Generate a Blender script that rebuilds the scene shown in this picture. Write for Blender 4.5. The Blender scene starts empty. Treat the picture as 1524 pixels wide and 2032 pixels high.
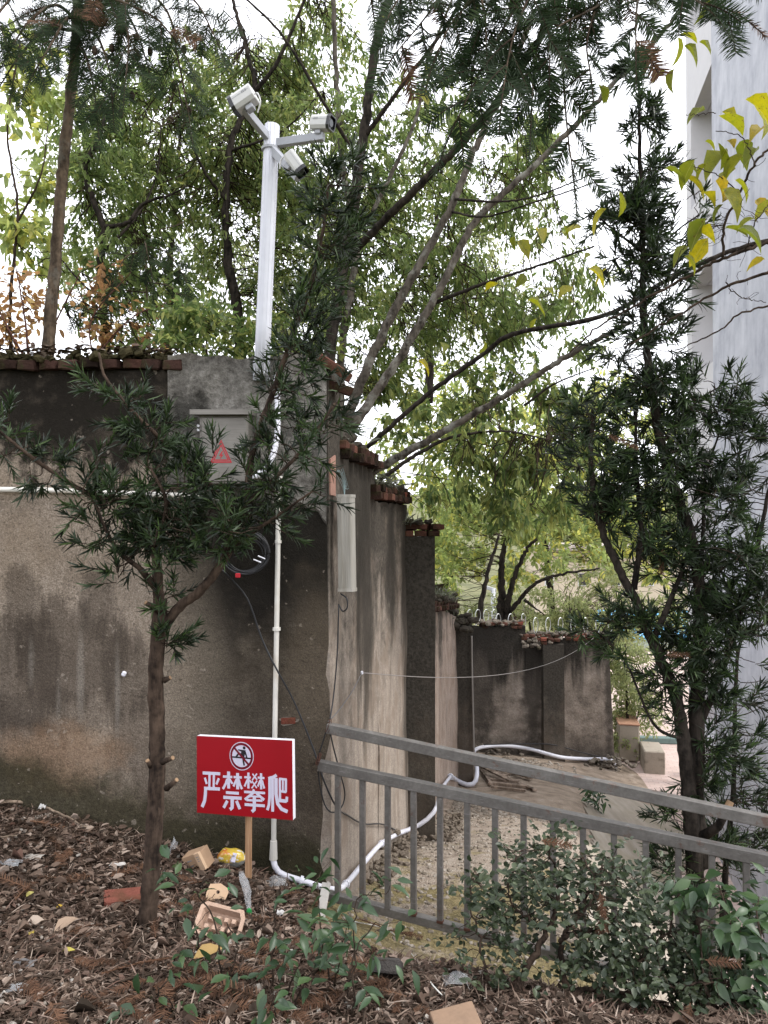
import bpy, bmesh, math, random
import numpy as np
from mathutils import Vector, Matrix

# ------------------------------------------------------------------ camera, world, sun, exposure
S = bpy.context.scene
COL = S.collection
F_PX, CX, CY = 1450.0, 762.0, 1016.0
CAM_H = 1.65
PITCH = math.atan(17 / F_PX)
cam_d = bpy.data.cameras.new("camera")
cam = bpy.data.objects.new("camera", cam_d); COL.objects.link(cam)
cam.location = (0, 0, CAM_H); cam.rotation_euler = (math.pi / 2 + PITCH, 0, 0)
cam_d.sensor_fit = 'VERTICAL'; cam_d.sensor_height = 24.0
cam_d.lens = F_PX / 2032 * 24.0
cam_d.clip_start = 0.05; cam_d.clip_end = 3000
S.camera = cam

world = bpy.data.worlds.new("World"); S.world = world; world.use_nodes = True
wn = world.node_tree; wn.nodes.clear()
SUN_EL, SUN_ROT = math.radians(50), math.radians(104)
sky = wn.nodes.new("ShaderNodeTexSky"); sky.sky_type = 'NISHITA'; sky.sun_disc = False
sky.sun_elevation = SUN_EL; sky.sun_rotation = SUN_ROT; sky.dust_density = 3.0; sky.air_density = 1.0
hs = wn.nodes.new("ShaderNodeHueSaturation"); hs.inputs["Saturation"].default_value = 0.10
mx = wn.nodes.new("ShaderNodeMix"); mx.data_type = 'RGBA'
mx.inputs[0].default_value = 0.75
mx.inputs[7].default_value = (12.0, 12.2, 13.0, 1)
bg = wn.nodes.new("ShaderNodeBackground"); bg.inputs["Strength"].default_value = 0.13
wo = wn.nodes.new("ShaderNodeOutputWorld")
wn.links.new(sky.outputs[0], hs.inputs["Color"])
wn.links.new(hs.outputs[0], mx.inputs[6])
wn.links.new(mx.outputs[2], bg.inputs["Color"])
wn.links.new(bg.outputs[0], wo.inputs["Surface"])

sun_d = bpy.data.lights.new("sun", 'SUN'); sun_d.energy = 1.2; sun_d.angle = math.radians(14); sun_d.color = (1, 0.96, 0.9)
sun = bpy.data.objects.new("sun", sun_d); COL.objects.link(sun)
sd = Vector((math.sin(SUN_ROT) * math.cos(SUN_EL), math.cos(SUN_ROT) * math.cos(SUN_EL), math.sin(SUN_EL)))
sun.rotation_euler = sd.to_track_quat('Z', 'Y').to_euler()
S.view_settings.view_transform = 'Standard'; S.view_settings.look = 'None'
S.view_settings.exposure = 0.95; S.view_settings.gamma = 1.0; S.view_settings.use_curve_mapping = False
S.render.engine = 'CYCLES'
S.cycles.max_bounces = 8; S.cycles.diffuse_bounces = 4; S.cycles.glossy_bounces = 2
S.cycles.transmission_bounces = 6; S.cycles.transparent_max_bounces = 6

rng = np.random.default_rng(11)
random.seed(5)

# ------------------------------------------------------------------ geometry helpers
def at(px, py, d):
    """point on the view ray of photo pixel (px, py) at distance d along +Y"""
    cx = (px - CX) / F_PX; cy = -(py - CY) / F_PX
    Y = math.cos(PITCH) - math.sin(PITCH) * cy
    Z = math.sin(PITCH) + math.cos(PITCH) * cy
    k = d / Y
    return np.array([cx * k, d, CAM_H + Z * k])

def nz(v):
    v = np.asarray(v, float)
    return v / np.maximum(np.linalg.norm(v, axis=-1, keepdims=True), 1e-9)

def smooth(path, n):
    """Catmull-Rom through path (K,3) resampled to n points"""
    P = np.asarray(path, float)
    if len(P) == 2:
        t = np.linspace(0, 1, n)[:, None]
        return P[0] * (1 - t) + P[1] * t
    Q = np.vstack([2 * P[0] - P[1], P, 2 * P[-1] - P[-2]])
    seg = np.linalg.norm(np.diff(P, axis=0), axis=1); c = np.concatenate([[0], np.cumsum(seg)]); c /= c[-1]
    out = []
    for t in np.linspace(0, 1, n):
        i = min(np.searchsorted(c, t, side='right') - 1, len(P) - 2)
        u = (t - c[i]) / max(c[i + 1] - c[i], 1e-9)
        p0, p1, p2, p3 = Q[i], Q[i + 1], Q[i + 2], Q[i + 3]
        out.append(.5 * ((2 * p1) + (-p0 + p2) * u + (2 * p0 - 5 * p1 + 4 * p2 - p3) * u * u + (-p0 + 3 * p1 - 3 * p2 + p3) * u ** 3))
    return np.array(out)

class MB:
    """collects geometry; build() links it as ONE mesh object"""
    def __init__(self): self.v = []; self.f = []; self.var = []; self.n = 0
    def add(self, V, Fs, var=None):
        V = np.asarray(V, float).reshape(-1, 3)
        self.v.append(V)
        if isinstance(Fs, np.ndarray): self.f.append(Fs.astype(np.int64) + self.n)
        else:
            by = {}
            for f in Fs: by.setdefault(len(f), []).append(f)
            for k in by: self.f.append(np.array(by[k], np.int64) + self.n)
        if var is None: var = np.full(len(V), .5)
        elif np.isscalar(var): var = np.full(len(V), float(var))
        self.var.append(var); self.n += len(V)
        return self
    def mesh(self, name, mat=None, smooth_shade=False):
        me = bpy.data.meshes.new(name)
        if self.v:
            V = np.concatenate(self.v).astype(np.float32)
            loops = np.concatenate([f.ravel() for f in self.f]).astype(np.int32)
            tot = np.concatenate([np.full(len(f), f.shape[1]) for f in self.f]).astype(np.int32)
            start = np.concatenate([[0], np.cumsum(tot)[:-1]]).astype(np.int32)
            me.vertices.add(len(V)); me.vertices.foreach_set("co", V.ravel())
            me.loops.add(len(loops)); me.loops.foreach_set("vertex_index", loops)
            me.polygons.add(len(tot)); me.polygons.foreach_set("loop_start", start); me.polygons.foreach_set("loop_total", tot)
            me.polygons.foreach_set("use_smooth", np.full(len(tot), smooth_shade, bool))
            a = me.attributes.new("var", 'FLOAT', 'POINT'); a.data.foreach_set("value", np.concatenate(self.var).astype(np.float32))
            me.update(calc_edges=True)
        if mat: me.materials.append(mat)
        return me
    def build(self, name, mat=None, parent=None, smooth_shade=False):
        o = bpy.data.objects.new(name, self.mesh(name, mat, smooth_shade)); COL.objects.link(o)
        if parent is not None: attach(o, parent)
        return o

def W4(o):
    """world matrix from the parenting set here (no depsgraph needed)"""
    B = o.matrix_basis.copy()
    return B if o.parent is None else W4(o.parent) @ o.matrix_parent_inverse @ B

def attach(o, parent):
    """parent o, keeping its matrix_basis as its world matrix"""
    o.parent = parent
    o.matrix_parent_inverse = W4(parent).inverted()

def tubes(P, R, sides=6, caps=False):
    P = np.asarray(P, float)
    if P.ndim == 2: P = P[None]
    R = np.asarray(R, float)
    if R.ndim == 1: R = np.broadcast_to(R, P.shape[:2])
    N, K, _ = P.shape
    T = nz(np.gradient(P, axis=1))
    ref = np.zeros_like(T); ref[..., 2] = 1
    ax = np.abs(nz(P[:, -1] - P[:, 0])[:, 2]) > .8
    ref[ax] = (1, 0, 0)
    A = nz(np.cross(T, ref)); B = np.cross(T, A)
    th = np.arange(sides) / sides * 2 * math.pi
    V = P[:, :, None] + R[:, :, None, None] * (np.cos(th)[None, None, :, None] * A[:, :, None] + np.sin(th)[None, None, :, None] * B[:, :, None])
    idx = np.arange(N * K * sides).reshape(N, K, sides)
    a = idx[:, :-1]; b = idx[:, 1:]
    Fq = np.stack([a, np.roll(a, -1, 2), np.roll(b, -1, 2), b], -1).reshape(-1, 4)
    if not caps: return V.reshape(-1, 3), Fq
    fs = [list(f) for f in Fq] + [list(idx[i, 0][::-1]) for i in range(N)] + [list(idx[i, -1]) for i in range(N)]
    return V.reshape(-1, 3), fs

def box(c, s, R=None, bev=0.0):
    """box of size s centred on c, rotated by R (3x3), chamfered by bev"""
    bm = bmesh.new(); bmesh.ops.create_cube(bm, size=1)
    for v in bm.verts: v.co = Vector((v.co.x * s[0], v.co.y * s[1], v.co.z * s[2]))
    if bev > 0: bmesh.ops.bevel(bm, geom=list(bm.edges), offset=bev, segments=1, affect='EDGES', profile=.5)
    bm.verts.index_update()
    V = np.array([v.co[:] for v in bm.verts]); fs = [[v.index for v in f.verts] for f in bm.faces]; bm.free()
    if R is not None: V = V @ np.asarray(R, float).T
    return V + np.asarray(c, float), fs

def rot(rx=0, ry=0, rz=0):
    return np.array(Matrix.Rotation(rz, 3, 'Z') @ Matrix.Rotation(ry, 3, 'Y') @ Matrix.Rotation(rx, 3, 'X'))

def beam(p, q, w, h, bev=.002, up=(0, 0, 1)):
    """rectangular bar from p to q, w across, h high"""
    p = np.asarray(p, float); q = np.asarray(q, float)
    t = nz(q - p); side = nz(np.cross(t, up)); u = np.cross(side, t)
    return box((p + q) / 2, (np.linalg.norm(q - p), w, h), np.stack([t, -side, u], 1), bev)

# leaf templates: rows (u along, v across, w along normal); quads
T_LEAF = (np.array([[0, 0, 0], [.3, .5, .06], [.7, .42, .02], [1, 0, -.12], [.7, -.42, .02], [.3, -.5, .06]]),
          np.array([[0, 3, 2, 1], [0, 5, 4, 3]]))
T_NEEDLE = (np.array([[0, .5, 0], [0, -.5, 0], [.6, -.42, .06], [.6, .42, .06], [1, -.05, .02], [1, .05, .02]]),
            np.array([[0, 1, 2, 3], [3, 2, 4, 5]]))
T_THIN = (np.array([[0, .5, 0], [0, -.5, 0], [1, -.12, 0], [1, .12, 0]]), np.array([[0, 1, 2, 3]]))
# broad leaf with midrib fold, used for the leaves that can be picked apart
T_BROAD = (np.array([[0, 0, 0], [.14, .24, .05], [.36, .5, .09], [.62, .42, .06], [.84, .2, -.01], [1, 0, -.1],
                     [.84, -.2, -.01], [.62, -.42, .06], [.36, -.5, .09], [.14, -.24, .05],
                     [.14, 0, .0], [.36, 0, .01], [.62, 0, -.01], [.84, 0, -.05]]),
           [[0, 10, 1], [10, 11, 2, 1], [11, 12, 3, 2], [12, 13, 4, 3], [13, 5, 4],
            [0, 9, 10], [10, 9, 8, 11], [11, 8, 7, 12], [12, 7, 6, 13], [13, 6, 5]])

def leafset(P, D, Nn, L, W, tm=T_LEAF):
    P = np.asarray(P); D = nz(D); sd_ = nz(np.cross(D, Nn)); Nn = np.cross(sd_, D)
    t, f = tm
    L = np.broadcast_to(L, len(P)); W = np.broadcast_to(W, len(P))
    V = (P[:, None] + D[:, None] * (t[:, 0][None, :, None] * L[:, None, None])
         + sd_[:, None] * (t[:, 1][None, :, None] * W[:, None, None])
         + Nn[:, None] * (t[:, 2][None, :, None] * L[:, None, None]))
    Fq = (f[None] + (np.arange(len(P)) * len(t))[:, None, None]).reshape(-1, 4)
    return V.reshape(-1, 3), Fq

def rvec(n): return nz(rng.normal(size=(n, 3)))

# ------------------------------------------------------------------ naming helpers
def tag(o, label=None, cat=None, group=None, kind=None):
    if label: o["label"] = label
    if cat: o["category"] = cat
    if group: o["group"] = group
    if kind: o["kind"] = kind
    return o

def thing(name, loc, label, cat, group=None):
    o = bpy.data.objects.new(name, None); COL.objects.link(o); o.location = tuple(float(x) for x in loc)
    o.empty_display_size = .05
    return tag(o, label, cat, group)

def stuff(o): o["kind"] = "stuff"; return o

def inst(name, me, M4, parent=None):
    """an object showing mesh me at world matrix M4"""
    o = bpy.data.objects.new(name, me); COL.objects.link(o)
    if parent is not None: attach(o, parent)
    o.matrix_basis = Matrix([list(map(float, r)) for r in M4])
    return o

def leaf_matrix(P, D, Nn, L, W):
    D = nz(D); s = nz(np.cross(D, Nn)); Nn = np.cross(s, D)
    M = np.eye(4); M[:3, 0] = D * L; M[:3, 1] = s * W; M[:3, 2] = Nn * L; M[:3, 3] = P
    return M

# ------------------------------------------------------------------ material helpers
class NT:
    def __init__(self, name):
        self.m = bpy.data.materials.new(name); self.m.use_nodes = True
        self.t = self.m.node_tree; self.t.nodes.clear()
        self.out = self.t.nodes.new("ShaderNodeOutputMaterial")
        self._pos = None
    def n(self, typ, ins=None, **props):
        nd = self.t.nodes.new("ShaderNode" + typ)
        for k, v in props.items(): setattr(nd, k, v)
        for k, v in (ins or {}).items(): self.set(nd.inputs[k], v)
        return nd
    def set(self, sock, v):
        if isinstance(v, bpy.types.NodeSocket): self.t.links.new(v, sock)
        elif isinstance(v, (tuple, list)) and len(v) == 3 and sock.type == 'RGBA': sock.default_value = (*v, 1)
        else: sock.default_value = v
    def pos(self):
        if self._pos is None: self._pos = self.n("TexCoord").outputs["Object"]
        return self._pos
    def xyz(self, v=None):
        s = self.n("SeparateXYZ", {0: v or self.pos()}); return s.outputs[0], s.outputs[1], s.outputs[2]
    def mapp(self, scale=(1, 1, 1), rotz=0, loc=(0, 0, 0)):
        return self.n("Mapping", {"Vector": self.pos(), "Scale": scale, "Rotation": (0, 0, rotz), "Location": loc}).outputs[0]
    def noise(self, scale, detail=4, rough=.55, vec=None, dist=0.0):
        return self.n("TexNoise", {"Vector": vec or self.pos(), "Scale": scale, "Detail": detail, "Roughness": rough, "Distortion": dist}).outputs[0]
    def voro(self, scale, vec=None, feature='F1'):
        return self.n("TexVoronoi", {"Vector": vec or self.pos(), "Scale": scale}, feature=feature).outputs[0]
    def math(self, op, a, b=0.0, c=None, clamp=False):
        nd = self.n("Math", {0: a, 1: b}, operation=op, use_clamp=clamp)
        if c is not None: self.set(nd.inputs[2], c)
        return nd.outputs[0]
    def step(self, v, a, b, lo=0.0, hi=1.0):
        return self.n("MapRange", {"Value": v, "From Min": a, "From Max": b, "To Min": lo, "To Max": hi}, interpolation_type='SMOOTHSTEP').outputs[0]
    def ramp(self, fac, stops):
        nd = self.n("ValToRGB", {0: fac}); e = nd.color_ramp.elements
        while len(e) < len(stops): e.new(.5)
        for el, (p, c) in zip(e, stops): el.position = p; el.color = (*c, 1)
        return nd.outputs[0]
    def mix(self, fac, a, b, mode='MIX'):
        nd = self.n("Mix", data_type='RGBA', blend_type=mode)
        self.set(nd.inputs[0], fac); self.set(nd.inputs[6], a); self.set(nd.inputs[7], b)
        return nd.outputs[2]
    def blob(self, x, z, x0, z0, rx, rz, dn, soft=.45):
        dx = self.math('DIVIDE', self.math('SUBTRACT', x, x0), rx); dz = self.math('DIVIDE', self.math('SUBTRACT', z, z0), rz)
        r = self.math('SQRT', self.math('ADD', self.math('MULTIPLY', dx, dx), self.math('MULTIPLY', dz, dz)))
        r = self.math('ADD', r, dn)
        return self.step(r, 1 + soft, 1 - soft)
    def bump(self, h, strength=.5, dist=.01):
        return self.n("Bump", {"Height": h, "Strength": strength, "Distance": dist}).outputs[0]
    def principled(self, col, rough=.8, normal=None, metal=0.0, spec=.3, **kw):
        ins = {"Base Color": col, "Roughness": rough, "Metallic": metal, "Specular IOR Level": spec}
        ins.update(kw)
        p = self.n("BsdfPrincipled", ins)
        if normal is not None: self.set(p.inputs["Normal"], normal)
        return p.outputs[0]
    def done(self, sh):
        self.t.links.new(sh, self.out.inputs["Surface"]); return self.m

def m_leaf(name, stops, trans=.35, rough=.45, tcol=None, spec=.4):
    n = NT(name)
    v = n.n("Attribute", attribute_name="var").outputs["Fac"]
    oi = n.n("ObjectInfo").outputs["Random"]
    v2 = n.math('FRACT', n.math('ADD', v, n.math('MULTIPLY', oi, 0.77)))
    c = n.ramp(v2, stops)
    fine = n.noise(60, 3)
    c = n.mix(n.math('MULTIPLY', fine, .5), c, (0.02, 0.025, 0.012), 'MIX')
    p = n.principled(c, rough, spec=spec)
    if trans <= 0: return n.done(p)
    tc = n.n("HueSaturation", {"Color": c, "Hue": .503, "Saturation": 1.05, "Value": 1.8}).outputs[0]
    tr = n.n("BsdfTranslucent", {"Color": tc}).outputs[0]
    return n.done(n.n("MixShader", {0: trans, 1: p, 2: tr}).outputs[0])

def m_plain(name, col, rough=.6, metal=0.0, var=.12, scale=14, bump=.15, spec=.4, dirt=None):
    n = NT(name)
    a = n.noise(scale, 5); b = n.noise(scale * 6, 3)
    f = n.math('ADD', n.math('MULTIPLY', a, .7), n.math('MULTIPLY', b, .3))
    d = tuple(c * (1 - 2.2 * var) for c in col); u = tuple(min(1, c * (1 + 1.6 * var)) for c in col)
    c = n.ramp(f, [(.25, d), (.5, col), (.78, u)])
    if dirt: c = n.mix(n.step(n.noise(scale * .6, 6, .7), .5, .72), c, dirt)
    return n.done(n.principled(c, n.step(a, .2, .8, rough * .85, min(1, rough * 1.15)), n.bump(b, bump, .004), metal, spec))

# ------------------------------------------------------------------ terrain
WALL_Y = 4.4                       # front face of the wall across the litter slope
def side_x(d): return 0.203 * d - 1.236   # right-hand face of the stepped wall going downhill
CTRL = np.array([
    (-3.6, 1.5, .38), (-3.6, 4.4, .13), (-2.3, 4.4, -.04), (-1.29, 4.4, -.28), (-.77, 4.35, -.42), (-.36, 4.36, -.58),
    (0, 2.4, 0.0), (-1.5, 2.4, .14), (-1.17, 3.16, -.09), (-.6, 3.3, -.14), (-2.4, 3.3, .14), (1, 2.4, -.06), (0, 0, .12), (2.5, 2.2, -.1), (-3, 0, .45), (3, 0, 0),
    (-.2, 3.75, -.5), (.55, 3.0, -.25), (1.3, 2.9, -.3), (2.2, 2.9, -.4), (.1, 4.1, -.74), (1.0, 3.75, -.8), (1.75, 3.55, -.85), (-.05, 4.9, -.88),
    (.1, 5.6, -1.03), (.3, 7.0, -1.42), (1.5, 6, -1.28), (1.15, 4.6, -.98), (.75, 9, -1.98), (2.2, 8, -1.85), (1.2, 11.5, -2.55), (3.05, 10.8, -2.6),
    (1.8, 14.6, -3.02), (3.2, 14.6, -3.12), (4.3, 14.4, -3.3), (3.6, 12.3, -2.95),
    (4.15, 10.5, -3.42), (3.6, 8, -3.42), (3.2, 6, -3.4), (2.6, 4.5, -2.5), (3.6, 4, -3.4), (4.8, 6, -3.45), (5, 10, -3.47), (5, 13, -3.47), (5.2, 15, -3.47), (2.6, 3.7, -1.3),
    (3.6, 3.0, -2.2), (5, 3, -3.4), (1, 16, -3.1), (-1, 16, -2.5), (-1, 9, -1.5), (-3.6, 9, -.5), (5.6, 0, -1.0)])
def _tps_solve(P):
    n = len(P); r = np.linalg.norm(P[:, None, :2] - P[None, :, :2], axis=2)
    K = r ** 2 * np.log(r + 1e-9) + np.eye(n) * .02
    Q = np.column_stack([np.ones(n), P[:, :2]])
    A = np.block([[K, Q], [Q.T, np.zeros((3, 3))]])
    return np.linalg.solve(A, np.concatenate([P[:, 2], np.zeros(3)]))
_TPS = _tps_solve(CTRL)
def T(x, y):
    x = np.asarray(x, float); y = np.asarray(y, float)
    r = np.sqrt((x[..., None] - CTRL[:, 0]) ** 2 + (y[..., None] - CTRL[:, 1]) ** 2)
    z = (r ** 2 * np.log(r + 1e-9)) @ _TPS[:-3] + _TPS[-3] + _TPS[-2] * x + _TPS[-1] * y
    z = np.clip(z, -3.46, .6)
    lit = np.clip((4.5 - y) / .6, 0, 1)
    z = z + .012 * np.sin(x * 9.1 + 2 * np.sin(y * 5.3)) * lit + .010 * np.sin(y * 13.7 + x * 5.1) * lit
    return z
def g(px, py):
    """where the view ray of a photo pixel meets the terrain"""
    ds = np.linspace(1.2, 16, 1500)
    p0 = at(px, py, 1.0); dirv = p0 - np.array([0, 0, CAM_H])
    X = dirv[0] * ds; Z = CAM_H + dirv[2] * ds
    below = Z < T(X, ds)
    i = int(np.argmax(below)) if below.any() else len(ds) - 1
    return np.array([X[i], ds[i], Z[i]])
def on_ground(x, y, dz=0.0): return np.array([x, y, float(T(x, y)) + dz])

def sheet(xs, ys, zf, dz=0.0, keep=None):
    X, Y = np.meshgrid(xs, ys); Z = zf(X, Y) + dz
    V = np.stack([X, Y, Z], -1).reshape(-1, 3)
    i = np.arange(len(xs) * len(ys)).reshape(len(ys), len(xs))
    Fq = np.stack([i[:-1, :-1], i[:-1, 1:], i[1:, 1:], i[1:, :-1]], -1).reshape(-1, 4)
    if keep is not None:
        c = V[Fq].mean(1); Fq = Fq[keep(c[:, 0], c[:, 1])]
    return V, Fq

# ground material: leaf-mould soil on the upper slope, mossy concrete and grit on the ramp below
n = NT("ground_soil")
x, y, z = n.xyz()
dn = n.noise(2.2, 5, .6)
soil = n.ramp(n.noise(26, 7, .7), [(.3, (.022, .015, .011)), (.52, (.065, .043, .031)), (.72, (.15, .105, .075))])
path = n.ramp(n.noise(9, 7, .65), [(.25, (.19, .15, .12)), (.5, (.35, .29, .235)), (.75, (.48, .42, .36))])
peb = n.voro(70); path = n.mix(n.step(peb, .05, .26, .8, 0), path, (.46, .41, .36))
grit = n.step(n.noise(95, 3), .56, .66); path = n.mix(n.math('MULTIPLY', grit, .5), path, (.10, .08, .065))
moss = n.step(n.math('ADD', n.noise(3.2, 6, .65), n.step(y, 4.0, 7.5, .16, -.08)), .5, .66)
mossc = n.ramp(n.noise(30, 5), [(.3, (.10, .085, .03)), (.6, (.26, .21, .09)), (.8, (.34, .28, .15))])
path = n.mix(n.math('MULTIPLY', moss, .8), path, mossc)
earth = n.ramp(n.noise(5, 6), [(.3, (.21, .165, .125)), (.6, (.36, .29, .23)), (.8, (.48, .42, .36))])
path = n.mix(n.step(n.math('ADD', y, n.math('MULTIPLY', dn, 1.5)), 8.2, 9.6), path, earth)
edge = n.math('ADD', n.math('SUBTRACT', y, n.math('SUBTRACT', 3.76, n.math('MULTIPLY', x, .26))), n.math('MULTIPLY', n.math('SUBTRACT', dn, .5), .7))
isp = n.math('MULTIPLY', n.step(edge, -.08, .16), n.step(n.math('ADD', x, n.math('MULTIPLY', n.math('SUBTRACT', dn, .5), .3)), -.5, -.3))
col = n.mix(isp, soil, path)
M_GROUND = n.done(n.principled(col, .95, n.bump(n.math('ADD', n.noise(30, 8, .7), n.math('MULTIPLY', peb, .5)), .9, .03), spec=.03))

mb = MB()
mb.add(*sheet(np.arange(-4.2, 5.3, .05), np.arange(.2, 16.4, .06), T))
ground = mb.build("ground", M_GROUND, smooth_shade=True); tag(ground, kind="structure")
n = NT("far_ground_soil")
fg = n.ramp(n.noise(.7, 8, .6), [(.3, (.05, .055, .02)), (.55, (.13, .13, .055)), (.8, (.24, .2, .12))])
M_FAR = n.done(n.principled(fg, .95, n.bump(n.noise(4, 6), .5, .1)))
mb = MB()
R0 = [0, 12, 30, 80, 250, 900]; NA = 40
V = []; fs = []
for r in R0[1:]:
    for k in range(NA): V.append((r * math.cos(k / NA * 6.28318), 8 + r * math.sin(k / NA * 6.28318), -3.56 if r < 100 else -3.56 + (r - 80) * .045))
V.append((0, 8, -3.56))
for k in range(NA): fs.append([len(V) - 1, k, (k + 1) % NA])
for a in range(len(R0) - 2):
    for k in range(NA): fs.append([a * NA + k, a * NA + NA + k, a * NA + NA + (k + 1) % NA, a * NA + (k + 1) % NA])
mb.add(V, fs); tag(mb.build("terrain", M_FAR), kind="structure")

# the hill the walls hold back: soil and ground cover behind them
def hill(X, Y):
    b = np.clip((-.4 - .19 * (Y - 4.8) - .35 - (X - side_x(Y) + .4) * .42), -4, 2.1)
    base = 2.15 - .235 * (Y - 4.6)
    z = np.where(Y < 9, np.minimum(base, 2.2), np.minimum(base, 1.2)) + np.clip(-(X + 1), 0, 8) * .10
    z = np.maximum(z, -1.1) + .12 * np.sin(X * 1.7 + Y) + .1 * np.sin(Y * 2.3 - X)
    return z
n = NT("hill_soil")
hc = n.ramp(n.noise(6, 8, .7), [(.3, (.03, .03, .012)), (.5, (.10, .085, .04)), (.75, (.19, .15, .08))])
M_HILL = n.done(n.principled(hc, .95, n.bump(n.noise(14, 6), .8, .06)))
mb = MB()
mb.add(*sheet(np.arange(-12, 5, .25), np.arange(4.75, 22, .25), hill, keep=lambda X, Y: (X < side_x(np.minimum(Y, 15)) - .25) & ((Y < 15.2) | (X < 4.4))))
tag(mb.build("hillside", M_HILL, smooth_shade=True), kind="structure")

# pink paved yard at the foot of the ramp and the smooth cement slope beside it
n = NT("paving")
bx = n.n("TexBrick", {"Vector": n.mapp((1, 1, 1), .2), "Scale": 2.6, "Color1": (.42, .3, .26), "Color2": (.5, .38, .34), "Mortar": (.25, .2, .18), "Mortar Size": .012})
pc = n.mix(n.math('MULTIPLY', n.noise(3, 6), .6), bx.outputs[0], (.5, .42, .38))
M_PAVE = n.done(n.principled(pc, .9, n.bump(bx.outputs["Fac"], -.2, .01)))
mb = MB(); mb.add(*sheet(np.arange(2.4, 40, 2.0), np.arange(3, 34, 2.0), lambda X, Y: X * 0 - 3.45)); tag(mb.build("paved_yard", M_PAVE), kind="structure")

n = NT("cement_slope")
st = n.noise(1, 6, .65, n.mapp((5, 1.6, 2.0), .5))
cc = n.ramp(st, [(.25, (.22, .185, .145)), (.5, (.30, .26, .21)), (.75, (.38, .335, .285))])
cc = n.mix(n.step(n.noise(1.2, 5), .5, .7, 0, .6), cc, (.2, .17, .10))
M_SLOPE = n.done(n.principled(cc, .9, n.bump(n.math('ADD', st, n.noise(50, 3)), .35, .02)))
def slope_keep(X, Y): return (X > .268 * Y + .1 + .06 * np.sin(Y * 2.1)) & (T(X, Y) > -3.445) & (Y > 3.9) & (Y < 12.9)
mb = MB(); mb.add(*sheet(np.arange(1.0, 5, .06), np.arange(3.7, 13, .08), T, .02, slope_keep))
tag(mb.build("cement_slope", M_SLOPE, smooth_shade=True), kind="structure")

# ------------------------------------------------------------------ wall materials
def px_x(px, d=WALL_Y): return (px - CX) / F_PX * d
def px_z(py, d=WALL_Y): return CAM_H - (py - 1033) / F_PX * d

n = NT("front_wall_plaster")
x, y, z = n.xyz()
big = n.noise(1.5, 6, .6); mid = n.noise(5, 7, .65); fine = n.noise(38, 7, .7)
vert = n.noise(1, 6, .6, n.mapp((7, 7, .55)))
gr1 = n.noise(110, 5, .75); gr2 = n.noise(1, 5, .7, n.mapp((60, 60, 18)))
base = n.ramp(n.math('ADD', n.math('ADD', n.math('MULTIPLY', mid, .34), n.math('MULTIPLY', fine, .3)), n.math('ADD', n.math('MULTIPLY', gr1, .2), n.math('MULTIPLY', gr2, .16))), [(.34, (.13, .104, .082)), (.5, (.275, .225, .180)), (.64, (.40, .34, .28))])
base = n.mix(n.step(big, .45, .68, 0, .6), base, (.21, .16, .115))
dn = n.math('MULTIPLY', n.math('SUBTRACT', mid, .5), 1.7)
dv = n.math('MULTIPLY', n.math('SUBTRACT', vert, .5), 1.6)
black = (.008, .0075, .0065)
# soot and algae running down from the coping
zt = n.math('ADD', z, n.math('ADD', n.math('MULTIPLY', dv, .7), n.math('MULTIPLY', dn, .75)))
c = n.mix(n.step(zt, 1.80, 2.06, 0, .97), base, n.mix(n.step(mid, .5, .66), black, (.04, .033, .026)))
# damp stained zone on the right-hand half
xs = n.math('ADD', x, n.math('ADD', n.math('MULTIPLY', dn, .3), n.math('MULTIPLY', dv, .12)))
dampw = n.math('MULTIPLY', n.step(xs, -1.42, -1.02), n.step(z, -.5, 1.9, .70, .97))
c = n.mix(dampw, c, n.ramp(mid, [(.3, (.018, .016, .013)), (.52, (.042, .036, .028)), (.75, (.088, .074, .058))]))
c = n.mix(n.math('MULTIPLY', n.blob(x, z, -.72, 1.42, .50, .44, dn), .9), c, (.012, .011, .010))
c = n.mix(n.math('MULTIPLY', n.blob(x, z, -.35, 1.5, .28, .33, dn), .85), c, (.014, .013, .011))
c = n.mix(n.math('MULTIPLY', n.blob(x, z, -.42, .75, .16, .5, dn), .5), c, (.12, .095, .068))
# drips below: dark tongues in the lower left
for (bx_, bz, rx, rz, k) in [(-2.16, 1.12, .11, .3, .55), (-1.72, 1.16, .1, .22, .5), (-1.86, .85, .36, .3, .62), (-2.2, .72, .22, .35, .6), (-1.55, .72, .14, .3, .55), (-2.25, .3, .3, .2, .45), (-1.45, .28, .2, .3, .5), (-2.0, .5, .5, .12, .45)]:
    dd = n.math('ADD', n.math('MULTIPLY', dv, 1.3), n.math('MULTIPLY', dn, .45))
    c = n.mix(n.math('MULTIPLY', n.blob(x, z, bx_, bz, rx, rz, dd, .2), k), c, (.058, .046, .037))
for (bx_, bz, rx, rz, k) in [(-1.82, .72, .020, .20, .36), (-1.60, .64, .014, .22, .34), (-2.12, .80, .018, .12, .22), (-1.95, .5, .012, .16, .2)]:
    c = n.mix(n.math('MULTIPLY', n.blob(x, z, bx_, bz, rx, rz, n.math('ADD', n.math('MULTIPLY', dv, .9), n.math('MULTIPLY', n.math('SUBTRACT', fine, .5), 1.6)), .7), k), c, (.36, .33, .29))
c = n.mix(n.math('MULTIPLY', n.blob(x, z, -1.95, .22, .35, .2, dn), .45), c, (.30, .185, .11))
c = n.mix(n.math('MULTIPLY', n.blob(x, z, -1.18, .55, .2, .9, dn), .45), c, (.19, .16, .125))
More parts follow.
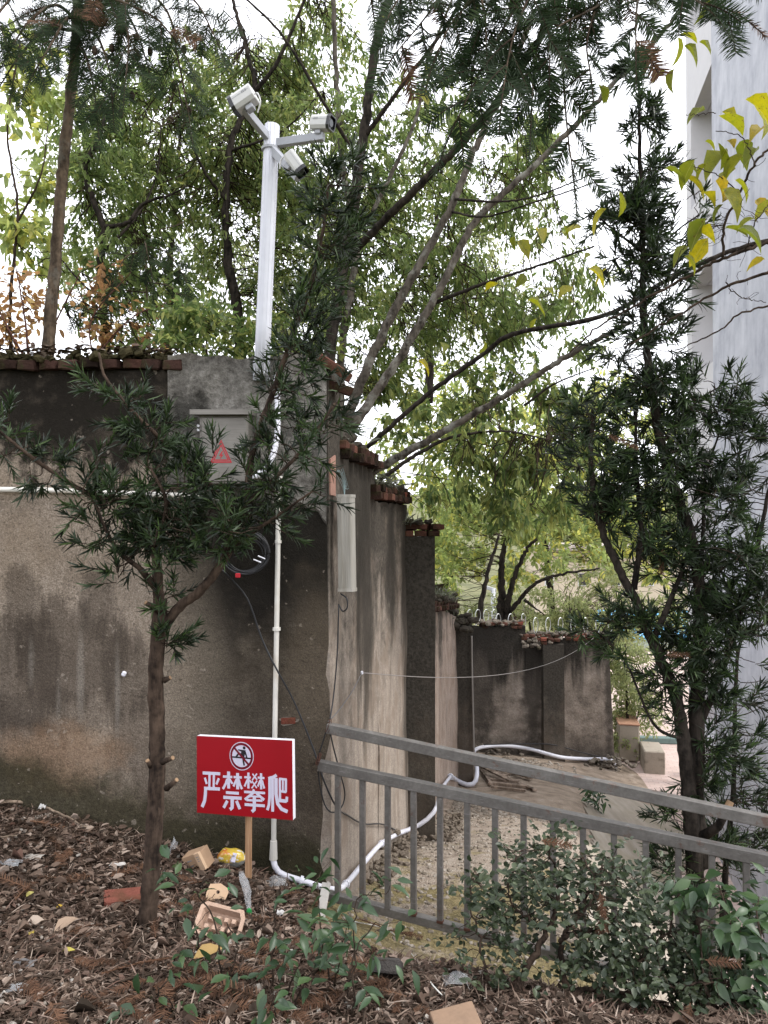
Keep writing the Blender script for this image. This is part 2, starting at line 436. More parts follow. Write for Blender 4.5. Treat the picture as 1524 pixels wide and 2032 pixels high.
# moss and splash dirt along the foot
hz = n.math('SUBTRACT', z, n.math('SUBTRACT', -.68, n.math('MULTIPLY', x, .30)))
hz = n.math('SUBTRACT', hz, n.math('MULTIPLY', dn, .28))
c = n.mix(n.step(hz, .38, .14, 0, .86), c, n.ramp(fine, [(.3, (.010, .011, .006)), (.7, (.050, .046, .022))]))
pit = n.step(n.noise(22, 2), .68, .72); c = n.mix(n.math('MULTIPLY', pit, .45), c, (.35, .30, .25)); c = n.mix(n.step(n.noise(48, 3, .6), .60, .66, 0, .45), c, (.03, .026, .02)); c = n.mix(n.step(gr1, .42, .62, .38, 0), c, (.02, .017, .014))
h = n.math('ADD', n.math('ADD', n.math('MULTIPLY', mid, .8), n.math('MULTIPLY', fine, .55)), n.math('MULTIPLY', n.noise(150, 3), .25))
M_FRONT = n.done(n.principled(c, .93, n.bump(h, .75, .02), spec=.03))

n = NT("pier_plaster")
x, y, z = n.xyz(); a = n.noise(4.5, 9, .72); f = n.noise(30, 7, .7); v = n.noise(1, 6, .65, n.mapp((6, 6, .9)))
c = n.ramp(n.math('ADD', n.math('MULTIPLY', a, .6), n.math('MULTIPLY', f, .4)), [(.36, (.030, .028, .025)), (.46, (.105, .098, .088)), (.56, (.20, .188, .170)), (.68, (.36, .345, .32))])
c = n.mix(n.step(v, .5, .72, 0, .75), c, (.055, .051, .045))
c = n.mix(n.math('MULTIPLY', n.blob(x, z, -1.15, 2.28, .12, .10, n.math('MULTIPLY', n.math('SUBTRACT', a, .5), 1.5)), .7), c, (.02, .02, .018))
c = n.mix(n.step(n.math('ADD', z, n.math('MULTIPLY', a, .3)), 2.72, 2.84, 0, .5), c, (.1, .085, .06))
M_PIER = n.done(n.principled(c, .93, n.bump(n.math('ADD', n.math('MULTIPLY', a, 1.3), f), .9, .03), spec=.03))

def streaky(name, top, tan, seed, dark=.62, extra=()):
    n = NT(name)
    x, y, z = n.xyz()
    s1 = n.noise(1, 7, .62, n.mapp((1.6, 1.6, .5), 0, (seed, 0, 0))); s2 = n.noise(1, 6, .6, n.mapp((7.5, 7.5, 1.3), 0, (seed, 3, 0))); f = n.noise(34, 7, .7); a = n.noise(3.5, 6, .6)
    tn = n.ramp(n.math('ADD', n.math('MULTIPLY', s2, .6), n.math('MULTIPLY', f, .4)), [(.3, tuple(v * .5 for v in tan)), (.52, tan), (.72, tuple(min(1, v * 1.3) for v in tan))])
    gr = n.noise(90, 5, .75); tn = n.mix(n.step(gr, .40, .6, .45, 0), tn, tuple(v * .3 for v in tan)); tn = n.mix(n.step(n.noise(9, 7, .75), .56, .66, 0, .4), tn, tuple(v * .45 for v in tan))
    tn = n.mix(n.step(a, .46, .62, 0, .75), tn, tuple(v * q for v, q in zip(tan, (.62, .58, .55))))
    hgt = n.math('ADD', n.math('SUBTRACT', top, z), n.math('ADD', n.math('ADD', n.math('MULTIPLY', n.math('SUBTRACT', s1, .5), -3.2), n.math('MULTIPLY', n.math('SUBTRACT', n.noise(5, 8, .7), .5), -2.2)), n.math('MULTIPLY', n.math('SUBTRACT', s2, .5), -1.0)))
    k = n.step(hgt, dark + .75, dark - .5, 0, .93)
    c = n.mix(k, tn, n.ramp(f, [(.3, (.018, .017, .015)), (.7, (.07, .062, .052))]))
    for (by, bz, ry, rz, k_) in extra: c = n.mix(n.math('MULTIPLY', n.blob(y, z, by, bz, ry, rz, n.math('MULTIPLY', n.math('SUBTRACT', s2, .5), 2.2), .5), k_), c, (.030, .027, .023))
    h = n.math('ADD', n.math('MULTIPLY', s2, .7), n.math('MULTIPLY', f, .5))
    return n.done(n.principled(c, .93, n.bump(h, .6, .02), spec=.03))
TAN = (.34, .29, .243)
M_SIDE1 = streaky("side_wall_plaster", 2.05, TAN, 0.3, 1.05, [(5.35, 1.25, .26, 1.15, .85), (4.95, 1.7, .14, .6, .6), (6.35, 1.3, .18, .7, .7), (7.0, .8, .16, 1.6, .75), (4.7, .35, .1, .5, .3)])
M_SIDE2 = streaky("low_side_wall_plaster", .55, (.43, .345, .285), 5.0, .35)
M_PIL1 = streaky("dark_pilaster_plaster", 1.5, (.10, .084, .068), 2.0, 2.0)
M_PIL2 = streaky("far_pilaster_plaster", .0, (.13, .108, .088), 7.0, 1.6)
n = NT("end_wall_plaster")
x, y, z = n.xyz(); a = n.noise(1.5, 7, .62); b = n.noise(4.2, 7, .65); f = n.noise(26, 6, .7); v = n.noise(1, 6, .6, n.mapp((4.5, 4.5, .5)))
c = n.ramp(n.math('ADD', n.math('ADD', n.math('MULTIPLY', b, .5), n.math('MULTIPLY', a, .3)), n.math('MULTIPLY', f, .2)), [(.36, (.085, .072, .060)), (.48, (.20, .168, .14)), (.58, (.30, .255, .215)), (.7, (.42, .37, .32))])
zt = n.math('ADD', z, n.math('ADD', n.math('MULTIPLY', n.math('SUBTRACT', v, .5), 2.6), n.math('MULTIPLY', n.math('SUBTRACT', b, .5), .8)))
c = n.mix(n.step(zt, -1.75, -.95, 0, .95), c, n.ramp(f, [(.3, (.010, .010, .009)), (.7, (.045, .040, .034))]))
for bx_, rx in ((1.95, .35), (3.05, .22), (4.62, .10)): c = n.mix(n.math('MULTIPLY', n.blob(x, z, bx_, -1.5, rx, 1.6, n.math('MULTIPLY', n.math('SUBTRACT', b, .5), 1.6)), .75), c, (.035, .031, .027))
c = n.mix(n.math('MULTIPLY', n.step(z, -2.7, -3.1), .5), c, (.05, .043, .036))
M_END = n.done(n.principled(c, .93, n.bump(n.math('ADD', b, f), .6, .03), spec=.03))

def m_brick(name, c0, c1, moss=.35):
    n = NT(name); oi = n.n("ObjectInfo").outputs["Random"]
    a = n.noise(18, 6, .7)
    c = n.ramp(n.math('ADD', n.math('MULTIPLY', a, .5), n.math('MULTIPLY', oi, .5)), [(.25, c0), (.5, tuple((p + q) / 2 for p, q in zip(c0, c1))), (.75, c1)])
    c = n.mix(n.step(n.noise(9, 5), .5, .68, 0, moss), c, (.035, .035, .016))
    return n.done(n.principled(c, .95, n.bump(a, .8, .02), spec=.03))
M_BRICK = m_brick("weathered_brick", (.035, .020, .016), (.125, .058, .043), .75)
M_BRICKRED = m_brick("red_brick", (.12, .04, .028), (.25, .085, .06), .35)
M_RUBBLE = m_brick("mortar_rubble", (.035, .030, .024), (.17, .145, .12), .6)

# ------------------------------------------------------------------ walls
def wall_grid(mb, p, q, thick_dir, thick, zb, ztop, batter=0.0, amp=.006, step=.06, seed=0, ztop_noise=.015):
    """wall from p to q (xy) whose seen face is on that line; thick_dir points into the wall"""
    p = np.array(p, float); q = np.array(q, float); L = np.linalg.norm(q - p)
    nu = max(2, int(L / step)); zt0 = ztop if not callable(ztop) else 0
    nv = 26
    r = np.random.default_rng(seed)
    u = np.linspace(0, 1, nu + 1); v = np.linspace(0, 1, nv + 1)
    ph = r.uniform(0, 6, 6)
    tops = np.array([ztop(t) if callable(ztop) else ztop for t in u]) + ztop_noise * (np.sin(u * L * 21 + ph[0]) * .5 + np.sin(u * L * 47 + ph[1]) * .5)
    U, Vv = np.meshgrid(u, v); top = tops[None, :]
    Zc = zb + (top - zb) * Vv
    td = np.array(thick_dir, float)
    off = amp * (np.sin(U * L * 3.1 + Zc * 2.3 + ph[2]) + np.sin(U * L * 7.7 - Zc * 5.1 + ph[3]) + .6 * np.sin(Zc * 11 + ph[4] + U * L * 4))
    off = off - batter * (1 - Vv)
    XY = p[None, None] + (q - p)[None, None] * U[..., None]
    A = np.concatenate([XY + td * off[..., None], Zc[..., None]], -1)
    B = np.concatenate([XY + td * thick, Zc[..., None]], -1)
    i = np.arange((nu + 1) * (nv + 1)).reshape(nv + 1, nu + 1); o = i.size
    face = np.stack([i[:-1, :-1], i[:-1, 1:], i[1:, 1:], i[1:, :-1]], -1).reshape(-1, 4)
    back = (face + o)[:, ::-1]
    def strip(e): return np.stack([e[:-1], e[1:], e[1:] + o, e[:-1] + o], -1)
    Fq = np.vstack([face, back, strip(i[-1]), strip(i[0])[:, ::-1], strip(i[:, 0]), strip(i[:, -1])[:, ::-1]])
    mb.add(np.concatenate([A.reshape(-1, 3), B.reshape(-1, 3)]), Fq)

def brick_mesh(name, mat, s, seed):
    r = np.random.default_rng(seed)
    V, fs = box((0, 0, 0), s, None, min(s) * .10)
    V = V + r.normal(size=V.shape) * min(s) * .05
    return MB().add(V, fs).mesh(name, mat)
BR = [brick_mesh("brick_%s" % w, M_BRICK, (.23, .112, .055), k) for k, w in enumerate(["worn", "chipped", "mossy", "rough"])]
M_BRICKDK = m_brick("sooty_brick", (.016, .011, .009), (.060, .032, .026), .8)
BRD = [brick_mesh("sooty_brick_%s" % w, M_BRICKDK, (.23, .112, .055), 20 + k) for k, w in enumerate(["worn", "chipped", "mossy"])]
BRR = [brick_mesh("red_brick_%s" % w, M_BRICKRED, (.23, .112, .055), 9 + k) for k, w in enumerate(["worn", "chipped"])]

def put_brick(parent, c, ang=0.0, tilt=0.0, roll=0.0, red=False, sc=(1, 1, 1), dark=False):
    M = np.eye(4); M[:3, :3] = rot(roll, tilt, ang) @ np.diag(sc); M[:3, 3] = c
    return inst("brick", random.choice(BRD if dark else BRR if red else BR), M, parent)

def rubble(mb, c, n_, spread, size):
    for k in range(n_):
        p = np.array(c) + rng.normal(size=3) * np.array(spread)
        s = size * rng.uniform(.5, 1.5) * np.array([rng.uniform(.8, 1.5), 1, rng.uniform(.4, .8)])
        V, fs = box((0, 0, 0), s, rot(*rng.uniform(-.5, .5, 2), rng.uniform(0, 6)), s.min() * .25)
        mb.add(p + V + rng.normal(size=V.shape) * s.min() * .08, fs)

# front wall across the slope
fw = thing("front_wall", (-1.8, WALL_Y, -.5), "tall stained plaster wall behind the red sign, mossy at its foot and capped with dark bricks", "wall")
mb = MB(); wall_grid(mb, (-4.6, WALL_Y), (-.345, WALL_Y), (0, 1), .29, -1.1, 2.555, seed=1, ztop_noise=.004); mb_v = mb
V = mb.v[0]; k = (V[:, 0] > -.6)
V[:, 0] += np.where(k, np.clip((1.7 - V[:, 2]) / 2.4, 0, 1) * .04 * np.clip((V[:, 0] + .6) / .25, 0, 1), 0)
mb.build("plaster_face", M_FRONT, fw)
# repaired pier panel, standing proud of the face, with a ragged lower edge
mb = MB()
nu, nv = 44, 40
xs_ = np.linspace(px_x(336), px_x(648), nu)
low = np.interp(xs_, [px_x(336), px_x(370), px_x(430), px_x(520), px_x(560), px_x(600), px_x(630), px_x(641), px_x(648)],
                [px_z(965), px_z(975), px_z(1000), px_z(1000), px_z(1005), px_z(1008), px_z(1018), px_z(1036), px_z(1040)]) + .012 * np.sin(xs_ * 60)
topz = 2.635 + .012 * np.sin(xs_ * 9) + .008 * np.sin(xs_ * 31)
tt = np.linspace(0, 1, nv)
Zg = low[None] + (topz - low)[None] * tt[:, None]; Xg = np.broadcast_to(xs_, Zg.shape)
depth = .045 + .008 * np.sin(Xg * 14 + Zg * 6) + .006 * np.sin(Xg * 23 - Zg * 17); depth[0] = .002
A = np.stack([Xg, WALL_Y - depth, Zg], -1)
i = np.arange(A.shape[0] * A.shape[1]).reshape(nv, nu); o_ = i.size
B = A.copy(); B[..., 1] = WALL_Y + .288
Fq = [np.stack([i[:-1, :-1], i[:-1, 1:], i[1:, 1:], i[1:, :-1]], -1).reshape(-1, 4)]
for e in (i[-1], i[:, -1][::-1], i[:, 0], i[0][::-1]): Fq.append(np.stack([e[:-1], e[1:], e[1:] + o_, e[:-1] + o_], -1))
mb.add(np.concatenate([A.reshape(-1, 3), B.reshape(-1, 3)]), np.vstack(Fq)); mb.build("pier", M_PIER, fw)
# coping bricks
for row, (zz, over) in enumerate([(2.588, .05)]):
    for k, xx in enumerate(np.arange(-3.1, px_x(345), .122)):
        put_brick(fw, (xx + rng.uniform(-.006, .006), WALL_Y + .115 - over + rng.uniform(-.022, .022), zz + rng.uniform(-.007, .007)), math.pi / 2 + rng.uniform(-.11, .11), rng.uniform(-.06, .06), rng.uniform(-.07, .07), dark=rng.random() < .85)
mb = MB(); 
for xx in np.arange(-3.1, px_x(345), .024): rubble(mb, (xx, WALL_Y + .09, 2.638 + .012 * math.sin(xx * 7) + .008 * math.sin(xx * 19)), 4, (.015, .055, .018), .038)
M_MOSSCAP = m_brick("mossy_debris", (.022, .020, .010), (.085, .070, .038), .5)
stuff(mb.build("mortar_rubble", M_MOSSCAP, fw))
put_brick(fw, (px_x(664), WALL_Y + .02, px_z(728)), .25, .55, .3, False)
put_brick(fw, (px_x(662), WALL_Y + .1, px_z(760)), .2, .3, .2, False)
# hole where the plaster fell off, brick showing
mb = MB(); th = np.linspace(0, 2 * math.pi, 17)[:-1]; rr = 1 + .22 * np.sin(th * 3 + 1) + .15 * np.sin(th * 5)
cx_, cz_ = px_x(573), px_z(1428)
V = [(cx_ + .055 * math.cos(t) * r_, WALL_Y - .016, cz_ + .026 * math.sin(t) * r_) for t, r_ in zip(th, rr)] + [(cx_ + .04 * math.cos(t) * r_, WALL_Y - .0125, cz_ + .017 * math.sin(t) * r_) for t, r_ in zip(th, rr)]
fs = [[k, (k + 1) % 16, 16 + (k + 1) % 16, 16 + k] for k in range(16)]
mb.add(V, fs); mb.build("broken_edge", M_RUBBLE, fw)
M = np.eye(4); M[:3, :3] = np.diag((.37, .2, .62)); M[:3, 3] = (cx_, WALL_Y - .006, cz_); inst("brick", BRR[0], M, fw)

# stepped wall running down beside the ramp
DIRS = nz(np.array([.203, 1.0])); NRM = np.array([DIRS[1], -DIRS[0]]); INW = -NRM
def sp(d): return np.array([side_x(d), d])
sw = thing("stepped_wall", (side_x(7), 7, -1.4), "pale streaked wall stepping downhill beside the ramp, with a dark buttress", "wall")
mb = MB(); wall_grid(mb, sp(4.402), sp(5.74), INW, .28, -1.6, lambda t: 2.62 if t < .2 else 2.06, batter=.04, seed=2, amp=.0025); mb.build("plaster_face", M_SIDE1, sw)
mb = MB(); wall_grid(mb, sp(5.745), sp(7.25), INW, .28, -1.9, 1.80, batter=.045, seed=3); mb.build("plaster_face", M_SIDE1, sw)
mb = MB(); wall_grid(mb, sp(7.255), sp(11.9), INW, .28, -3.2, lambda t: .55 - .47 * max(0, (t - .45)) / .55 if t > .05 else 1.4, batter=.05, seed=4); mb.build("plaster_face", M_SIDE2, sw)
# buttresses, facing the camera
b1 = sp(7.1)
def buttress(mb, d, w, depth, zb, zt, lean=.03, seed=0):
    p = sp(d); L = []
    wall_grid(mb, (p[0] - .12, d), (p[0] + w, d), (0, 1), depth, zb, zt, batter=lean, seed=seed, step=.04)
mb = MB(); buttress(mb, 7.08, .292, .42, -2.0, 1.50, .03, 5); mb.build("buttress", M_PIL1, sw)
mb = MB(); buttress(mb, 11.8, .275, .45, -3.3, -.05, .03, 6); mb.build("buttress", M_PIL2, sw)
def side_bricks(d0, d1, z, rows, overs, red=.1, step=.13, sl=0.0):
    for r_ in range(rows):
        for d in np.arange(d0, d1, step):
            p = sp(d) + INW * (.10 - overs[r_]) + rng.uniform(-.015, .015, 2)
            if rng.random() < .07: continue
            put_brick(sw, (p[0], p[1], z + r_ * .06 - sl * (d - d0) + rng.uniform(-.006, .006)), math.atan2(NRM[1], NRM[0]) + rng.uniform(-.09, .09), rng.uniform(-.05, .05), rng.uniform(-.05, .05), rng.random() < red, dark=rng.random() < .8)
side_bricks(4.72, 5.72, 2.075, 2, (.07, .03), .25)
side_bricks(5.62, 7.1, 1.84, 2, (.07, .03), .15)
side_bricks(8.6, 11.8, .60, 2, (.06, .03), .25, .14, .10)
for xx in np.arange(b1[0] - .1, b1[0] + .30, .125):
    put_brick(sw, (xx, 7.18, 1.525), math.pi / 2 + rng.uniform(-.1, .1), 0, 0, False); put_brick(sw, (xx + .03, 7.22, 1.585), math.pi / 2 + rng.uniform(-.3, .3), .05, .05, False)
mb = MB()
for d in np.arange(4.75, 7.3, .05):
    q = sp(d) + INW * .12; rubble(mb, (q[0], q[1], 2.19 if d < 5.7 else 1.95), 2, (.05, .03, .015), .05)
for d in np.arange(9, 12, .08):
    q = sp(d) + INW * .05; rubble(mb, (q[0], q[1], .72 - .1 * (d - 8.6)), 2, (.05, .03, .02), .06)
for xx in np.arange(b1[0] - .1, b1[0] + .30, .04): rubble(mb, (xx, 7.22, 1.63), 2, (.02, .06, .01), .05)
rubble(mb, (sp(11.8)[0] + .08, 11.85, -.02), 46, (.10, .12, .07), .10)
# crumbled footing along the ramp
mbF = MB()
for d in np.arange(5.2, 7.1, .04):
    q = sp(d) + NRM * .10; rubble(mbF, (q[0], q[1], float(T(q[0], q[1])) + .03), 4, (.06, .03, .04), .034)
for d in np.arange(7.0, 8.2, .05): 
    q = sp(d) + NRM * .38; rubble(mbF, (q[0], q[1], float(T(q[0], q[1])) + .02), 6, (.07, .03, .04), .034)
stuff(mbF.build("footing_debris", m_brick("footing_debris", (.085, .068, .054), (.30, .25, .20), .3), sw)); stuff(mb.build("mortar_rubble", M_RUBBLE, sw))
# exposed pink render on the corner above the loudspeaker
mb = MB(); p0 = sp(4.415) + NRM * .018; p1 = sp(4.53) + NRM * .018
V = [(p0[0], p0[1], px_z(982, 4.41)), (p1[0], p1[1], px_z(985, 4.6)), (p1[0], p1[1], px_z(905, 4.6)), (p0[0], p0[1], px_z(912, 4.41))]
V += [(a_ - NRM[0] * .02, b_ - NRM[1] * .02, c_) for a_, b_, c_ in V]
mb.add(V, [[0, 1, 2, 3], [3, 2, 6, 7], [1, 5, 6, 2], [0, 4, 5, 1], [0, 3, 7, 4]]); mb.build("exposed_render", m_plain("pink_render", (.30, .165, .125), .9, bump=.5, scale=20), sw)

# far end wall
ew = thing("end_wall", (3.2, 15, -3.1), "weathered grey plaster wall closing off the lower end of the ramp", "wall")
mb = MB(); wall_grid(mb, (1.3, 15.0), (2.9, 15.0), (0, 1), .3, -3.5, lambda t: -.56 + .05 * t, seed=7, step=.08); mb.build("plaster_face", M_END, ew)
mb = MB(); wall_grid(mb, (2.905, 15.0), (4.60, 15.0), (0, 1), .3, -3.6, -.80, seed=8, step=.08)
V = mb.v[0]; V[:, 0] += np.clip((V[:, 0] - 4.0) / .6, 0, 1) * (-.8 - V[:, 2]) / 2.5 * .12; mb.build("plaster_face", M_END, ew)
mb = MB(); wall_grid(mb, (3.22, 14.8), (3.64, 14.8), (0, 1), .2, -3.5, -.86, batter=.05, seed=9); mb.build("pilaster", streaky("end_pilaster_plaster", -.7, (.15, .127, .105), 4.0, 1.5), ew)
for (x0, x1, z_, yy) in [(1.6, 2.9, -.52, 15), (2.9, 4.65, -.77, 15), (3.25, 3.65, -.83, 14.86)]:
    for r_ in range(2):
        for xx in np.arange(x0, x1, .15):
            if rng.random() < .2: continue
            put_brick(ew, (xx + rng.uniform(-.02, .02), yy + .06 + rng.uniform(-.04, .04), z_ + r_ * .06 + rng.uniform(-.01, .01)), math.pi / 2 + rng.uniform(-.35, .35), rng.uniform(-.1, .1), rng.uniform(-.1, .1), rng.random() < .15)
mb = MB()
for xx in np.arange(1.6, 4.65, .07): rubble(mb, (xx, 15.08, (-.44 if xx < 2.9 else -.68)), 4, (.04, .08, .02), .06)
rubble(mb, (3.1, 14.95, -.85), 40, (.2, .08, .05), .07); rubble(mb, (2.2, 14.9, -3.05), 60, (.5, .1, .05), .06); rubble(mb, (4.45, 14.85, -3.25), 60, (.3, .12, .06), .06)
stuff(mb.build("mortar_rubble", M_RUBBLE, ew))

# ------------------------------------------------------------------ apartment block on the right
n = NT("streaked_render")
s1 = n.noise(1, 5, .6, n.mapp((5.5, 5.5, 1.1))); s2 = n.noise(2.2, 7, .65)
c = n.ramp(n.math('ADD', n.math('MULTIPLY', s1, .35), n.math('MULTIPLY', s2, .65)), [(.36, (.31, .32, .37)), (.5, (.42, .43, .48)), (.64, (.51, .52, .57))])
M_BLDG = n.done(n.principled(c, .85, n.bump(s1, .35, .02), spec=.2))
M_BLDG2 = m_plain("smooth_render", (.52, .51, .53), .85, var=.06, scale=1.5, bump=.1)
M_WHITE = m_plain("white_paint", (.74, .74, .74), .6, var=.05, scale=5, bump=.08)
M_GLASSDARK = m_plain("window_glass", (.03, .035, .04), .08, var=.1, scale=2, bump=0)
bl = thing("apartment_block", (5.2, 10, -3.45), "tall pale blue-grey rendered building with deep recessed openings, beyond the right-hand tree", "building")
def bx0(d): return 5.10 + .203 * (d - 11.3)
def bpiece(name, d0, d1, z0, z1, proud, thick, mat, parent=bl, batter=0.0):
    p = np.array([bx0(d0), d0]) - NRM * -1 * 0; p = np.array([bx0(d0), d0]); q = np.array([bx0(d1), d1])
    V = []
    for off in (-proud, thick):
        for (w, zz) in ((p, z0), (q, z0), (q, z1), (p, z1)):
            V.append((w[0] + NRM[0] * off, w[1] + NRM[1] * off, zz))
    return MB().add(V, [[0, 1, 2, 3][::-1], [4, 5, 6, 7], [0, 1, 5, 4], [1, 2, 6, 5], [2, 3, 7, 6], [3, 0, 4, 7]]).build(name, mat, parent)
bpiece("wall", 8.1, 11.3, -3.5, 16, 0, .4, M_BLDG)
bpiece("wall", 12.8, 13.2, -3.5, 16, -.004, 1.6, M_BLDG2)
nt = [16, 11.77, 8.77, 5.76, 2.76, -.25]; ns = [13.1, 10.12, 7.12, 4.12, 1.12, -1.9]
for k in range(len(nt)):
    lo = nt[k + 1] if k + 1 < len(nt) else -3.5
    bpiece("spandrel", 11.3, 12.8, lo, ns[k], -.003, .25, M_BLDG2)
    if k: bpiece("ceiling", 11.3, 12.8, nt[k], nt[k] + .12, -.26, 1.55, M_BLDG2)
w_ = bpiece("recess_wall", 11.3, 12.8, -3.5, 16, -1.3, 1.5, M_BLDG2)
for k in range(1, len(nt)):
    f = bpiece("window", 11.6, 12.5, ns[k] + .1, nt[k] - .2, -1.27, 1.32, M_WHITE); bpiece("pane", 11.66, 12.44, ns[k] + .16, nt[k] - .26, -1.262, 1.28, M_GLASSDARK, f)
for d_ in (12.95, 12.2):
    q_ = at(1403, 1500, d_ + .9); p = (q_[0] + (12.95 - d_) * .9, d_ + 1.2, 0)
    mb = MB(); mb.add(*box((p[0], p[1], -2.2), (.2, .2, 2.5), rot(0, 0, -.2), .01)); mb.build("porch_column", M_WHITE, bl)
mb = MB(); mb.add(*box((bx0(13.6) + .5, 14.0, -.88), (.6, 1.5, .16), rot(0, 0, -.2), .01)); mb.build("porch_slab", M_WHITE, bl)
mb = MB(); mb.add(*box((at(1398, 1510, 14.6)[0], 14.6, -3.22), (.36, .25, .46), rot(0, 0, -.2), .01)); mb.build("green_tile_plinth", m_plain("green_tile", (.05, .12, .10), .35, scale=8), bl)
mb = MB(); mb.add(*box((at(1398, 1510, 14.6)[0], 14.6, -2.95), (.40, .30, .08), rot(0, 0, -.2), .01)); mb.build("red_plinth_cap", m_plain("red_cap", (.30, .10, .09), .6), bl)

# ------------------------------------------------------------------ railing
n = NT("grey_rail_paint")
a = n.noise(9, 6); f = n.noise(60, 4); rust = n.step(n.noise(11, 8, .75), .58, .64)
c = n.ramp(n.math('ADD', n.math('MULTIPLY', a, .6), n.math('MULTIPLY', f, .4)), [(.3, (.066, .060, .054)), (.5, (.104, .096, .087)), (.72, (.155, .145, .133))])
c = n.mix(n.math('MULTIPLY', rust, .65), c, (.085, .042, .026)); c = n.mix(n.step(n.noise(1, 4, .6, n.mapp((18, 18, 120))), .6, .7, 0, .35), c, (.26, .25, .245))
M_RAIL = n.done(n.principled(c, .55, n.bump(f, .2, .003), spec=.45))
M_RUST = m_plain("rust", (.07, .028, .017), .95, var=.25, scale=60, bump=.6)
rl = thing("railing", at(722, 1787, 4.2), "grey-brown painted steel railing with square balusters beside the bushy shrub", "railing")
tA = at(650, 1444, 4.262); tB = at(1524, 1630, 3.508); tB = tA + (tB - tA) * 1.25
mA = at(633, 1518, 4.277); mB_ = at(1524, 1706, 3.508); mB_ = mA + (mB_ - mA) * 1.25
bA = at(650, 1776, 4.262); bB = at(1270, 1938, 3.73); bB = bA + (bB - bA) * 1.75
MB().add(*beam(tA, tB, .045, .058, .004)).build("top_rail", M_RAIL, rl)
MB().add(*beam(mA, mB_, .045, .06, .004)).build("middle_rail", M_RAIL, rl)
MB().add(*beam(bA, bB, .045, .05, .004)).build("bottom_rail", M_RAIL, rl)
pxs = [671, 722, 769, 820, 873, 928, 982, 1037, 1095, 1153, 1214, 1278, 1343, 1408, 1477]
l0 = (pxs[1] - CX) / F_PX * 4.2; 
step_v = None
def rail_at(px, A, B):
    """point of line A-B seen at column px"""
    k = (px - CX) / F_PX
    t = (k * A[1] - A[0]) / ((B[0] - A[0]) - k * (B[1] - A[1]))
    return A + (B - A) * t
first = rail_at(671, mA, mB_); last = rail_at(1477, mA, mB_)
bal_me = None
for k in range(18):
    t = k / 14.0
    top = first + (last - first) * t
    tb = (top[1] - bA[1]) / (bB[1] - bA[1]); bot = bA + (bB - bA) * tb
    h_ = top[2] - bot[2] - .05
    b_ = MB().add(*box((top[0], top[1], (top[2] + bot[2]) / 2 - .003), (.031, .031, h_), rot(0, 0, math.atan2(last[1] - first[1], last[0] - first[0])), .003)).build("baluster", M_RAIL, rl)
    if k in (3, 4, 5, 13, 14): MB().add(*box((top[0], top[1], bot[2] + .032), (.035, .035, .02), rot(0, 0, -.36), .004)).build("rust_patch", M_RUST, b_)
# end post under the bottom rail, out of frame on the right it runs on
MB().add(*beam(at(1640, 1640, 3.42), at(1640, 2120, 3.42), .05, .05, .003, up=(0, 1, 0))).build("post", M_RAIL, rl)
M_OFFWHITE = m_plain("chalky_off_white", (.40, .38, .355), .8, var=.1, scale=20, dirt=(.25, .22, .19))
ob = MB()
ob.add(*beam(at(648, 1752, 4.2), at(630, 1856, 4.0), .05, .012, .001)); ob.add(*beam(at(653, 1752, 4.215), at(635, 1856, 4.02), .012, .05, .001))
tag(ob.build("angle_strip", M_OFFWHITE), "short off-white angle strip leaning at the foot of the railing's first baluster", "metal strip")

# ------------------------------------------------------------------ warning sign on a wooden stake
n = NT("printed_red_board"); fz = n.noise(2.0, 3)
M_RED = n.done(n.principled(n.ramp(fz, [(.3, (.22, .002, .006)), (.7, (.275, .003, .009))]), .35, n.bump(n.noise(60, 2), .05, .002), spec=.4))
M_BOARD = m_plain("foam_board_edge", (.66, .65, .70), .6, var=.05, scale=8, bump=.1)
M_LET = m_plain("print_white", (.50, .48, .58), .4, var=.02, bump=0)
M_BLK = m_plain("print_black", (.012, .012, .014), .4, var=.05, bump=0)
M_DKRED = m_plain("print_dark_red", (.13, .002, .012), .35, var=.03, bump=0)
n = NT("stake_wood"); gr = n.noise(1, 6, .6, n.mapp((60, 60, 3))); 
M_STAKE = n.done(n.principled(n.ramp(gr, [(.3, (.22, .12, .06)), (.55, (.36, .215, .12)), (.75, (.46, .30, .18))]), .75, n.bump(gr, .3, .004)))
sgD = 4.02
sg0 = at(491, 1762, sgD); sg0[2] = T(sg0[0], sg0[1])
sg = thing("warning_sign", sg0, "red warning board with white Chinese lettering on a wooden stake", "sign")
ctr = at(487, 1540, sgD)
SW, SH, STH = .570, .418, .036
Rs = rot(math.radians(-2.5), math.radians(-1.8), math.radians(-15))
def sgp(u, v, w=0.0): return ctr + Rs @ np.array([u, -STH / 2 - w, v])
MB().add(*box(ctr + Rs @ np.array([0, .0006, 0]), (SW, STH - .001, SH), Rs, .0015)).build("board", M_BOARD, sg)
def plate(name, pts, w0, mat, parent, th=.0006):
    """flat print of outline pts (u,v), standing w0 in front of the board"""
    V = [sgp(a, b, w0 + th) for a, b in pts] + [sgp(a, b, w0) for a, b in pts]; k = len(pts)
    return MB().add(V, [list(range(k))] + [[i, k + i, k + (i + 1) % k, (i + 1) % k] for i in range(k)]).build(name, mat, parent)
face = plate("red_face", [(-SW / 2, -SH / 2), (SW / 2, -SH / 2), (SW / 2, SH / 2), (-SW / 2, SH / 2)], .0012, M_RED, sg)
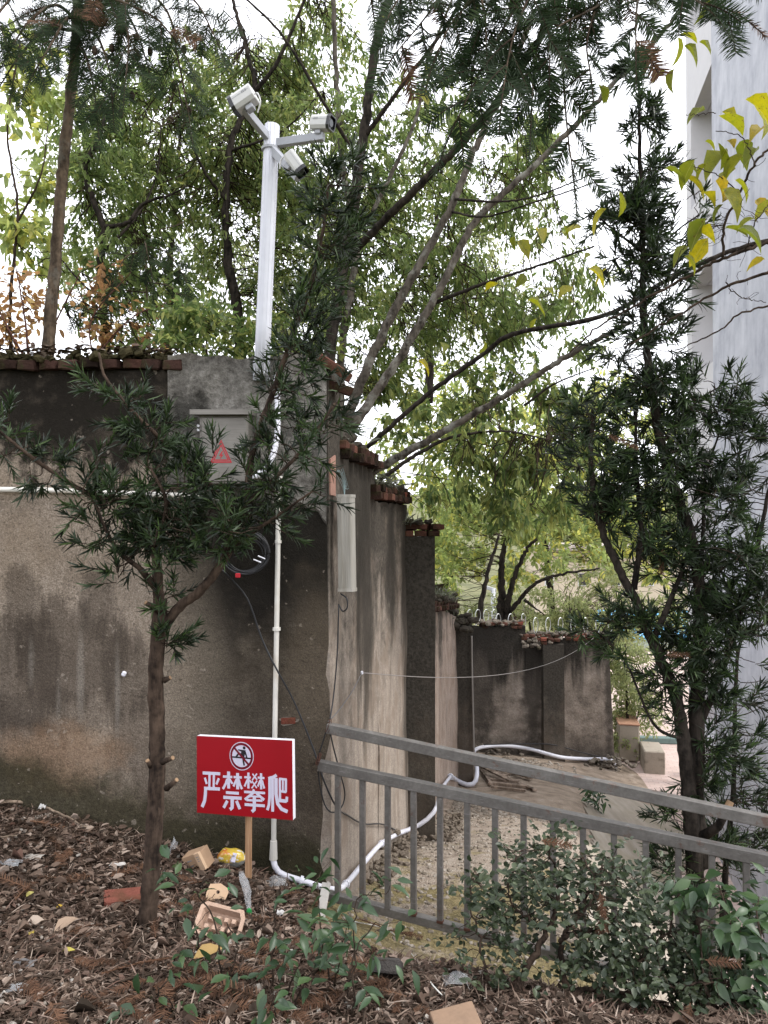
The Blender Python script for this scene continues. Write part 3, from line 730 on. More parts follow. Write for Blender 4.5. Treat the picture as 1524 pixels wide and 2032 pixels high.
# pictogram: round prohibition sign with a figure climbing over a line
cu, cv, cr = -.012, .112, .072
def ring(r, k=40): return [(cu + r * math.cos(t), cv + r * math.sin(t) * 1.06) for t in np.linspace(0, 2 * math.pi, k + 1)[:-1]]
plate("prohibition_rim", ring(cr), .0020, M_LET, face); plate("prohibition_ring", ring(cr * .94), .0028, M_DKRED, face); plate("prohibition_field", ring(cr * .77), .0036, M_LET, face)
def stroke(ps, w):
    ps = np.array(ps, float); out_l, out_r = [], []
    for i, p in enumerate(ps):
        t = ps[min(i + 1, len(ps) - 1)] - ps[max(i - 1, 0)]; t = t / np.linalg.norm(t); nn = np.array([-t[1], t[0]]) * w / 2
        out_l.append(tuple(p + nn)); out_r.append(tuple(p - nn))
    return out_r + out_l[::-1]
def P_(zx, zy): return (cu + (zx - 708) / 140 * cr, cv - (zy - 342) / 158 * cr * 1.06)
fig = MB()
def addplate(mbx, pts, w0, th=.0006):
    V = [sgp(a, b, w0 + th) for a, b in pts] + [sgp(a, b, w0) for a, b in pts]; k = len(pts)
    mbx.add(V, [list(range(k))] + [[i, k + i, k + (i + 1) % k, (i + 1) % k] for i in range(k)])
addplate(fig, [(P_(740, 248)[0] + .0085 * math.cos(t), P_(740, 248)[1] + .0085 * math.sin(t)) for t in np.linspace(0, 6.283, 15)[:-1]], .0044)
addplate(fig, stroke([P_(598, 355), P_(815, 362)], .0085), .0044)
addplate(fig, [P_(672, 265), P_(722, 270), P_(760, 275), P_(752, 300), P_(742, 352), P_(702, 352), P_(706, 290), P_(670, 278)], .0047)
addplate(fig, stroke([P_(748, 282), P_(772, 354)], .0080), .0050)
addplate(fig, stroke([P_(722, 320), P_(672, 318), P_(642, 362)], .0105), .0050)
addplate(fig, stroke([P_(722, 345), P_(740, 443)], .0090), .0050)
fig.build("climbing_figure", M_BLK, face)
plate("prohibition_bar", stroke([P_(618, 242), P_(802, 442)], .011), .0058, M_DKRED, face)
# lettering: each character built from its strokes
def zuv(zx, zy):
    """enlarged-photo pixel on the printed face -> board (u, v)"""
    s_ = t_ = .5
    for _ in range(6):
        t_ = (zy - (143 + 35 * s_)) / (837 + 45 * s_); s_ = (zx - (137 + 23 * t_)) / (1160 - 5 * t_)
    return ((s_ - .5) * SW, (.5 - t_) * SH)
GLYPHS = {
 "yan": [([(222, 548), (440, 556)], 34), ([(308, 560), (308, 705)], 27), ([(362, 560), (362, 705)], 27), ([(250, 600), (276, 668)], 26), ([(424, 605), (394, 672)], 27), ([(244, 715), (440, 722)], 36), ([(264, 715), (262, 780), (254, 850), (224, 918)], 38)],
 "jin": [([(474, 585), (588, 590)], 26), ([(542, 530), (546, 716)], 36), ([(528, 612), (512, 660), (476, 722)], 28), ([(555, 612), (592, 664)], 25), ([(604, 590), (704, 594)], 26), ([(652, 546), (656, 724)], 36), ([(640, 616), (604, 692)], 26), ([(666, 616), (682, 670), (710, 722)], 28),
         ([(514, 760), (672, 768)], 31), ([(484, 812), (706, 822)], 35), ([(593, 820), (593, 925), (566, 944)], 40), ([(534, 850), (490, 926)], 34), ([(644, 850), (688, 940)], 36)],
 "pan": [([(734, 590), (812, 594)], 23), ([(782, 540), (785, 714)], 27), ([(772, 618), (738, 692)], 21), ([(796, 620), (822, 654)], 19), ([(832, 552), (888, 618)], 16), ([(886, 550), (828, 624)], 16), ([(828, 632), (886, 708)], 16), ([(888, 628), (824, 712)], 16),
         ([(896, 592), (976, 598)], 23), ([(935, 545), (939, 722)], 27), ([(926, 622), (898, 690)], 21), ([(948, 624), (976, 712)], 22), ([(736, 750), (986, 762)], 27), ([(852, 722), (838, 768), (744, 834)], 28), ([(884, 765), (978, 838)], 29), ([(800, 798), (925, 802)], 20),
         ([(764, 840), (956, 846)], 25), ([(744, 888), (986, 902)], 31), ([(860, 800), (860, 946), (832, 966)], 38)],
 "pa": [([(1118, 562), (1086, 586), (1022, 602)], 34), ([(1036, 600), (1040, 800), (1032, 890), (1014, 950)], 31), ([(1070, 598), (1077, 966)], 33), ([(1112, 596), (1114, 770), (1136, 880), (1180, 936), (1252, 966)], 40),
        ([(1146, 604), (1238, 612)], 25), ([(1157, 608), (1162, 850)], 27), ([(1194, 614), (1194, 736)], 20), ([(1229, 610), (1229, 748)], 27), ([(1160, 740), (1236, 748)], 25), ([(1150, 842), (1240, 850)], 36), ([(1243, 800), (1240, 856)], 30)]}
for gl in ("yan", "jin", "pan", "pa"):
    mb = MB()
    for j, (ps, w_) in enumerate(GLYPHS[gl]):
        addplate(mb, stroke([zuv(*q_) for q_ in ps], w_ * SW / 1160), .0020 + .00012 * j, .0004)
    mb.build("lettering", M_LET, face)
mb = MB(); sb = at(487, 1480, sgD) + np.array([0.012, .05, 0]); sbt = np.array([sg0[0], sg0[1] + .02, sg0[2] - .15])
mb.add(*beam(sb, sbt, .034, .022, .002, up=(0, 1, 0))); mb.build("stake", M_STAKE, sg)

# ------------------------------------------------------------------ camera pole
M_POLE = m_plain("pole_paint", (.50, .51, .56), .4, var=.05, scale=3, bump=.06)
M_ARM = m_plain("arm_paint", (.30, .31, .34), .45, var=.06, scale=6)
M_STEEL = m_plain("galvanised_steel", (.35, .35, .36), .35, .9, var=.1, scale=30)
pD = 4.30
pT = at(540, 250, pD + .06); pB = at(519, 745, pD)
cp = thing("camera_pole", pB, "tall white steel pole with three arms, fixed to the top of the wall", "pole")
V, fs = tubes(np.array([pB + (pT - pB) * t for t in np.linspace(0, 1, 6)]), np.full(6, .0445), 24, True); MB().add(V, fs).build("pole", M_POLE, cp, True)
fl = MB()
for a in np.linspace(0, 2 * math.pi, 13)[:-1]:
    o_ = np.array([math.cos(a), math.sin(a), 0]) * .0445; V, fs = tubes(np.array([pB + o_, pT + o_]), np.full(2, .0018), 5); fl.add(V, fs)
fl.build("fluting", M_POLE, cp, True)
hub = at(537, 283, pD + .055)
V, fs = tubes(np.array([hub + [0, 0, -.05], hub + [0, 0, -.035]]), np.full(2, .055), 20, True); MB().add(V, fs).build("collar", M_ARM, cp)
arm_ends = [at(483, 214, pD - .16), at(643, 271, pD - .05), at(592, 352, pD - .22)]
for k, e in enumerate(arm_ends):
    st_ = hub + nz(e - hub) * np.array([1, 1, 0]) * .03 + np.array([0, 0, [.02, -.01, -.05][k]])
    MB().add(*beam(st_, e, .034, .046, .002)).build("arm", M_ARM, cp)
for (px, py) in ((527, 762), (526, 735)):
    q = at(px, py, pD); V, fs = tubes(np.array([q + [0, 0, -.012], q + [0, 0, .012]]), np.full(2, .05), 16, True); 
MB().add(*beam(at(519, 735, pD + .06), at(519, 735, pD + .02), .10, .12, .004)).build("wall_bracket", M_ARM, cp)

M_CAM = m_plain("camera_white", (.46, .46, .45), .35, var=.03, scale=4, bump=.03)
M_CAMBLK = m_plain("camera_black", (.012, .012, .014), .15, var=.05, bump=0)
M_PRINT = m_plain("grey_print", (.2, .2, .2), .5, bump=0)
def security_camera(c, fwd, up, L, W, H, label, lens=True, logo=None):
    """housing along fwd, with visor, glass, base bracket and a loop of lead"""
    fwd = nz(fwd); side = nz(np.cross(fwd, up)); up = np.cross(side, fwd); R = np.stack([fwd, -side, up], 1)
    r = thing("security_camera", c, label, "camera", "security cameras on the white pole")
    # housing: rounded section swept front to back
    prof = [(-.5, -.28), (-.36, -.5), (.36, -.5), (.5, -.28), (.5, .3), (.40, .5), (-.40, .5), (-.5, .3)]
    V = []
    for xx, s in ((-.5, .93), (-.47, 1), (.36, 1.0), (.385, .98)):
        V += [c + R @ np.array([xx * L, a * W * s, b * H * s]) for a, b in prof]
    fs = [[i * 8 + j, i * 8 + (j + 1) % 8, i * 8 + 8 + (j + 1) % 8, i * 8 + 8 + j] for i in range(3) for j in range(8)] + [list(range(8))[::-1], list(range(24, 32))]
    b = MB().add(V, fs).build("housing", M_CAM, r)
    V = []
    for xx, s in ((.34, 1.04), (.5, 1.06), (.5, .9), (.40, .9)):
        V += [c + R @ np.array([xx * L, a * W * s, b_ * H * s]) for a, b_ in prof]
    fs = [[i * 8 + j, i * 8 + (j + 1) % 8, i * 8 + 8 + (j + 1) % 8, i * 8 + 8 + j] for i in range(3) for j in range(8)] + [list(range(24, 32))]
    hood = MB().add(V, fs).build("front_bezel", M_CAMBLK, r)
    V, fs = tubes(np.array([c + R @ np.array([.40 * L, 0, 0]), c + R @ np.array([.45 * L, 0, 0])]), np.full(2, W * .28), 16, True); MB().add(V, fs).build("lens", M_GLASSDARK, hood)
    for (s_) in (1, -1):
        MB().add(*box(c + R @ np.array([0, s_ * W * .503, H * .16]), (L * .8, W * .02, H * .03), R, 0)).build("seam", M_ARM, b)
    MB().add(*box(c + R @ np.array([-.12 * L, 0, -H * .66]), (L * .30, W * .5, H * .34), R, .004)).build("bracket", M_ARM, r)
    if logo is not None:
        for s_ in (1, -1):
            for q in (0, 1):
                for k2, (u_, ln) in enumerate(((-.02, .06), (.05, .05), (.105, .04))):
                    MB().add(*box(c + R @ np.array([(-.22 + u_) * L * 1.2, s_ * W * .505, H * (.22 - q * .09)]), (ln * L, .0012, H * .055), R, 0)).build("printed_mark", M_PRINT, b)
    pts = smooth([c + R @ np.array([-.5 * L, 0, -.05 * H]), c + R @ np.array([-.62 * L, .1 * W, -.2 * H]), c + R @ np.array([-.58 * L, .15 * W, -.8 * H]), c + R @ np.array([-.3 * L, .1 * W, -1.25 * H])], 14)
    V, fs = tubes(pts, np.full(14, .0045), 6); MB().add(V, fs).build("lead", M_CAM, r, True)
    return r
security_camera(at(483, 200, pD - .17), np.array([-.84, .22, -.42]), (0, 0, 1), .150, .092, .094, "white security camera at the upper left of the pole, its dark front turned left", logo=True)
security_camera(at(640, 245, pD - .06), np.array([.84, -.40, -.20]), (0, 0, 1), .135, .072, .078, "white security camera on the right-hand arm with its round dark lens facing right", logo=True)
security_camera(at(587, 325, pD - .27), np.array([.50, -.10, -.72]), (0, 0, 1), .135, .068, .070, "white security camera hung on the lowest arm, tipped steeply downward", logo=None)

# ------------------------------------------------------------------ electrical box
n = NT("brushed_stainless"); br = n.noise(1, 5, .6, n.mapp((4, 4, 120))); sm = n.noise(3, 4)
M_SS = n.done(n.principled(n.ramp(n.math('ADD', n.math('MULTIPLY', br, .4), n.math('MULTIPLY', sm, .6)), [(.3, (.10, .092, .082)), (.55, (.175, .163, .147)), (.75, (.25, .235, .215))]), .45, n.bump(br, .05, .002), .55, .5))
ebD = 4.18
e0 = at(395, 960, ebD); e1 = at(492, 822, ebD)
ecx, ecz = (e0[0] + e1[0]) / 2, (e0[2] + e1[2]) / 2; ew_, eh_ = e1[0] - e0[0], e1[2] - e0[2]
eb = thing("electrical_box", (ecx, WALL_Y - .06, e0[2]), "stainless steel electrical cabinet with red warning triangle, half hidden behind the left tree", "electrical box")
MB().add(*box((ecx, ebD + .085, ecz), (ew_, .16, eh_), None, .004)).build("cabinet", M_SS, eb)
door = MB().add(*box((ecx + .004, ebD + .002, ecz - .003), (ew_ - .02, .014, eh_ - .03), None, .003)).build("door", M_SS, eb)
hx0, hx1 = at(381, 817, ebD)[0], at(500, 817, ebD)[0]; hz_ = at(440, 817, ebD)[2]
V = [(hx0, ebD - .05, hz_ - .022), (hx1, ebD - .05, hz_ - .022), (hx1, ebD + .16, hz_ - .005), (hx0, ebD + .16, hz_ - .005), (hx0, ebD - .05, hz_ + .006), (hx1, ebD - .05, hz_ + .006), (hx1, ebD + .16, hz_ + .03), (hx0, ebD + .16, hz_ + .03)]
MB().add(V, [[0, 1, 2, 3][::-1], [4, 5, 6, 7], [0, 1, 5, 4], [1, 2, 6, 5], [2, 3, 7, 6], [3, 0, 4, 7]]).build("rain_hood", M_SS, eb)
for zz in (.3, -.3):
    for dz in (-.012, .012): MB().add(*box((e0[0] - .004, ebD - .004, ecz + zz * eh_ + dz), (.016, .016, .018), None, .003)).build("hinge", M_STEEL, eb)
MB().add(*box((ecx + ew_ * .36, ebD - .008, ecz), (.018, .012, .05), None, .003)).build("latch", M_STEEL, eb)
M_TRI = m_plain("warning_red", (.36, .012, .022), .4, var=.03, bump=0)
tcx, tcz, tr_ = at(439, 905, ebD)[0], at(439, 903, ebD)[2], .062
def tri(r_, w_, name, flip=1):
    mbx = MB(); yy = ebD - .0062
    o_ = [(tcx + r_ * 1.1 * math.cos(a), tcz + r_ * 1.35 * math.sin(a)) for a in (math.pi / 2, math.pi * 7 / 6, math.pi * 11 / 6)]
    i_ = [(tcx + (r_ - w_) * 1.1 * math.cos(a), tcz + (r_ - w_) * 1.35 * math.sin(a)) for a in (math.pi / 2, math.pi * 7 / 6, math.pi * 11 / 6)]
    V = [(a, yy, b) for a, b in o_ + i_]; mbx.add(V, [[k, (k + 1) % 3, 3 + (k + 1) % 3, 3 + k] for k in range(3)]); mbx.build(name, M_TRI, door)
tri(.066, .012, "warning_triangle"); tri(.048, .010, "warning_triangle")
bolt = [(.006, .026), (-.013, -.002), (-.001, -.001), (-.007, -.024), (.014, .007), (.002, .006), (.012, .026)]
MB().add([(tcx + a, ebD - .0062, tcz - .004 + b) for a, b in bolt], [list(range(7))]).build("lightning_bolt", M_TRI, door)

# ------------------------------------------------------------------ pipes
M_PVC = m_plain("white_pvc", (.58, .56, .52), .4, var=.05, scale=6, bump=.05, dirt=(.52, .47, .40))
M_PVCB = m_plain("clean_white_pvc", (.62, .62, .68), .4, var=.04, scale=6, bump=.05)
def pipe(name, pts, r, mat, parent=None, n_=40, sides=10):
    V, fs = tubes(smooth(pts, n_), np.full(n_, r), sides, True); return MB().add(V, fs).build(name, mat, parent, True)
def clip_on(parent, p, axis, r, mat, name="pipe_clip"):
    a = nz(axis); V, fs = tubes(np.array([p - a * .009, p + a * .009]), np.full(2, r), 12, True); MB().add(V, fs).build(name, mat, parent)
wy = WALL_Y - .03
vp = thing("conduit_pipe", at(543, 1700, wy), "white plastic conduit running straight down the dark wall behind the red sign", "pipe")
pipe("pipe", [at(553, 955, wy - .02), at(552, 1050, wy), at(549, 1248, wy), at(545, 1480, wy), at(543, 1690, wy)], .0155, M_PVC, vp)
clip_on(vp, at(549, 1248, wy), (0, 0, 1), .024, M_PVC); clip_on(vp, at(552, 1075, wy), (0, 0, 1), .02, M_PVC)
V, fs = tubes(np.array([at(543, 1668, wy), at(542.5, 1705, wy)]), np.array([.02, .025]), 12, True); MB().add(V, fs).build("socket", M_PVC, vp)
V, fs = tubes(np.array([at(553, 945, wy - .02), at(553, 975, wy - .02)]), np.full(2, .024), 12, True); MB().add(V, fs).build("socket", M_PVC, vp)
hp = thing("wall_pipe", at(200, 976, wy), "white plastic pipe running level across the left part of the wall", "pipe")
pipe("pipe", [at(-120, 970, wy), at(100, 973, wy), at(250, 979, wy), at(400, 985, wy), at(440, 990, wy)], .0165, M_PVC, hp)
for q in (60, 330): clip_on(hp, at(q, 972 + (q > 200) * 10, wy), (1, 0, 0), .021, M_PVC)
fx = thing("flexible_hose", at(500, 945, 4.22), "white ribbed flexible hose curving from the pole down to the steel cabinet", "hose")
hp_pts = smooth([at(548, 745, 4.3), at(551, 810, 4.3), at(549, 870, 4.27), at(535, 920, 4.24), at(512, 942, 4.22), at(492, 950, 4.22)], 120)
V, fs = tubes(hp_pts, .0165 + .003 * (np.arange(120) % 3 == 0), 10, True); MB().add(V, fs).build("ribbed_sleeve", M_PVCB, fx, True)

def side_pt(px, py, off=.035):
    """pixel on the side wall's face"""
    k = (px - CX) / F_PX
    d = 1.236 / (.203 - k); d = min(max(d, 4.42), 15)
    p = at(px, py, d); bat = np.clip((2 - p[2]) / 3.5, 0, 1) * .045
    for _ in range(3):
        d2 = (1.236 - (off + bat) * 1.02) / (.203 - k); p = at(px, py, max(d2, 4.3))
    return p
dp = thing("drain_pipe", side_pt(700, 1740), "white plastic pipe sagging along the foot of the wall down the ramp", "pipe")
pts = [at(542, 1704, wy), at(547, 1722, wy - .005), at(560, 1735, wy - .01), at(600, 1748, wy - .02), at(648, 1763, 4.33), at(672, 1764, 4.40), side_pt(690, 1750), side_pt(722, 1712), side_pt(757, 1674), side_pt(795, 1652)]
pipe("pipe", pts, .0175, M_PVCB, dp, 60)
pts2 = [side_pt(795, 1652), at(812, 1646, 6.98), at(840, 1632, 7.0), at(862, 1610, 7.02), at(868, 1595, 7.1), at(874, 1570, 8.2), side_pt(885, 1552), side_pt(894, 1541)]
pipe("pipe", pts2, .021, M_PVCB, dp, 50)
pts3 = [side_pt(894, 1541), at(906, 1548, 11.7), at(925, 1557, 11.6), at(940, 1555, 11.6), at(946, 1540, 11.7), at(945, 1515, 12.2), at(938, 1495, 13.2), at(955, 1483, 14.6), at(1000, 1480, 14.85), at(1050, 1486, 14.85), at(1110, 1502, 14.65), at(1160, 1506, 14.9), at(1212, 1508, 14.9), at(1222, 1525, 14.9)]
pipe("pipe", pts3, .036, M_PVCB, dp, 90)
clip_on(dp, at(598, 1747, wy - .02), (1, 0, -.3), .026, M_PVCB); clip_on(dp, side_pt(757, 1674), (.1, .5, -.1), .026, M_PVCB); clip_on(dp, side_pt(686, 1755), (.1, .5, -.1), .026, M_PVCB); clip_on(dp, side_pt(894, 1541), (.1, .5, .1), .045, M_PVCB)
tag(pipe("down_pipe", [at(936, 1262, 11.72), at(937, 1330, 11.72), at(939, 1420, 11.70), at(941, 1500, 11.68)], .013, m_plain("grey_pvc", (.24, .22, .20), .6)), "thin grey pipe standing upright against the far buttress", "pipe")

# ------------------------------------------------------------------ cables
M_CAB = m_plain("black_cable", (.014, .014, .016), .45, var=.1, bump=.02)
M_CABG = m_plain("grey_cable", (.10, .095, .095), .5, var=.1, bump=.02)
def cable(name, pts, r, mat, label=None, cat=None, n_=50, parent=None):
    o = pipe(name, pts, r, mat, parent, n_, 6)
    return tag(o, label, cat) if label else o
cc_ = thing("cable_coil", at(485, 1100, 4.36), "coil of black cable hung on the dark wall under the tree's branches", "cable")
cmb = MB()
for k in range(11):
    rr_ = .115 + rng.uniform(-.02, .016); cen = at(487 + rng.uniform(-3, 3), 1097 + rng.uniform(-4, 4), 4.335 - k * .003)
    th = np.linspace(0, 2 * math.pi * .98, 40)
    pts = np.stack([cen[0] + rr_ * np.cos(th) * 1.12, cen[1] + .006 * np.sin(th * 3 + k), cen[2] + rr_ * np.sin(th)], -1); V, fs = tubes(pts, np.full(40, .0042), 5); cmb.add(V, fs)
cmb.build("loops", M_CAB, cc_, True)
for (a, b) in (((503, 1110), (518, 1116)), ((512, 1103), (526, 1109))):
    V, fs = tubes(np.array([at(*a, 4.29), at(*b, 4.29)]), np.full(2, .0042), 6, True); MB().add(V, fs).build("cable_tie", M_PVCB, cc_)
MB().add(*box(at(472, 1142, 4.29), (.028, .02, .026), None, .003)).build("red_tag", M_TRI, cc_)
cable("cable", [at(440, 1130, 4.3), at(462, 1152, 4.34), at(492, 1190, 4.36), at(520, 1268, 4.365), at(550, 1330, 4.33), at(580, 1385, 4.36), at(606, 1445, 4.36), at(628, 1503, 4.33), at(643, 1550, 4.30), at(668, 1602, 4.38), side_pt(690, 1618, .012), side_pt(722, 1635, .012), side_pt(760, 1636, .012), side_pt(800, 1655, .012)], .0055, M_CAB, "long black cable hanging from the coil across the wall to the railing's end", "cable", 90)
spk = thing("loudspeaker", side_pt(685, 1080, .06), "grey column loudspeaker fixed upright to the wall just round the corner", "loudspeaker")
n = NT("speaker_grey"); v_ = n.noise(1, 6, .65, n.mapp((16, 16, 1.2)))
M_SPK = n.done(n.principled(n.ramp(v_, [(.3, (.15, .13, .10)), (.5, (.27, .255, .225)), (.7, (.36, .345, .315))]), .5, n.bump(v_, .1, .003), spec=.4))
sD = 4.42; sc0 = at(686, 985, sD); sc1 = at(689, 1170, sD)
# hexagonal extrusion, one facet towards the camera, standing off the wall
def spk_sec(p, w=.106):
    k = w / 40.0
    prof = [(-20, 0), (-16, -2.0), (10, -3.5), (13, -1), (20, 9), (20, 26), (-20, 30)]
    return [p + np.array([a * k, b * k, 0]) for a, b in prof]
A = spk_sec(sc0); B = spk_sec(sc1); kk = len(A)
MB().add(A + B, [[i, (i + 1) % kk, kk + (i + 1) % kk, kk + i][::-1] for i in range(kk)] + [list(range(kk))[::-1], list(range(kk, 2 * kk))]).build("body", M_SPK, spk)
gb = MB()
for a in (-17, -14, -11, -2, 3, 8): 
    k = .106 / 40; yy = np.interp(a, [-20, -16, 10], [0, -2, -3.5]) * k
    q0 = sc0 + np.array([a * k, yy - .001, -.012]); q1 = sc1 + np.array([a * k, yy - .001, .012]); V, fs = tubes(np.array([q0, q1]), np.full(2, .0026), 5); gb.add(V, fs)
gb.build("grille_rib", M_SPK, spk)
for p, s in ((sc0, 1), (sc1, -1)):
    A = spk_sec(p + np.array([0, -.002, .012 * s]), .114); B = spk_sec(p + np.array([0, -.002, -.006 * s]), .114)
    if s < 0: A, B = B, A
    MB().add(A + B, [[i, (i + 1) % kk, kk + (i + 1) % kk, kk + i][::-1] for i in range(kk)] + [list(range(kk)), list(range(kk, 2 * kk))[::-1]]).build("end_cap", M_SPK, spk)
cable("speaker_cable", [at(676, 1178, 4.44), at(688, 1188, 4.42), at(689, 1206, 4.42), at(680, 1213, 4.43), at(672, 1200, 4.44), at(672, 1212, 4.43), at(669, 1300, 4.42), at(662, 1380, 4.40), at(654, 1432, 4.33)], .0048, M_CAB, "black cable looping under the loudspeaker and down the wall corner", "cable", 70)
cable("hanging_cable", [at(650, 1440, 4.30), at(640, 1475, 4.31), at(632, 1503, 4.32), at(633, 1545, 4.33), at(642, 1590, 4.33), at(654, 1610, 4.33), at(668, 1612, 4.36)], .0045, M_CAB, "slack loop of black cable hanging between the ends of the top and middle rails", "cable", 40)
cable("hanging_cable", [at(652, 1436, 4.30), at(661, 1480, 4.32), at(674, 1530, 4.36), at(684, 1570, 4.42), at(682, 1592, 4.42), at(676, 1604, 4.40)], .0045, M_CAB, "black cable bowed out behind the first baluster of the railing", "cable", 40)
for (px, py, d_, w_, lb_) in ((632, 1506, 4.27, .03, "twist of rusty wire tying the middle rail's end to the wall corner"), (652, 1440, 4.262, .034, "twist of rusty wire round the left end of the top rail")):
    wt = MB()
    for k in range(3):
        th = np.linspace(0, 6.1, 20); c_ = at(px, py, d_)
        V, fs = tubes(np.stack([c_[0] + .012 * np.cos(th + k) + rng.normal() * .004, c_[1] + .03 * np.sin(th + k), c_[2] + w_ * np.cos(th * 1 + k * .6)], -1), np.full(20, .0018), 4); wt.add(V, fs)
    tag(wt.build("binding_wire", M_RUST), lb_, "wire")
tw = MB()
for k in range(5):
    V, fs = tubes(smooth([side_pt(684, 985, .05), side_pt(679 + k * 1.5, 965 - k * 3, .05), side_pt(668 + k * 3, 940 - 3 * k, .06), side_pt(675 + k * 4, 935 + k * 8, .05), side_pt(683 + k, 970, .05)], 24), np.full(24, .0010), 4); tw.add(V, fs)
tag(tw.build("wire_bundle", m_plain("pale_blue_wire", (.25, .36, .38), .5)), "tangle of thin pale blue wires tied above the loudspeaker", "wire")
hook = side_pt(718, 1335, .03)
cable("guy_wire", [at(651, 1432, 4.28), side_pt(672, 1410, .04), side_pt(700, 1370, .04), hook], .0032, M_CABG, "thin grey wire rising from the railing end to a small hook on the wall", "wire", 24)
far_ = at(1181, 1263, 14.9); L_ = []
for t in np.linspace(0, 1, 40):
    p = hook * (1 - t) + far_ * t; p[2] -= 4 * t * (1 - t) * .30; L_.append(p)
cable("slack_wire", [L_[i] for i in range(0, 40, 3)] + [L_[-1]], .0036, m_plain("pale_wire", (.20, .18, .17), .5), "thin pale wire sagging from the wall hook to the top of the far wall", "wire", 60)
tag(MB().add(*box(hook, (.018, .03, .022), None, .004)).build("wall_hook", M_PVCB), "small white hook in the side wall where two wires meet", "hook")
cable("ground_wire", [g(700, 1832), g(770, 1850), g(815, 1895), g(850, 1950), g(880, 1985)] , .003, m_plain("white_wire", (.55, .54, .5), .5), "thin white wire lying over the mossy path beside the bush", "wire", 40).location.z = .012
cable("yard_cable", [at(960, 1478, 14.6), at(1040, 1476, 14.8), at(1098, 1478, 14.75), at(1150, 1492, 14.9), at(1205, 1505, 14.95)], .010, M_CAB, "thin black cable strung along the foot of the far wall", "cable", 40)
MBx = MB().add(*box(at(246, 1337, 4.385), (.026, .02, .03), rot(0, .5, 0), .006)).build("wall_plug", M_PVCB); tag(MBx, "small white plastic plug stuck in the left part of the wall", "wall plug")

# razor wire on the far wall
rz = MB(); th = np.linspace(0, 2 * math.pi * 9.5, 330); cx_ = np.linspace(2.3, 4.75, 330)
pts = np.stack([cx_ + .12 * np.cos(th), 15.15 + .06 * np.cos(th), -.58 + .22 * np.sin(th) + .08 * (cx_ < 2.9)], -1); V, fs = tubes(pts, np.full(330, .0085), 4); rz.add(V, fs)
th = np.linspace(0, 2 * math.pi * 3.5, 90); cx_ = np.linspace(1.75, 2.35, 90); pts = np.stack([cx_ + .1 * np.cos(th), 15.3 + .05 * np.cos(th), -.38 + .17 * np.sin(th)], -1); V, fs = tubes(pts, np.full(90, .008), 4); rz.add(V, fs)
tag(rz.build("razor_wire", m_plain("bright_wire", (.55, .56, .56), .35, .6, var=.05)), "coils of shiny razor wire along the top of the far wall", "razor wire")

# ------------------------------------------------------------------ vegetation generators
BARK_DARK = None
def m_bark(name, c0, c1, lichen=0.0, scale=22):
    n = NT(name); v = n.noise(1, 7, .65, n.mapp((scale, scale, scale * .18))); a = n.noise(scale * 1.5, 5)
    c = n.ramp(n.math('ADD', n.math('MULTIPLY', v, .65), n.math('MULTIPLY', a, .35)), [(.40, c0), (.60, c1)])
    if lichen: c = n.mix(n.math('MULTIPLY', n.step(n.noise(7, 6, .7), .5, .64), lichen), c, (.20, .195, .17))
    return n.done(n.principled(c, .95, n.bump(v, .9, .012), spec=.1))
M_BARK = m_bark("dark_bark", (.008, .007, .006), (.042, .034, .028))
M_BARKBR = m_bark("brown_bark", (.014, .010, .008), (.072, .050, .037))
M_BARKLI = m_bark("lichen_bark", (.025, .021, .017), (.105, .09, .074), .7)
M_BARKFIR = m_bark("fir_bark", (.03, .022, .016), (.115, .085, .06), .25, 16)
M_TWIG = m_bark("twig_bark", (.016, .011, .008), (.06, .043, .032))
M_TWIGP = m_bark("pale_twig", (.10, .075, .055), (.26, .20, .15))
M_CUT = m_plain("cut_wood", (.22, .14, .08), .8, var=.15, scale=40, bump=.4)

G_CAMPHOR = m_leaf("camphor_leaves", [(0, (.085, .128, .042)), (.45, (.145, .20, .066)), (.8, (.215, .26, .09)), (1, (.30, .31, .10))], .6)
G_YELLOW = m_leaf("yellow_green_leaves", [(0, (.19, .235, .085)), (.5, (.29, .345, .12)), (.8, (.39, .42, .14)), (1, (.52, .48, .13))], .62)
G_ORANGE = m_leaf("orange_leaves", [(0, (.22, .12, .06)), (.5, (.40, .22, .10)), (1, (.46, .33, .15))], .6)
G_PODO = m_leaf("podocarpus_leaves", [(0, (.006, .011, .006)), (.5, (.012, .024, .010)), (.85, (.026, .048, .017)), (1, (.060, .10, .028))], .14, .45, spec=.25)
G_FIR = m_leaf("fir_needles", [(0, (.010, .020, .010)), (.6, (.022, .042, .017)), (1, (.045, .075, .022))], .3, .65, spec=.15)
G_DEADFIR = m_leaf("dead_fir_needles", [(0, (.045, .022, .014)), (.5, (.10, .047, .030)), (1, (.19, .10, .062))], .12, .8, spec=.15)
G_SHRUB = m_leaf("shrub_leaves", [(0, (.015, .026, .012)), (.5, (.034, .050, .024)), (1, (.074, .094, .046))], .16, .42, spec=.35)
G_SAPL = m_leaf("sapling_leaves", [(0, (.018, .045, .018)), (.5, (.033, .072, .028)), (1, (.065, .115, .040))], .25, .38, spec=.45)
G_BIG = m_leaf("big_yellowing_leaves", [(0, (.10, .11, .015)), (.5, (.20, .19, .02)), (.85, (.30, .24, .025)), (1, (.36, .22, .03))], .55, .5)
G_FARG = m_leaf("far_green_leaves", [(0, (.16, .19, .09)), (.5, (.25, .28, .13)), (1, (.36, .37, .17))], .6)
G_HEDGE = m_leaf("purple_hedge_leaves", [(0, (.05, .03, .03)), (.5, (.11, .075, .065)), (1, (.17, .14, .09))], .2)

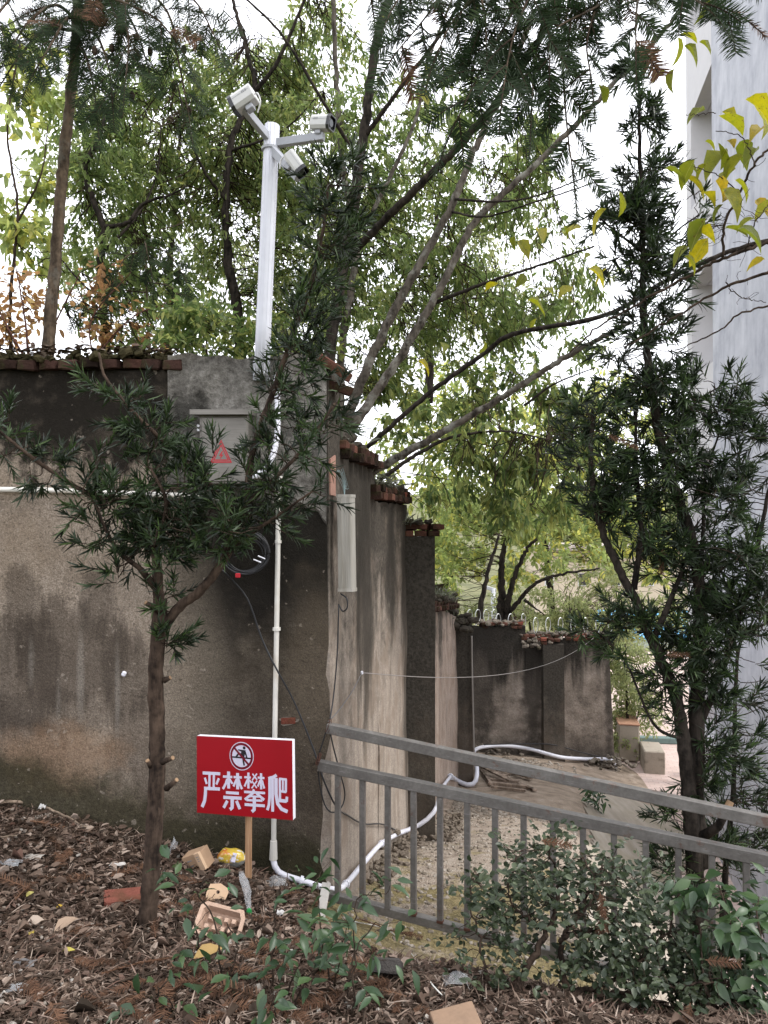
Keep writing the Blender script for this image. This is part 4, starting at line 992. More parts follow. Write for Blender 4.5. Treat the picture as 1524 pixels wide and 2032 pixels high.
n = NT("big_yellowing_leaves_spotted")
v = n.n("Attribute", attribute_name="var").outputs["Fac"]; oi = n.n("ObjectInfo").outputs["Random"]
c = n.ramp(n.math('FRACT', n.math('ADD', v, oi)), [(0, (.11, .13, .02)), (.5, (.19, .20, .025)), (.85, (.29, .25, .03)), (1, (.34, .23, .035))])
lx, ly, lz = n.xyz()
vein = n.step(n.math('ABSOLUTE', ly), .03, .0); c = n.mix(n.math('MULTIPLY', vein, .5), c, (.34, .33, .12))
c = n.mix(n.step(n.noise(7, 5, .7), .45, .7, 0, .6), c, (.09, .12, .02)); c = n.mix(n.step(n.noise(11, 4, .6), .62, .67, 0, .85), c, (.09, .05, .02))
tc = n.n("HueSaturation", {"Color": c, "Saturation": 1.1, "Value": 1.5}).outputs[0]
G_BIG = n.done(n.n("MixShader", {0: .5, 1: n.principled(c, .5, n.bump(n.noise(16, 3), .3, .02), spec=.3), 2: n.n("BsdfTranslucent", {"Color": tc}).outputs[0]}).outputs[0])

def skel(paths):
    """paths: list of (px,py,d) lists -> sampled points"""
    return [smooth([at(*p) for p in path], max(8, 4 * len(path))) for path in paths]

def limb_mesh(mb, pts, r0, r1, sides=8, knobs=.04):
    k = len(pts); t = np.linspace(0, 1, k)
    r = r0 + (r1 - r0) * t ** .8
    r = r * (1 + knobs * rng.normal(size=k))
    V, fs = tubes(pts, r, sides, True); mb.add(V, fs)

def blob_points(blobs, n_, clump=0):
    """points spread through ellipsoids (px, py, d, rx_px, ry_px, rd) - clumped round sub-centres"""
    w = np.array([b[3] * b[4] * (b[6] if len(b) > 6 else 1.0) for b in blobs], float); w /= w.sum()
    out = []
    for b, k in zip(blobs, rng.multinomial(n_, w)):
        if k == 0: continue
        c = at(b[0], b[1], b[2]); R = np.array([b[3] * b[2] / F_PX, b[5], b[4] * b[2] / F_PX])
        if clump:
            m = max(1, k // clump); cs = rvec(m) * (rng.random(m) ** .4)[:, None]
            q = cs[rng.integers(0, m, k)] + rng.normal(size=(k, 3)) * .17
        else: q = rvec(k) * (rng.random(k) ** .45)[:, None]
        out.append(c + q * R)
    return np.concatenate(out)

def nearest(q, S_):
    idx = np.empty(len(q), int); dist = np.empty(len(q))
    for a in range(0, len(q), 500):
        d = np.linalg.norm(q[a:a + 500, None] - S_[None], axis=2); idx[a:a + 500] = d.argmin(1); dist[a:a + 500] = d.min(1)
    return idx, dist

def branchlets(mb, q, S_, maxlen=2.0, r0=.006, r1=.0016, sag=.06, sides=3, K=6, frac=1.0):
    """thin curved twigs from the nearest skeleton point out to each q; returns outward axes"""
    i, dist = nearest(q, S_); s = S_[i]
    ax = nz(q - s)
    sel = rng.random(len(q)) < frac
    st = np.where((dist > maxlen)[:, None], q - ax * maxlen, s)
    t = np.linspace(0, 1, K)[None, :, None]
    bend = rng.normal(size=(len(q), 1, 3)) * (dist[:, None, None] * .13)
    P = st[:, None] * (1 - t) + q[:, None] * t + np.sin(t * math.pi) * bend
    P[:, :, 2] -= (np.sin(t * math.pi) * np.minimum(dist, 2)[:, None, None] * sag)[:, :, 0]
    P[:, 1:-1] += rng.normal(size=P[:, 1:-1].shape) * (np.minimum(dist, 1.0)[:, None, None] * .025)
    L = np.minimum(dist, maxlen)
    R = (r1 + (r0 - r1) * np.minimum(L / .8, 1.6)[:, None] * (1 - t[0, :, 0])[None])
    if sel.any():
        V, Fq = tubes(P[sel], R[sel], sides); mb.add(V, Fq)
    return ax

def broad_clusters(mb, q, ax, k, length, leaf, width, droop=.5, spread=.9, var0=None):
    """k leaves along a short twig at each q"""
    N = len(q)
    a = nz(ax * .5 + rng.normal(size=(N, 3)) * .6 + [0, 0, -.15 * droop])
    t = np.linspace(-.35, 1, k)[None, :] + rng.normal(size=(N, k)) * .1
    P = q[:, None] + a[:, None] * (t * length)[..., None] + rng.normal(size=(N, k, 3)) * length * .10
    D = a[:, None] * .55 + rng.normal(size=(N, k, 3)) * spread * .6 + np.array([0, 0, -droop])
    Nn = rng.normal(size=(N, k, 3)) * .55 + np.array([0, 0, 1.0])
    L = leaf * rng.uniform(.65, 1.25, (N, k)); W = width * rng.uniform(.75, 1.2, (N, k))
    V, Fq = leafset(P.reshape(-1, 3), D.reshape(-1, 3), Nn.reshape(-1, 3), L.ravel(), W.ravel())
    cv = rng.random(N) if var0 is None else var0
    v = np.clip(np.repeat(cv, k) * .55 + rng.random(N * k) * .45, 0, .999)
    mb.add(V, Fq, np.repeat(v, 6))
    return N * k

def podo_shoots(mb, q, ax, nsh, k, slen, leaf, width, up=.45):
    N = len(q)
    a = nz(ax[:, None] * .7 + rng.normal(size=(N, nsh, 3)) * .62 + np.array([0, 0, up])).reshape(-1, 3)
    M_ = len(a); base = np.repeat(q, nsh, 0) + rng.normal(size=(M_, 3)) * .012
    sl = slen * rng.uniform(.6, 1.3, M_)
    t = np.sqrt(np.linspace(.02, 1, k))[None, :]
    phi = (np.arange(k) * 2.399)[None] + rng.uniform(0, 6, (M_, 1))
    ref = nz(np.cross(a, rvec(M_))); bb = np.cross(a, ref)
    ang = np.radians(68 - 38 * t + rng.normal(size=(M_, k)) * 7)
    rad = ref[:, None] * np.cos(phi)[..., None] + bb[:, None] * np.sin(phi)[..., None]
    D = a[:, None] * np.cos(ang)[..., None] + rad * np.sin(ang)[..., None]
    P = base[:, None] + a[:, None] * (t * sl[:, None])[..., None]
    Nn = np.cross(np.cross(D, a[:, None]), D) + rng.normal(size=D.shape) * .2
    L = leaf * rng.uniform(.7, 1.15, (M_, k)) * (1.0 - .25 * t ** 4)
    V, Fq = leafset(P.reshape(-1, 3), D.reshape(-1, 3), Nn.reshape(-1, 3), L.ravel(), width * rng.uniform(.8, 1.15, M_ * k), T_NEEDLE)
    v = np.clip(np.repeat(rng.random(M_), k) * .6 + rng.random(M_ * k) * .2 + np.tile(np.linspace(0, .2, k), M_), 0, .999)
    mb.add(V, Fq, np.repeat(v, 6))
    S_ = np.stack([base, base + a * sl[:, None]], 1)
    return S_

def fir_spray(mbn, mbs, base, dirv, length, needle, droop=.5, k=34, var=.5, flat=None):
    """a Cunninghamia-like shoot: curved stem and two ranks of curved needles"""
    dirv = nz(dirv); K = 10; pts = [np.array(base, float)]; d = dirv.copy()
    for _ in range(K):
        d = nz(d + np.array([0, 0, -droop / K])); pts.append(pts[-1] + d * length / K)
    pts = np.array(pts); V, fs = tubes(pts, np.linspace(.0042, .0016, K + 1), 4); mbs.add(V, fs)
    t = np.linspace(.05, .98, k); ip = t * K; i0 = np.minimum(ip.astype(int), K - 1); f = (ip - i0)[:, None]
    P = pts[i0] * (1 - f) + pts[i0 + 1] * f; A = nz(pts[i0 + 1] - pts[i0])
    up = flat if flat is not None else nz(np.array([rng.normal() * .7, rng.normal() * .7 - .6, .8]))
    side = nz(np.cross(A, up)); nn = np.cross(side, A)
    env = np.clip(np.minimum(t * 6 + .5, (1 - t) * 5 + .45), .3, 1)
    Ps, Ds, Ns, Ls = [], [], [], []
    for s_ in (1, -1):
        for el in (.12, -.30):
            D = side * s_ + A * (.55 + .25 * rng.random((k, 1))) + nn * (el + rng.normal(size=(k, 1)) * .16)
            Ps.append(P + rng.normal(size=P.shape) * .002); Ds.append(D); Ns.append(nn + rng.normal(size=P.shape) * .2 + A * .3); Ls.append(needle * env * rng.uniform(.8, 1.15, k))
    L = np.concatenate(Ls)
    V, Fq = leafset(np.concatenate(Ps), np.concatenate(Ds), np.concatenate(Ns), L, np.full(len(L), .0042), T_NEEDLE)
    # needles curl toward the tip of the shoot
    mbn.add(V, Fq, np.repeat(np.clip(var + rng.normal(size=len(L)) * .15, 0, .999), 6))

# ------------------------------------------------------------------ tree behind the stepped wall (leaning stems over the ramp)
tb = thing("leaning_tree", at(700, 960, 6.2), "multi-stemmed tree leaning out from behind the wall over the ramp, bark patched with lichen", "tree")
ST = [([(650, 900, 6.3), (655, 700, 6.2), (688, 490, 6.2), (722, 270, 6.2), (740, 120, 6.2), (778, -30, 6.2)], .060, .034, M_BARK),
      ([(672, 900, 6.6), (678, 690, 6.6), (700, 560, 6.6), (705, 470, 6.7), (680, 330, 6.8), (668, 160, 7.0), (660, -20, 7.0)], .042, .022, M_BARKLI),
      ([(668, 900, 6.0), (700, 800, 6.0), (770, 640, 6.0), (832, 525, 6.0), (900, 400, 6.0), (940, 300, 6.0), (1010, 150, 6.0), (1060, 20, 6.0)], .047, .021, M_BARKLI),
      ([(672, 930, 5.75), (690, 862, 5.75), (790, 715, 5.75), (880, 560, 5.75), (925, 468, 5.8), (962, 418, 5.8), (1080, 310, 5.8), (1200, 185, 5.8), (1290, 92, 5.8), (1350, 20, 5.8)], .044, .015, M_BARKLI),
      ([(690, 512, 6.15), (740, 460, 5.9), (830, 370, 5.6), (910, 290, 5.4), (1000, 185, 5.2), (1080, 60, 5.1), (1130, -40, 5.0)], .036, .024, M_BARK),
      ([(715, 950, 5.7), (760, 925, 5.7), (870, 862, 5.6), (990, 792, 5.5), (1080, 735, 5.4), (1160, 688, 5.3), (1250, 640, 5.2)], .036, .016, M_BARKLI),
      ([(728, 888, 5.6), (850, 782, 5.5), (960, 702, 5.4), (1022, 662, 5.3), (1200, 626, 5.2), (1330, 552, 5.1), (1450, 498, 5.0), (1560, 470, 4.9)], .019, .015, M_BARK),
      ([(735, 965, 6.2), (830, 900, 6.2), (905, 866, 6.2), (1000, 856, 6.2), (1085, 872, 6.2)], .024, .006, M_BARK),
      ([(860, 602, 5.8), (960, 563, 5.6), (1060, 530, 5.5), (1180, 488, 5.3)], .017, .006, M_BARK),
      ([(900, 395, 6.0), (980, 400, 5.6), (1060, 390, 5.4), (1190, 340, 5.2)], .012, .004, M_BARK),
      ([(895, 420, 6.0), (960, 430, 5.6), (1050, 405, 5.4), (1210, 352, 5.2)], .011, .004, M_BARK),
      ([(725, 270, 6.2), (790, 180, 6.0), (880, 60, 5.9), (930, -30, 5.8)], .022, .012, M_BARK),
      ([(740, 420, 6.2), (820, 250, 6.2), (850, 120, 6.2), (905, -20, 6.2)], .02, .009, M_BARKLI),
      ([(700, 300, 6.2), (640, 200, 6.0), (560, 70, 5.9), (480, -10, 5.8)], .017, .008, M_BARK),
      ([(1040, 805, 5.6), (1100, 762, 5.5), (1180, 730, 5.4)], .011, .004, M_BARK)]
pts_all = []
for k, (path, r0, r1, mt) in enumerate(ST):
    p = smooth([at(*q) for q in path], 10 * len(path)); p[1:-1] += rng.normal(size=p[1:-1].shape) * r0 * .10; pts_all.append(p)
    mb = MB(); limb_mesh(mb, p, r0, r1, 10); mb.build("trunk" if k < 4 else "branch", mt, tb, True)
S_B = np.concatenate(pts_all)
tw = MB(); lv = MB()
blobs = [(800, 330, 7.2, 150, 170, .9, .8), (960, 330, 7.4, 130, 130, .8, .9), (1060, 300, 7.2, 90, 110, .6, .8), (1010, 420, 7.2, 120, 70, .6, .7), (820, 530, 7.4, 170, 140, .9),
         (960, 600, 7.2, 170, 110, .9), (1075, 590, 7.0, 100, 105, .6, 1.1), (1000, 690, 7.0, 150, 70, .7), (760, 650, 7.2, 130, 120, .9), (900, 210, 7.4, 110, 60, .6, .6), (700, 420, 7.2, 120, 120, .8)]
q = blob_points(blobs, 1500, 13); ax = branchlets(tw, q, S_B, .6, .006, .0016, .08, frac=.4)
broad_clusters(lv, q, ax, 12, .15, .076, .025, .75)
stuff(lv.build("foliage", G_CAMPHOR, tb)); lv = MB()
blobs = [(830, 800, 7.0, 120, 70, .9), (980, 830, 7.0, 170, 80, .9), (1080, 880, 6.8, 110, 90, .7), (900, 930, 7.2, 110, 70, .8), (1050, 970, 6.8, 110, 70, .7), (1120, 800, 6.8, 70, 70, .6)]
q = blob_points(blobs, 400, 10); ax = branchlets(tw, q, S_B, .7, .006, .0016, .08, frac=.4)
broad_clusters(lv, q, ax, 12, .17, .095, .034, .8, var0=rng.random(len(q)) * .5 + .45)
stuff(lv.build("foliage", G_CAMPHOR, tb))
stuff(tw.build("twigs", M_TWIG, tb))
bigm = [MB().add(T_BROAD[0] * np.array([1, 1, 1.0]) + np.column_stack([np.zeros(14), np.zeros(14), .09 * np.sin(T_BROAD[0][:, 0] * 6 + s_) * np.abs(T_BROAD[0][:, 1]) * 2 + .35 * np.abs(T_BROAD[0][:, 1]) - c_ * T_BROAD[0][:, 0] ** 2]), T_BROAD[1], rng.random()).mesh("big_leaf", G_BIG, True) for s_, c_ in ((0, .1), (1, .25), (2, .4), (3, .0))]
def hang_leaf(parent, px, py, d, L, meshes, ratio=.62, down=.7, name="leaf"):
    a = rng.uniform(0, 2 * math.pi)
    D = np.array([math.cos(a), .5 * math.sin(a), -down * rng.uniform(.3, 1.2)])
    Nn = np.array([rng.normal() * .4, -.7 + rng.normal() * .4, .9])
    return inst(name, random.choice(meshes), leaf_matrix(at(px, py, d) - nz(D) * L * .5, D, Nn, L, L * ratio), parent)
for (px, py, l) in [(1040, 492, 40), (1072, 466, 38), (1138, 456, 36), (1035, 555, 30), (1068, 605, 44), (1122, 580, 36), (1125, 462, 28), (1090, 578, 22), (1165, 508, 18), (1190, 545, 34), (880, 690, 30), (845, 725, 36), (960, 690, 26), (975, 570, 30), (1060, 645, 26), (1020, 480, 24), (840, 195, 40), (770, 40, 36)]:
    hang_leaf(tb, px, py, 5.3, l * 5.3 / F_PX * 1.1, bigm)

# ------------------------------------------------------------------ trees behind the front wall
def back_tree(label, stems, blobs, nq, k, leaf, width, mat, bark, base, group=None, twigfrac=.4, droop=.7, clump=11, maxlen=.7, var0=None, name="broadleaf_tree", clen=.17):
    t = thing(name, at(*base), label, "tree", group)
    S_ = []
    for j, (path, r0, r1) in enumerate(stems):
        p = smooth([at(*q_) for q_ in path], 9 * len(path)); p[1:-1] += rng.normal(size=p[1:-1].shape) * r0 * .12; S_.append(p)
        mb = MB(); limb_mesh(mb, p, r0, r1, 8); mb.build("trunk" if j == 0 else "branch", bark, t, True)
    S_ = np.concatenate(S_); tw = MB(); lv = MB()
    q = blob_points(blobs, nq, clump); ax = branchlets(tw, q, S_, maxlen, .007, .0016, .07, frac=twigfrac)
    broad_clusters(lv, q, ax, k, clen, leaf, width, droop, var0=None if var0 is None else np.clip(var0 + rng.normal(size=len(q)) * .2, 0, 1))
    stuff(lv.build("foliage", mat, t)); stuff(tw.build("twigs", M_TWIG, t))
    return t
GT = "trees behind the front wall"
back_tree("green broadleaf tree behind the wall, its dark trunk just left of the white pole",
          [([(478, 720, 7.4), (470, 610, 7.4), (452, 520, 7.4), (448, 420, 7.4), (456, 300, 7.4), (480, 235, 7.4), (506, 182, 7.4), (488, 90, 7.4), (455, -20, 7.4)], .062, .016),
           ([(506, 182, 7.4), (552, 120, 7.3), (600, 10, 7.2), (620, -40, 7.2)], .024, .012), ([(450, 400, 7.4), (400, 330, 7.2), (370, 240, 7.0), (350, 160, 7.0)], .02, .006),
           ([(455, 300, 7.4), (560, 260, 7.2), (640, 180, 7.2)], .016, .006)],
          [(480, 130, 8.0, 150, 110, .9, .9), (400, 260, 7.9, 150, 120, .9), (560, 260, 8.0, 130, 130, .8), (430, 420, 7.9, 140, 120, .9), (580, 430, 7.8, 120, 130, .8), (620, 120, 8.2, 110, 110, .7, .8), (560, 590, 7.8, 110, 90, .7, .8), (640, 560, 7.6, 60, 120, .6, .7)],
          1600, 12, .076, .025, G_CAMPHOR, M_BARK, (478, 760, 7.4), GT)
back_tree("broadleaf tree with a forked crooked trunk behind the wall, nearer the fir than the pole",
          [([(212, 740, 6.8), (203, 600, 6.8), (200, 520, 6.8), (206, 452, 6.8), (180, 385, 6.8), (170, 335, 6.8), (192, 280, 6.8), (230, 180, 6.9)], .05, .014),
           ([(206, 452, 6.8), (252, 442, 6.7), (285, 405, 6.7), (350, 382, 6.6), (372, 368, 6.6)], .026, .007), ([(205, 500, 6.8), (270, 430, 6.9), (310, 350, 7.0), (320, 250, 7.0)], .016, .005),
           ([(208, 600, 6.8), (160, 560, 6.7), (110, 500, 6.7)], .014, .005)],
          [(250, 330, 7.4, 130, 130, .9), (180, 460, 7.3, 110, 100, .8, .9), (300, 540, 7.3, 130, 100, .8, .9), (200, 250, 7.6, 100, 90, .8, .8), (330, 190, 7.8, 110, 100, .8, .8), (330, 640, 7.0, 140, 60, .7, .9)],
          950, 12, .074, .025, G_CAMPHOR, M_BARK, (212, 760, 6.8), GT)
back_tree("thin tree behind the wall at the far left with sparse yellowing leaves",
          [([(25, 760, 6.4), (20, 600, 6.4), (35, 420, 6.4), (15, 260, 6.4), (40, 80, 6.4)], .02, .006), ([(30, 450, 6.4), (80, 350, 6.3), (95, 250, 6.3)], .012, .004)],
          [(40, 90, 6.6, 60, 90, .5), (60, 180, 6.6, 60, 50, .5), (30, 330, 6.6, 50, 110, .5), (30, 480, 6.6, 60, 60, .5)],
          110, 8, .11, .055, G_YELLOW, M_TWIG, (25, 780, 6.4), GT, droop=.5, clump=5)
back_tree("low orange-leaved shrubby tree just above the left part of the wall",
          [([(60, 760, 6.0), (50, 640, 6.0), (30, 520, 6.0)], .014, .004), ([(60, 740, 6.0), (120, 620, 6.0), (160, 540, 6.0)], .012, .004), ([(150, 760, 6.0), (250, 640, 6.0), (330, 600, 6.0)], .012, .004),
           ([(60, 730, 6.0), (0, 620, 6.0), (-30, 540, 6.0)], .010, .004), ([(200, 760, 6.0), (180, 640, 6.0), (260, 540, 6.0)], .010, .003)],
          [(50, 590, 6.3, 80, 70, .5), (230, 600, 6.4, 100, 60, .5, 1.1), (290, 660, 6.3, 90, 35, .4), (90, 670, 6.2, 90, 30, .4, .5)],
          105, 6, .075, .038, G_ORANGE, m_bark("reddish_twig", (.05, .022, .018), (.13, .065, .05)), (120, 760, 6.0), GT, twigfrac=1, droop=.2, clump=5)
back_tree("light green bushy undergrowth tree just above the wall beside the white pole",
          [([(420, 760, 6.0), (410, 680, 6.0), (430, 620, 6.0)], .014, .005), ([(560, 760, 6.2), (580, 680, 6.2), (600, 620, 6.2)], .014, .005)],
          [(420, 650, 6.1, 90, 45, .4), (590, 680, 6.4, 80, 40, .4), (480, 690, 6.0, 130, 22, .4)],
          230, 9, .075, .034, G_CAMPHOR, M_TWIG, (430, 790, 6.0), GT, droop=.3, var0=.75, clump=6)
back_tree("added pale green tree behind the canopy, its pale leaves giving a hazy look left of the white pole",
          [([(330, 760, 15), (340, 500, 15), (360, 250, 15)], .10, .03)],
          [(220, 300, 15, 150, 130, 1.5), (420, 250, 15, 160, 160, 1.5), (560, 420, 15, 140, 170, 1.5), (340, 500, 15, 190, 110, 1.5), (130, 500, 15, 110, 90, 1.2, .6), (600, 200, 16, 120, 140, 1.5, .7), (520, 620, 15, 150, 60, 1.2)],
          900, 12, .13, .045, G_FARG, M_BARK, (330, 790, 15), GT, twigfrac=.15, droop=.5, clump=10, maxlen=1.5, clen=.28)  # added tree: pale leaves stand in for haze in the canopy's sky gaps
back_tree("added pale green tree behind the canopy, its pale leaves giving a hazy look right of the leaning stems",
          [([(850, 800, 15), (860, 500, 15), (880, 300, 15)], .10, .03)],
          [(800, 420, 15, 120, 150, 1.5), (930, 480, 15, 130, 130, 1.5), (1010, 620, 15, 120, 90, 1.2), (860, 660, 15, 140, 90, 1.5), (760, 600, 15, 90, 120, 1.5), (940, 330, 15, 110, 80, 1.2, .6)],
          560, 12, .13, .045, G_FARG, M_BARK, (850, 830, 15), GT, twigfrac=.15, droop=.5, clump=10, maxlen=1.5, clen=.28)  # second added tree, its leaf colour imitating haze behind the leaning stems
# the slender fir left of the pole: bare trunk and drooping crown at the top of the picture
ft = thing("fir_tree", at(90, 780, 5.6), "slender fir behind the wall with a bare straight trunk and a dark drooping crown", "tree")
p = smooth([at(88, 780, 5.6), at(95, 690, 5.6), at(110, 520, 5.6), at(128, 300, 5.6), at(146, 140, 5.6), at(152, 40, 5.6), at(156, -60, 5.6)], 60); p += rng.normal(size=p.shape) * .003
mb = MB(); limb_mesh(mb, p, .050, .034, 12, .04); mb.build("trunk", M_BARKFIR, ft, True)
nd, sm = MB(), MB()
def fir_limb(nd, sm, mbl, path, lim_r, slen, needle, spacing, both=True, k=30, droop=.55, dead=None, varb=.45):
    p = smooth([at(*q_) for q_ in path], 24); V, fs = tubes(p, np.linspace(lim_r, lim_r * .35, 24), 6); mbl.add(V, fs)
    L = np.linalg.norm(np.diff(p, axis=0), axis=1).sum(); m = max(2, int(L / spacing)); sgn = 1
    for j in range(m):
        t = (j + .6) / m; i0 = min(int(t * 23), 22); b = p[i0] + (p[i0 + 1] - p[i0]) * (t * 23 - i0); A = nz(p[i0 + 1] - p[i0])
        side = nz(np.cross(A, np.array([0, 1, .2]))); sgn = -sgn
        D = A * .75 + side * sgn * .75 + rng.normal(size=3) * .22
        tgt = dead if (dead is not None and rng.random() < .07) else nd
        fir_spray(tgt, sm, b, D, slen * rng.uniform(.65, 1.15) * (1.0 - .35 * t), needle, droop, k, varb + rng.normal() * .15)
    fir_spray(nd, sm, p[-1], p[-1] - p[-2], slen * .8, needle, droop, k, varb)
lb = MB(); dd_ = MB()
for path in [[(150, 60, 5.6), (90, 60, 5.3), (40, 110, 5.0), (0, 170, 4.9)], [(152, 40, 5.6), (110, 10, 5.2), (60, 40, 4.9), (25, 90, 4.8)], [(152, 60, 5.6), (190, 70, 5.2), (215, 130, 5.0), (222, 190, 4.9)],
             [(154, 20, 5.6), (230, 10, 5.2), (270, 60, 5.0), (290, 120, 4.9)], [(154, 0, 5.6), (260, -30, 5.2), (330, 20, 5.0), (352, 110, 4.9), (372, 215, 4.85)], [(155, -20, 5.6), (300, -60, 5.2), (385, 0, 5.0), (425, 70, 4.9)],
             [(150, 80, 5.6), (170, 110, 5.2), (185, 170, 5.0), (192, 225, 4.9)], [(154, 0, 5.6), (200, -10, 5.0), (300, 30, 4.8), (340, 70, 4.8)], [(150, 30, 5.6), (130, 40, 5.0), (100, 90, 4.8), (70, 140, 4.75)],
             [(154, -20, 5.6), (60, -30, 5.0), (10, 10, 4.8), (-20, 60, 4.7)], [(155, -10, 5.6), (240, 40, 5.0), (255, 90, 4.9), (250, 150, 4.8)]]:
    fir_limb(nd, sm, lb, path, .014, .38, .080, .085, k=26, dead=dd_, varb=.3)
lb.build("limbs", M_BARKFIR, ft, True); stuff(nd.build("needles", G_FIR, ft)); stuff(dd_.build("dead_needles", G_DEADFIR, ft)); stuff(sm.build("shoot_stems", M_TWIG, ft))
cn = MB()
for (px, py) in [(222, 95), (188, 100), (240, 225), (215, 228), (298, 102), (365, 98), (375, 220), (262, 190), (345, 170), (270, 75)]:
    c = at(px, py, 4.95); V, fs = tubes(np.array([c + [0, 0, .03], c + [0, 0, .01], c - [0, 0, .02], c - [0, 0, .035]]), np.array([.006, .02, .018, .004]), 8, True); cn.add(V, fs)
stuff(cn.build("cones", M_BARKBR, ft))
back2 = thing("fir_sapling", at(300, 760, 6.4), "young fir with drooping fronds showing above the middle of the wall", "tree")
nd, sm, lb = MB(), MB(), MB()
mb = MB(); limb_mesh(mb, smooth([at(300, 780, 6.4), at(292, 600, 6.4), at(288, 480, 6.4)], 20), .014, .005, 6); mb.build("trunk", M_BARKFIR, back2, True)
for path in [[(288, 490, 6.4), (330, 500, 6.2), (360, 540, 6.1)], [(288, 500, 6.4), (250, 510, 6.2), (225, 560, 6.1)], [(290, 560, 6.4), (340, 570, 6.2), (370, 620, 6.1)], [(290, 580, 6.4), (230, 580, 6.2), (170, 620, 6.1)], [(288, 480, 6.4), (290, 490, 6.0), (300, 540, 5.9)]]:
    fir_limb(nd, sm, lb, path, .008, .26, .06, .08, k=22)
lb.build("limbs", M_BARKFIR, back2, True); stuff(nd.build("needles", G_FIR, back2)); stuff(sm.build("shoot_stems", M_TWIG, back2))

# fir branches hanging into the top of the picture, close by
fb = thing("fir_branch", at(1080, -160, 3.0), "dark fir branches hanging down into the top right of the view", "tree")
nd, sm, lb, dd_ = MB(), MB(), MB(), MB()
for path in [[(1120, -120, 3.2), (1040, -10, 3.1), (985, 80, 3.05), (930, 190, 3.0), (905, 240, 3.0)], [(1140, -100, 3.2), (1085, 20, 3.1), (1062, 120, 3.05), (1055, 215, 3.0)], [(1180, -110, 3.2), (1130, 0, 3.15), (1118, 120, 3.1), (1124, 240, 3.05), (1135, 330, 3.05)],
             [(1060, -110, 3.2), (960, -20, 3.1), (900, 40, 3.05), (870, 100, 3.0)], [(980, -110, 3.2), (900, -40, 3.1), (840, 40, 3.05), (790, 100, 3.0)], [(880, -110, 3.2), (830, -50, 3.1), (790, 0, 3.0)],
             [(1220, -110, 3.2), (1190, -10, 3.1), (1165, 80, 3.05), (1172, 150, 3.0)], [(1300, -110, 3.2), (1270, -20, 3.1), (1262, 40, 3.05), (1262, 90, 3.0)], [(1330, -110, 3.2), (1390, -40, 3.1), (1425, -10, 3.05), (1440, 25, 3.0)],
             [(1100, -120, 3.1), (1030, 40, 3.0), (1010, 110, 2.95), (1000, 170, 2.9)], [(1060, -120, 3.3), (985, -20, 3.2), (950, 70, 3.1), (940, 130, 3.05)], [(1250, -120, 3.2), (1215, -10, 3.1), (1100, 60, 3.0), (1090, 130, 3.0)],
             [(930, -110, 3.1), (960, 20, 3.0), (965, 90, 3.0)], [(700, -110, 3.4), (725, -60, 3.3), (735, -10, 3.3)], [(1330, -110, 3.2), (1330, -40, 3.1), (1395, 10, 3.0)]]:
    fir_limb(nd, sm, lb, path, .008, .29, .068, .076, k=26, dead=dd_, varb=.3)
lb.build("limbs", M_BARKFIR, fb, True); stuff(nd.build("needles", G_FIR, fb)); stuff(dd_.build("dead_needles", G_DEADFIR, fb)); stuff(sm.build("shoot_stems", M_TWIG, fb))

# ------------------------------------------------------------------ podocarpus in front of the wall
def podo_tree(label, stems, fol, base, leaf, width, slen, nsh, k, name="podocarpus", up=.45):
    t = thing(name, base, label, "tree"); Sx = []
    for j, (path, r0, r1) in enumerate(stems):
        p = smooth([at(*q_) for q_ in path], 10 * len(path)); p[1:-1] += rng.normal(size=p[1:-1].shape) * r0 * .045
        if j == 0: p[0] = base - np.array([0, 0, .08])
        Sx.append(p); mb = MB(); limb_mesh(mb, p, r0, r1, 12, .022); mb.build("trunk" if j == 0 else "branch", M_BARKBR if name == "podocarpus" else M_BARK, t, True)
    Sx = np.concatenate(Sx); tw, lv = MB(), MB()
    for blobs, nq in fol:
        q = blob_points(blobs, nq); ax = branchlets(tw, q, Sx, .5, .007, .0022, .03, sides=4)
        S2 = podo_shoots(lv, q, ax, nsh, k, slen, leaf, width, up)
        V, Fq = tubes(S2, np.broadcast_to(np.array([.0022, .0012]), S2.shape[:2]), 3); tw.add(V, Fq)
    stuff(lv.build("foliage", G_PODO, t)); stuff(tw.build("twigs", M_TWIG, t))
    return t
def along(path, n_, rx, ry, rd, d=None):
    P = np.array([p[:2] for p in path], float); s = np.concatenate([[0], np.cumsum(np.linalg.norm(np.diff(P, axis=0), axis=1))]); D = np.array([p[2] for p in path])
    u = np.linspace(0, s[-1], n_); return [(np.interp(v, s, P[:, 0]), np.interp(v, s, P[:, 1]), np.interp(v, s, D), rx, ry, rd) for v in u]
c0 = g(292, 1838); dC = c0[1]
cA = [(292, 1838, dC), (302, 1700, dC), (312, 1500, dC + .02), (309, 1350, dC), (316, 1240, dC), (318, 1190, dC)]
cR = [(322, 1245, dC), (360, 1200, dC), (402, 1168, dC - .02), (452, 1095, dC - .02), (488, 980, dC), (503, 890, dC), (540, 782, dC), (576, 680, dC), (615, 570, dC), (640, 460, dC), (652, 365, dC)]
cL = [(316, 1210, dC), (311, 1120, dC), (308, 1060, dC + .05)]
cL1 = [(309, 1080, dC + .05), (300, 1010, dC + .05), (190, 985, dC), (110, 940, dC), (40, 890, dC - .05), (-30, 830, dC - .05)]
cL2 = [(312, 1170, dC), (280, 1130, dC - .05), (235, 1095, dC - .05), (205, 1040, dC - .1), (190, 1000, dC - .1)]
cC = [(470, 1020, dC), (400, 945, dC), (330, 880, dC - .03), (262, 815, dC - .05), (210, 750, dC - .05), (196, 700, dC - .05)]
cE = [(482, 1005, dC), (545, 950, dC - .05), (610, 880, dC - .05), (665, 800, dC - .05)]
cE2 = [(455, 1090, dC), (540, 1030, dC - .05), (620, 975, dC - .1)]
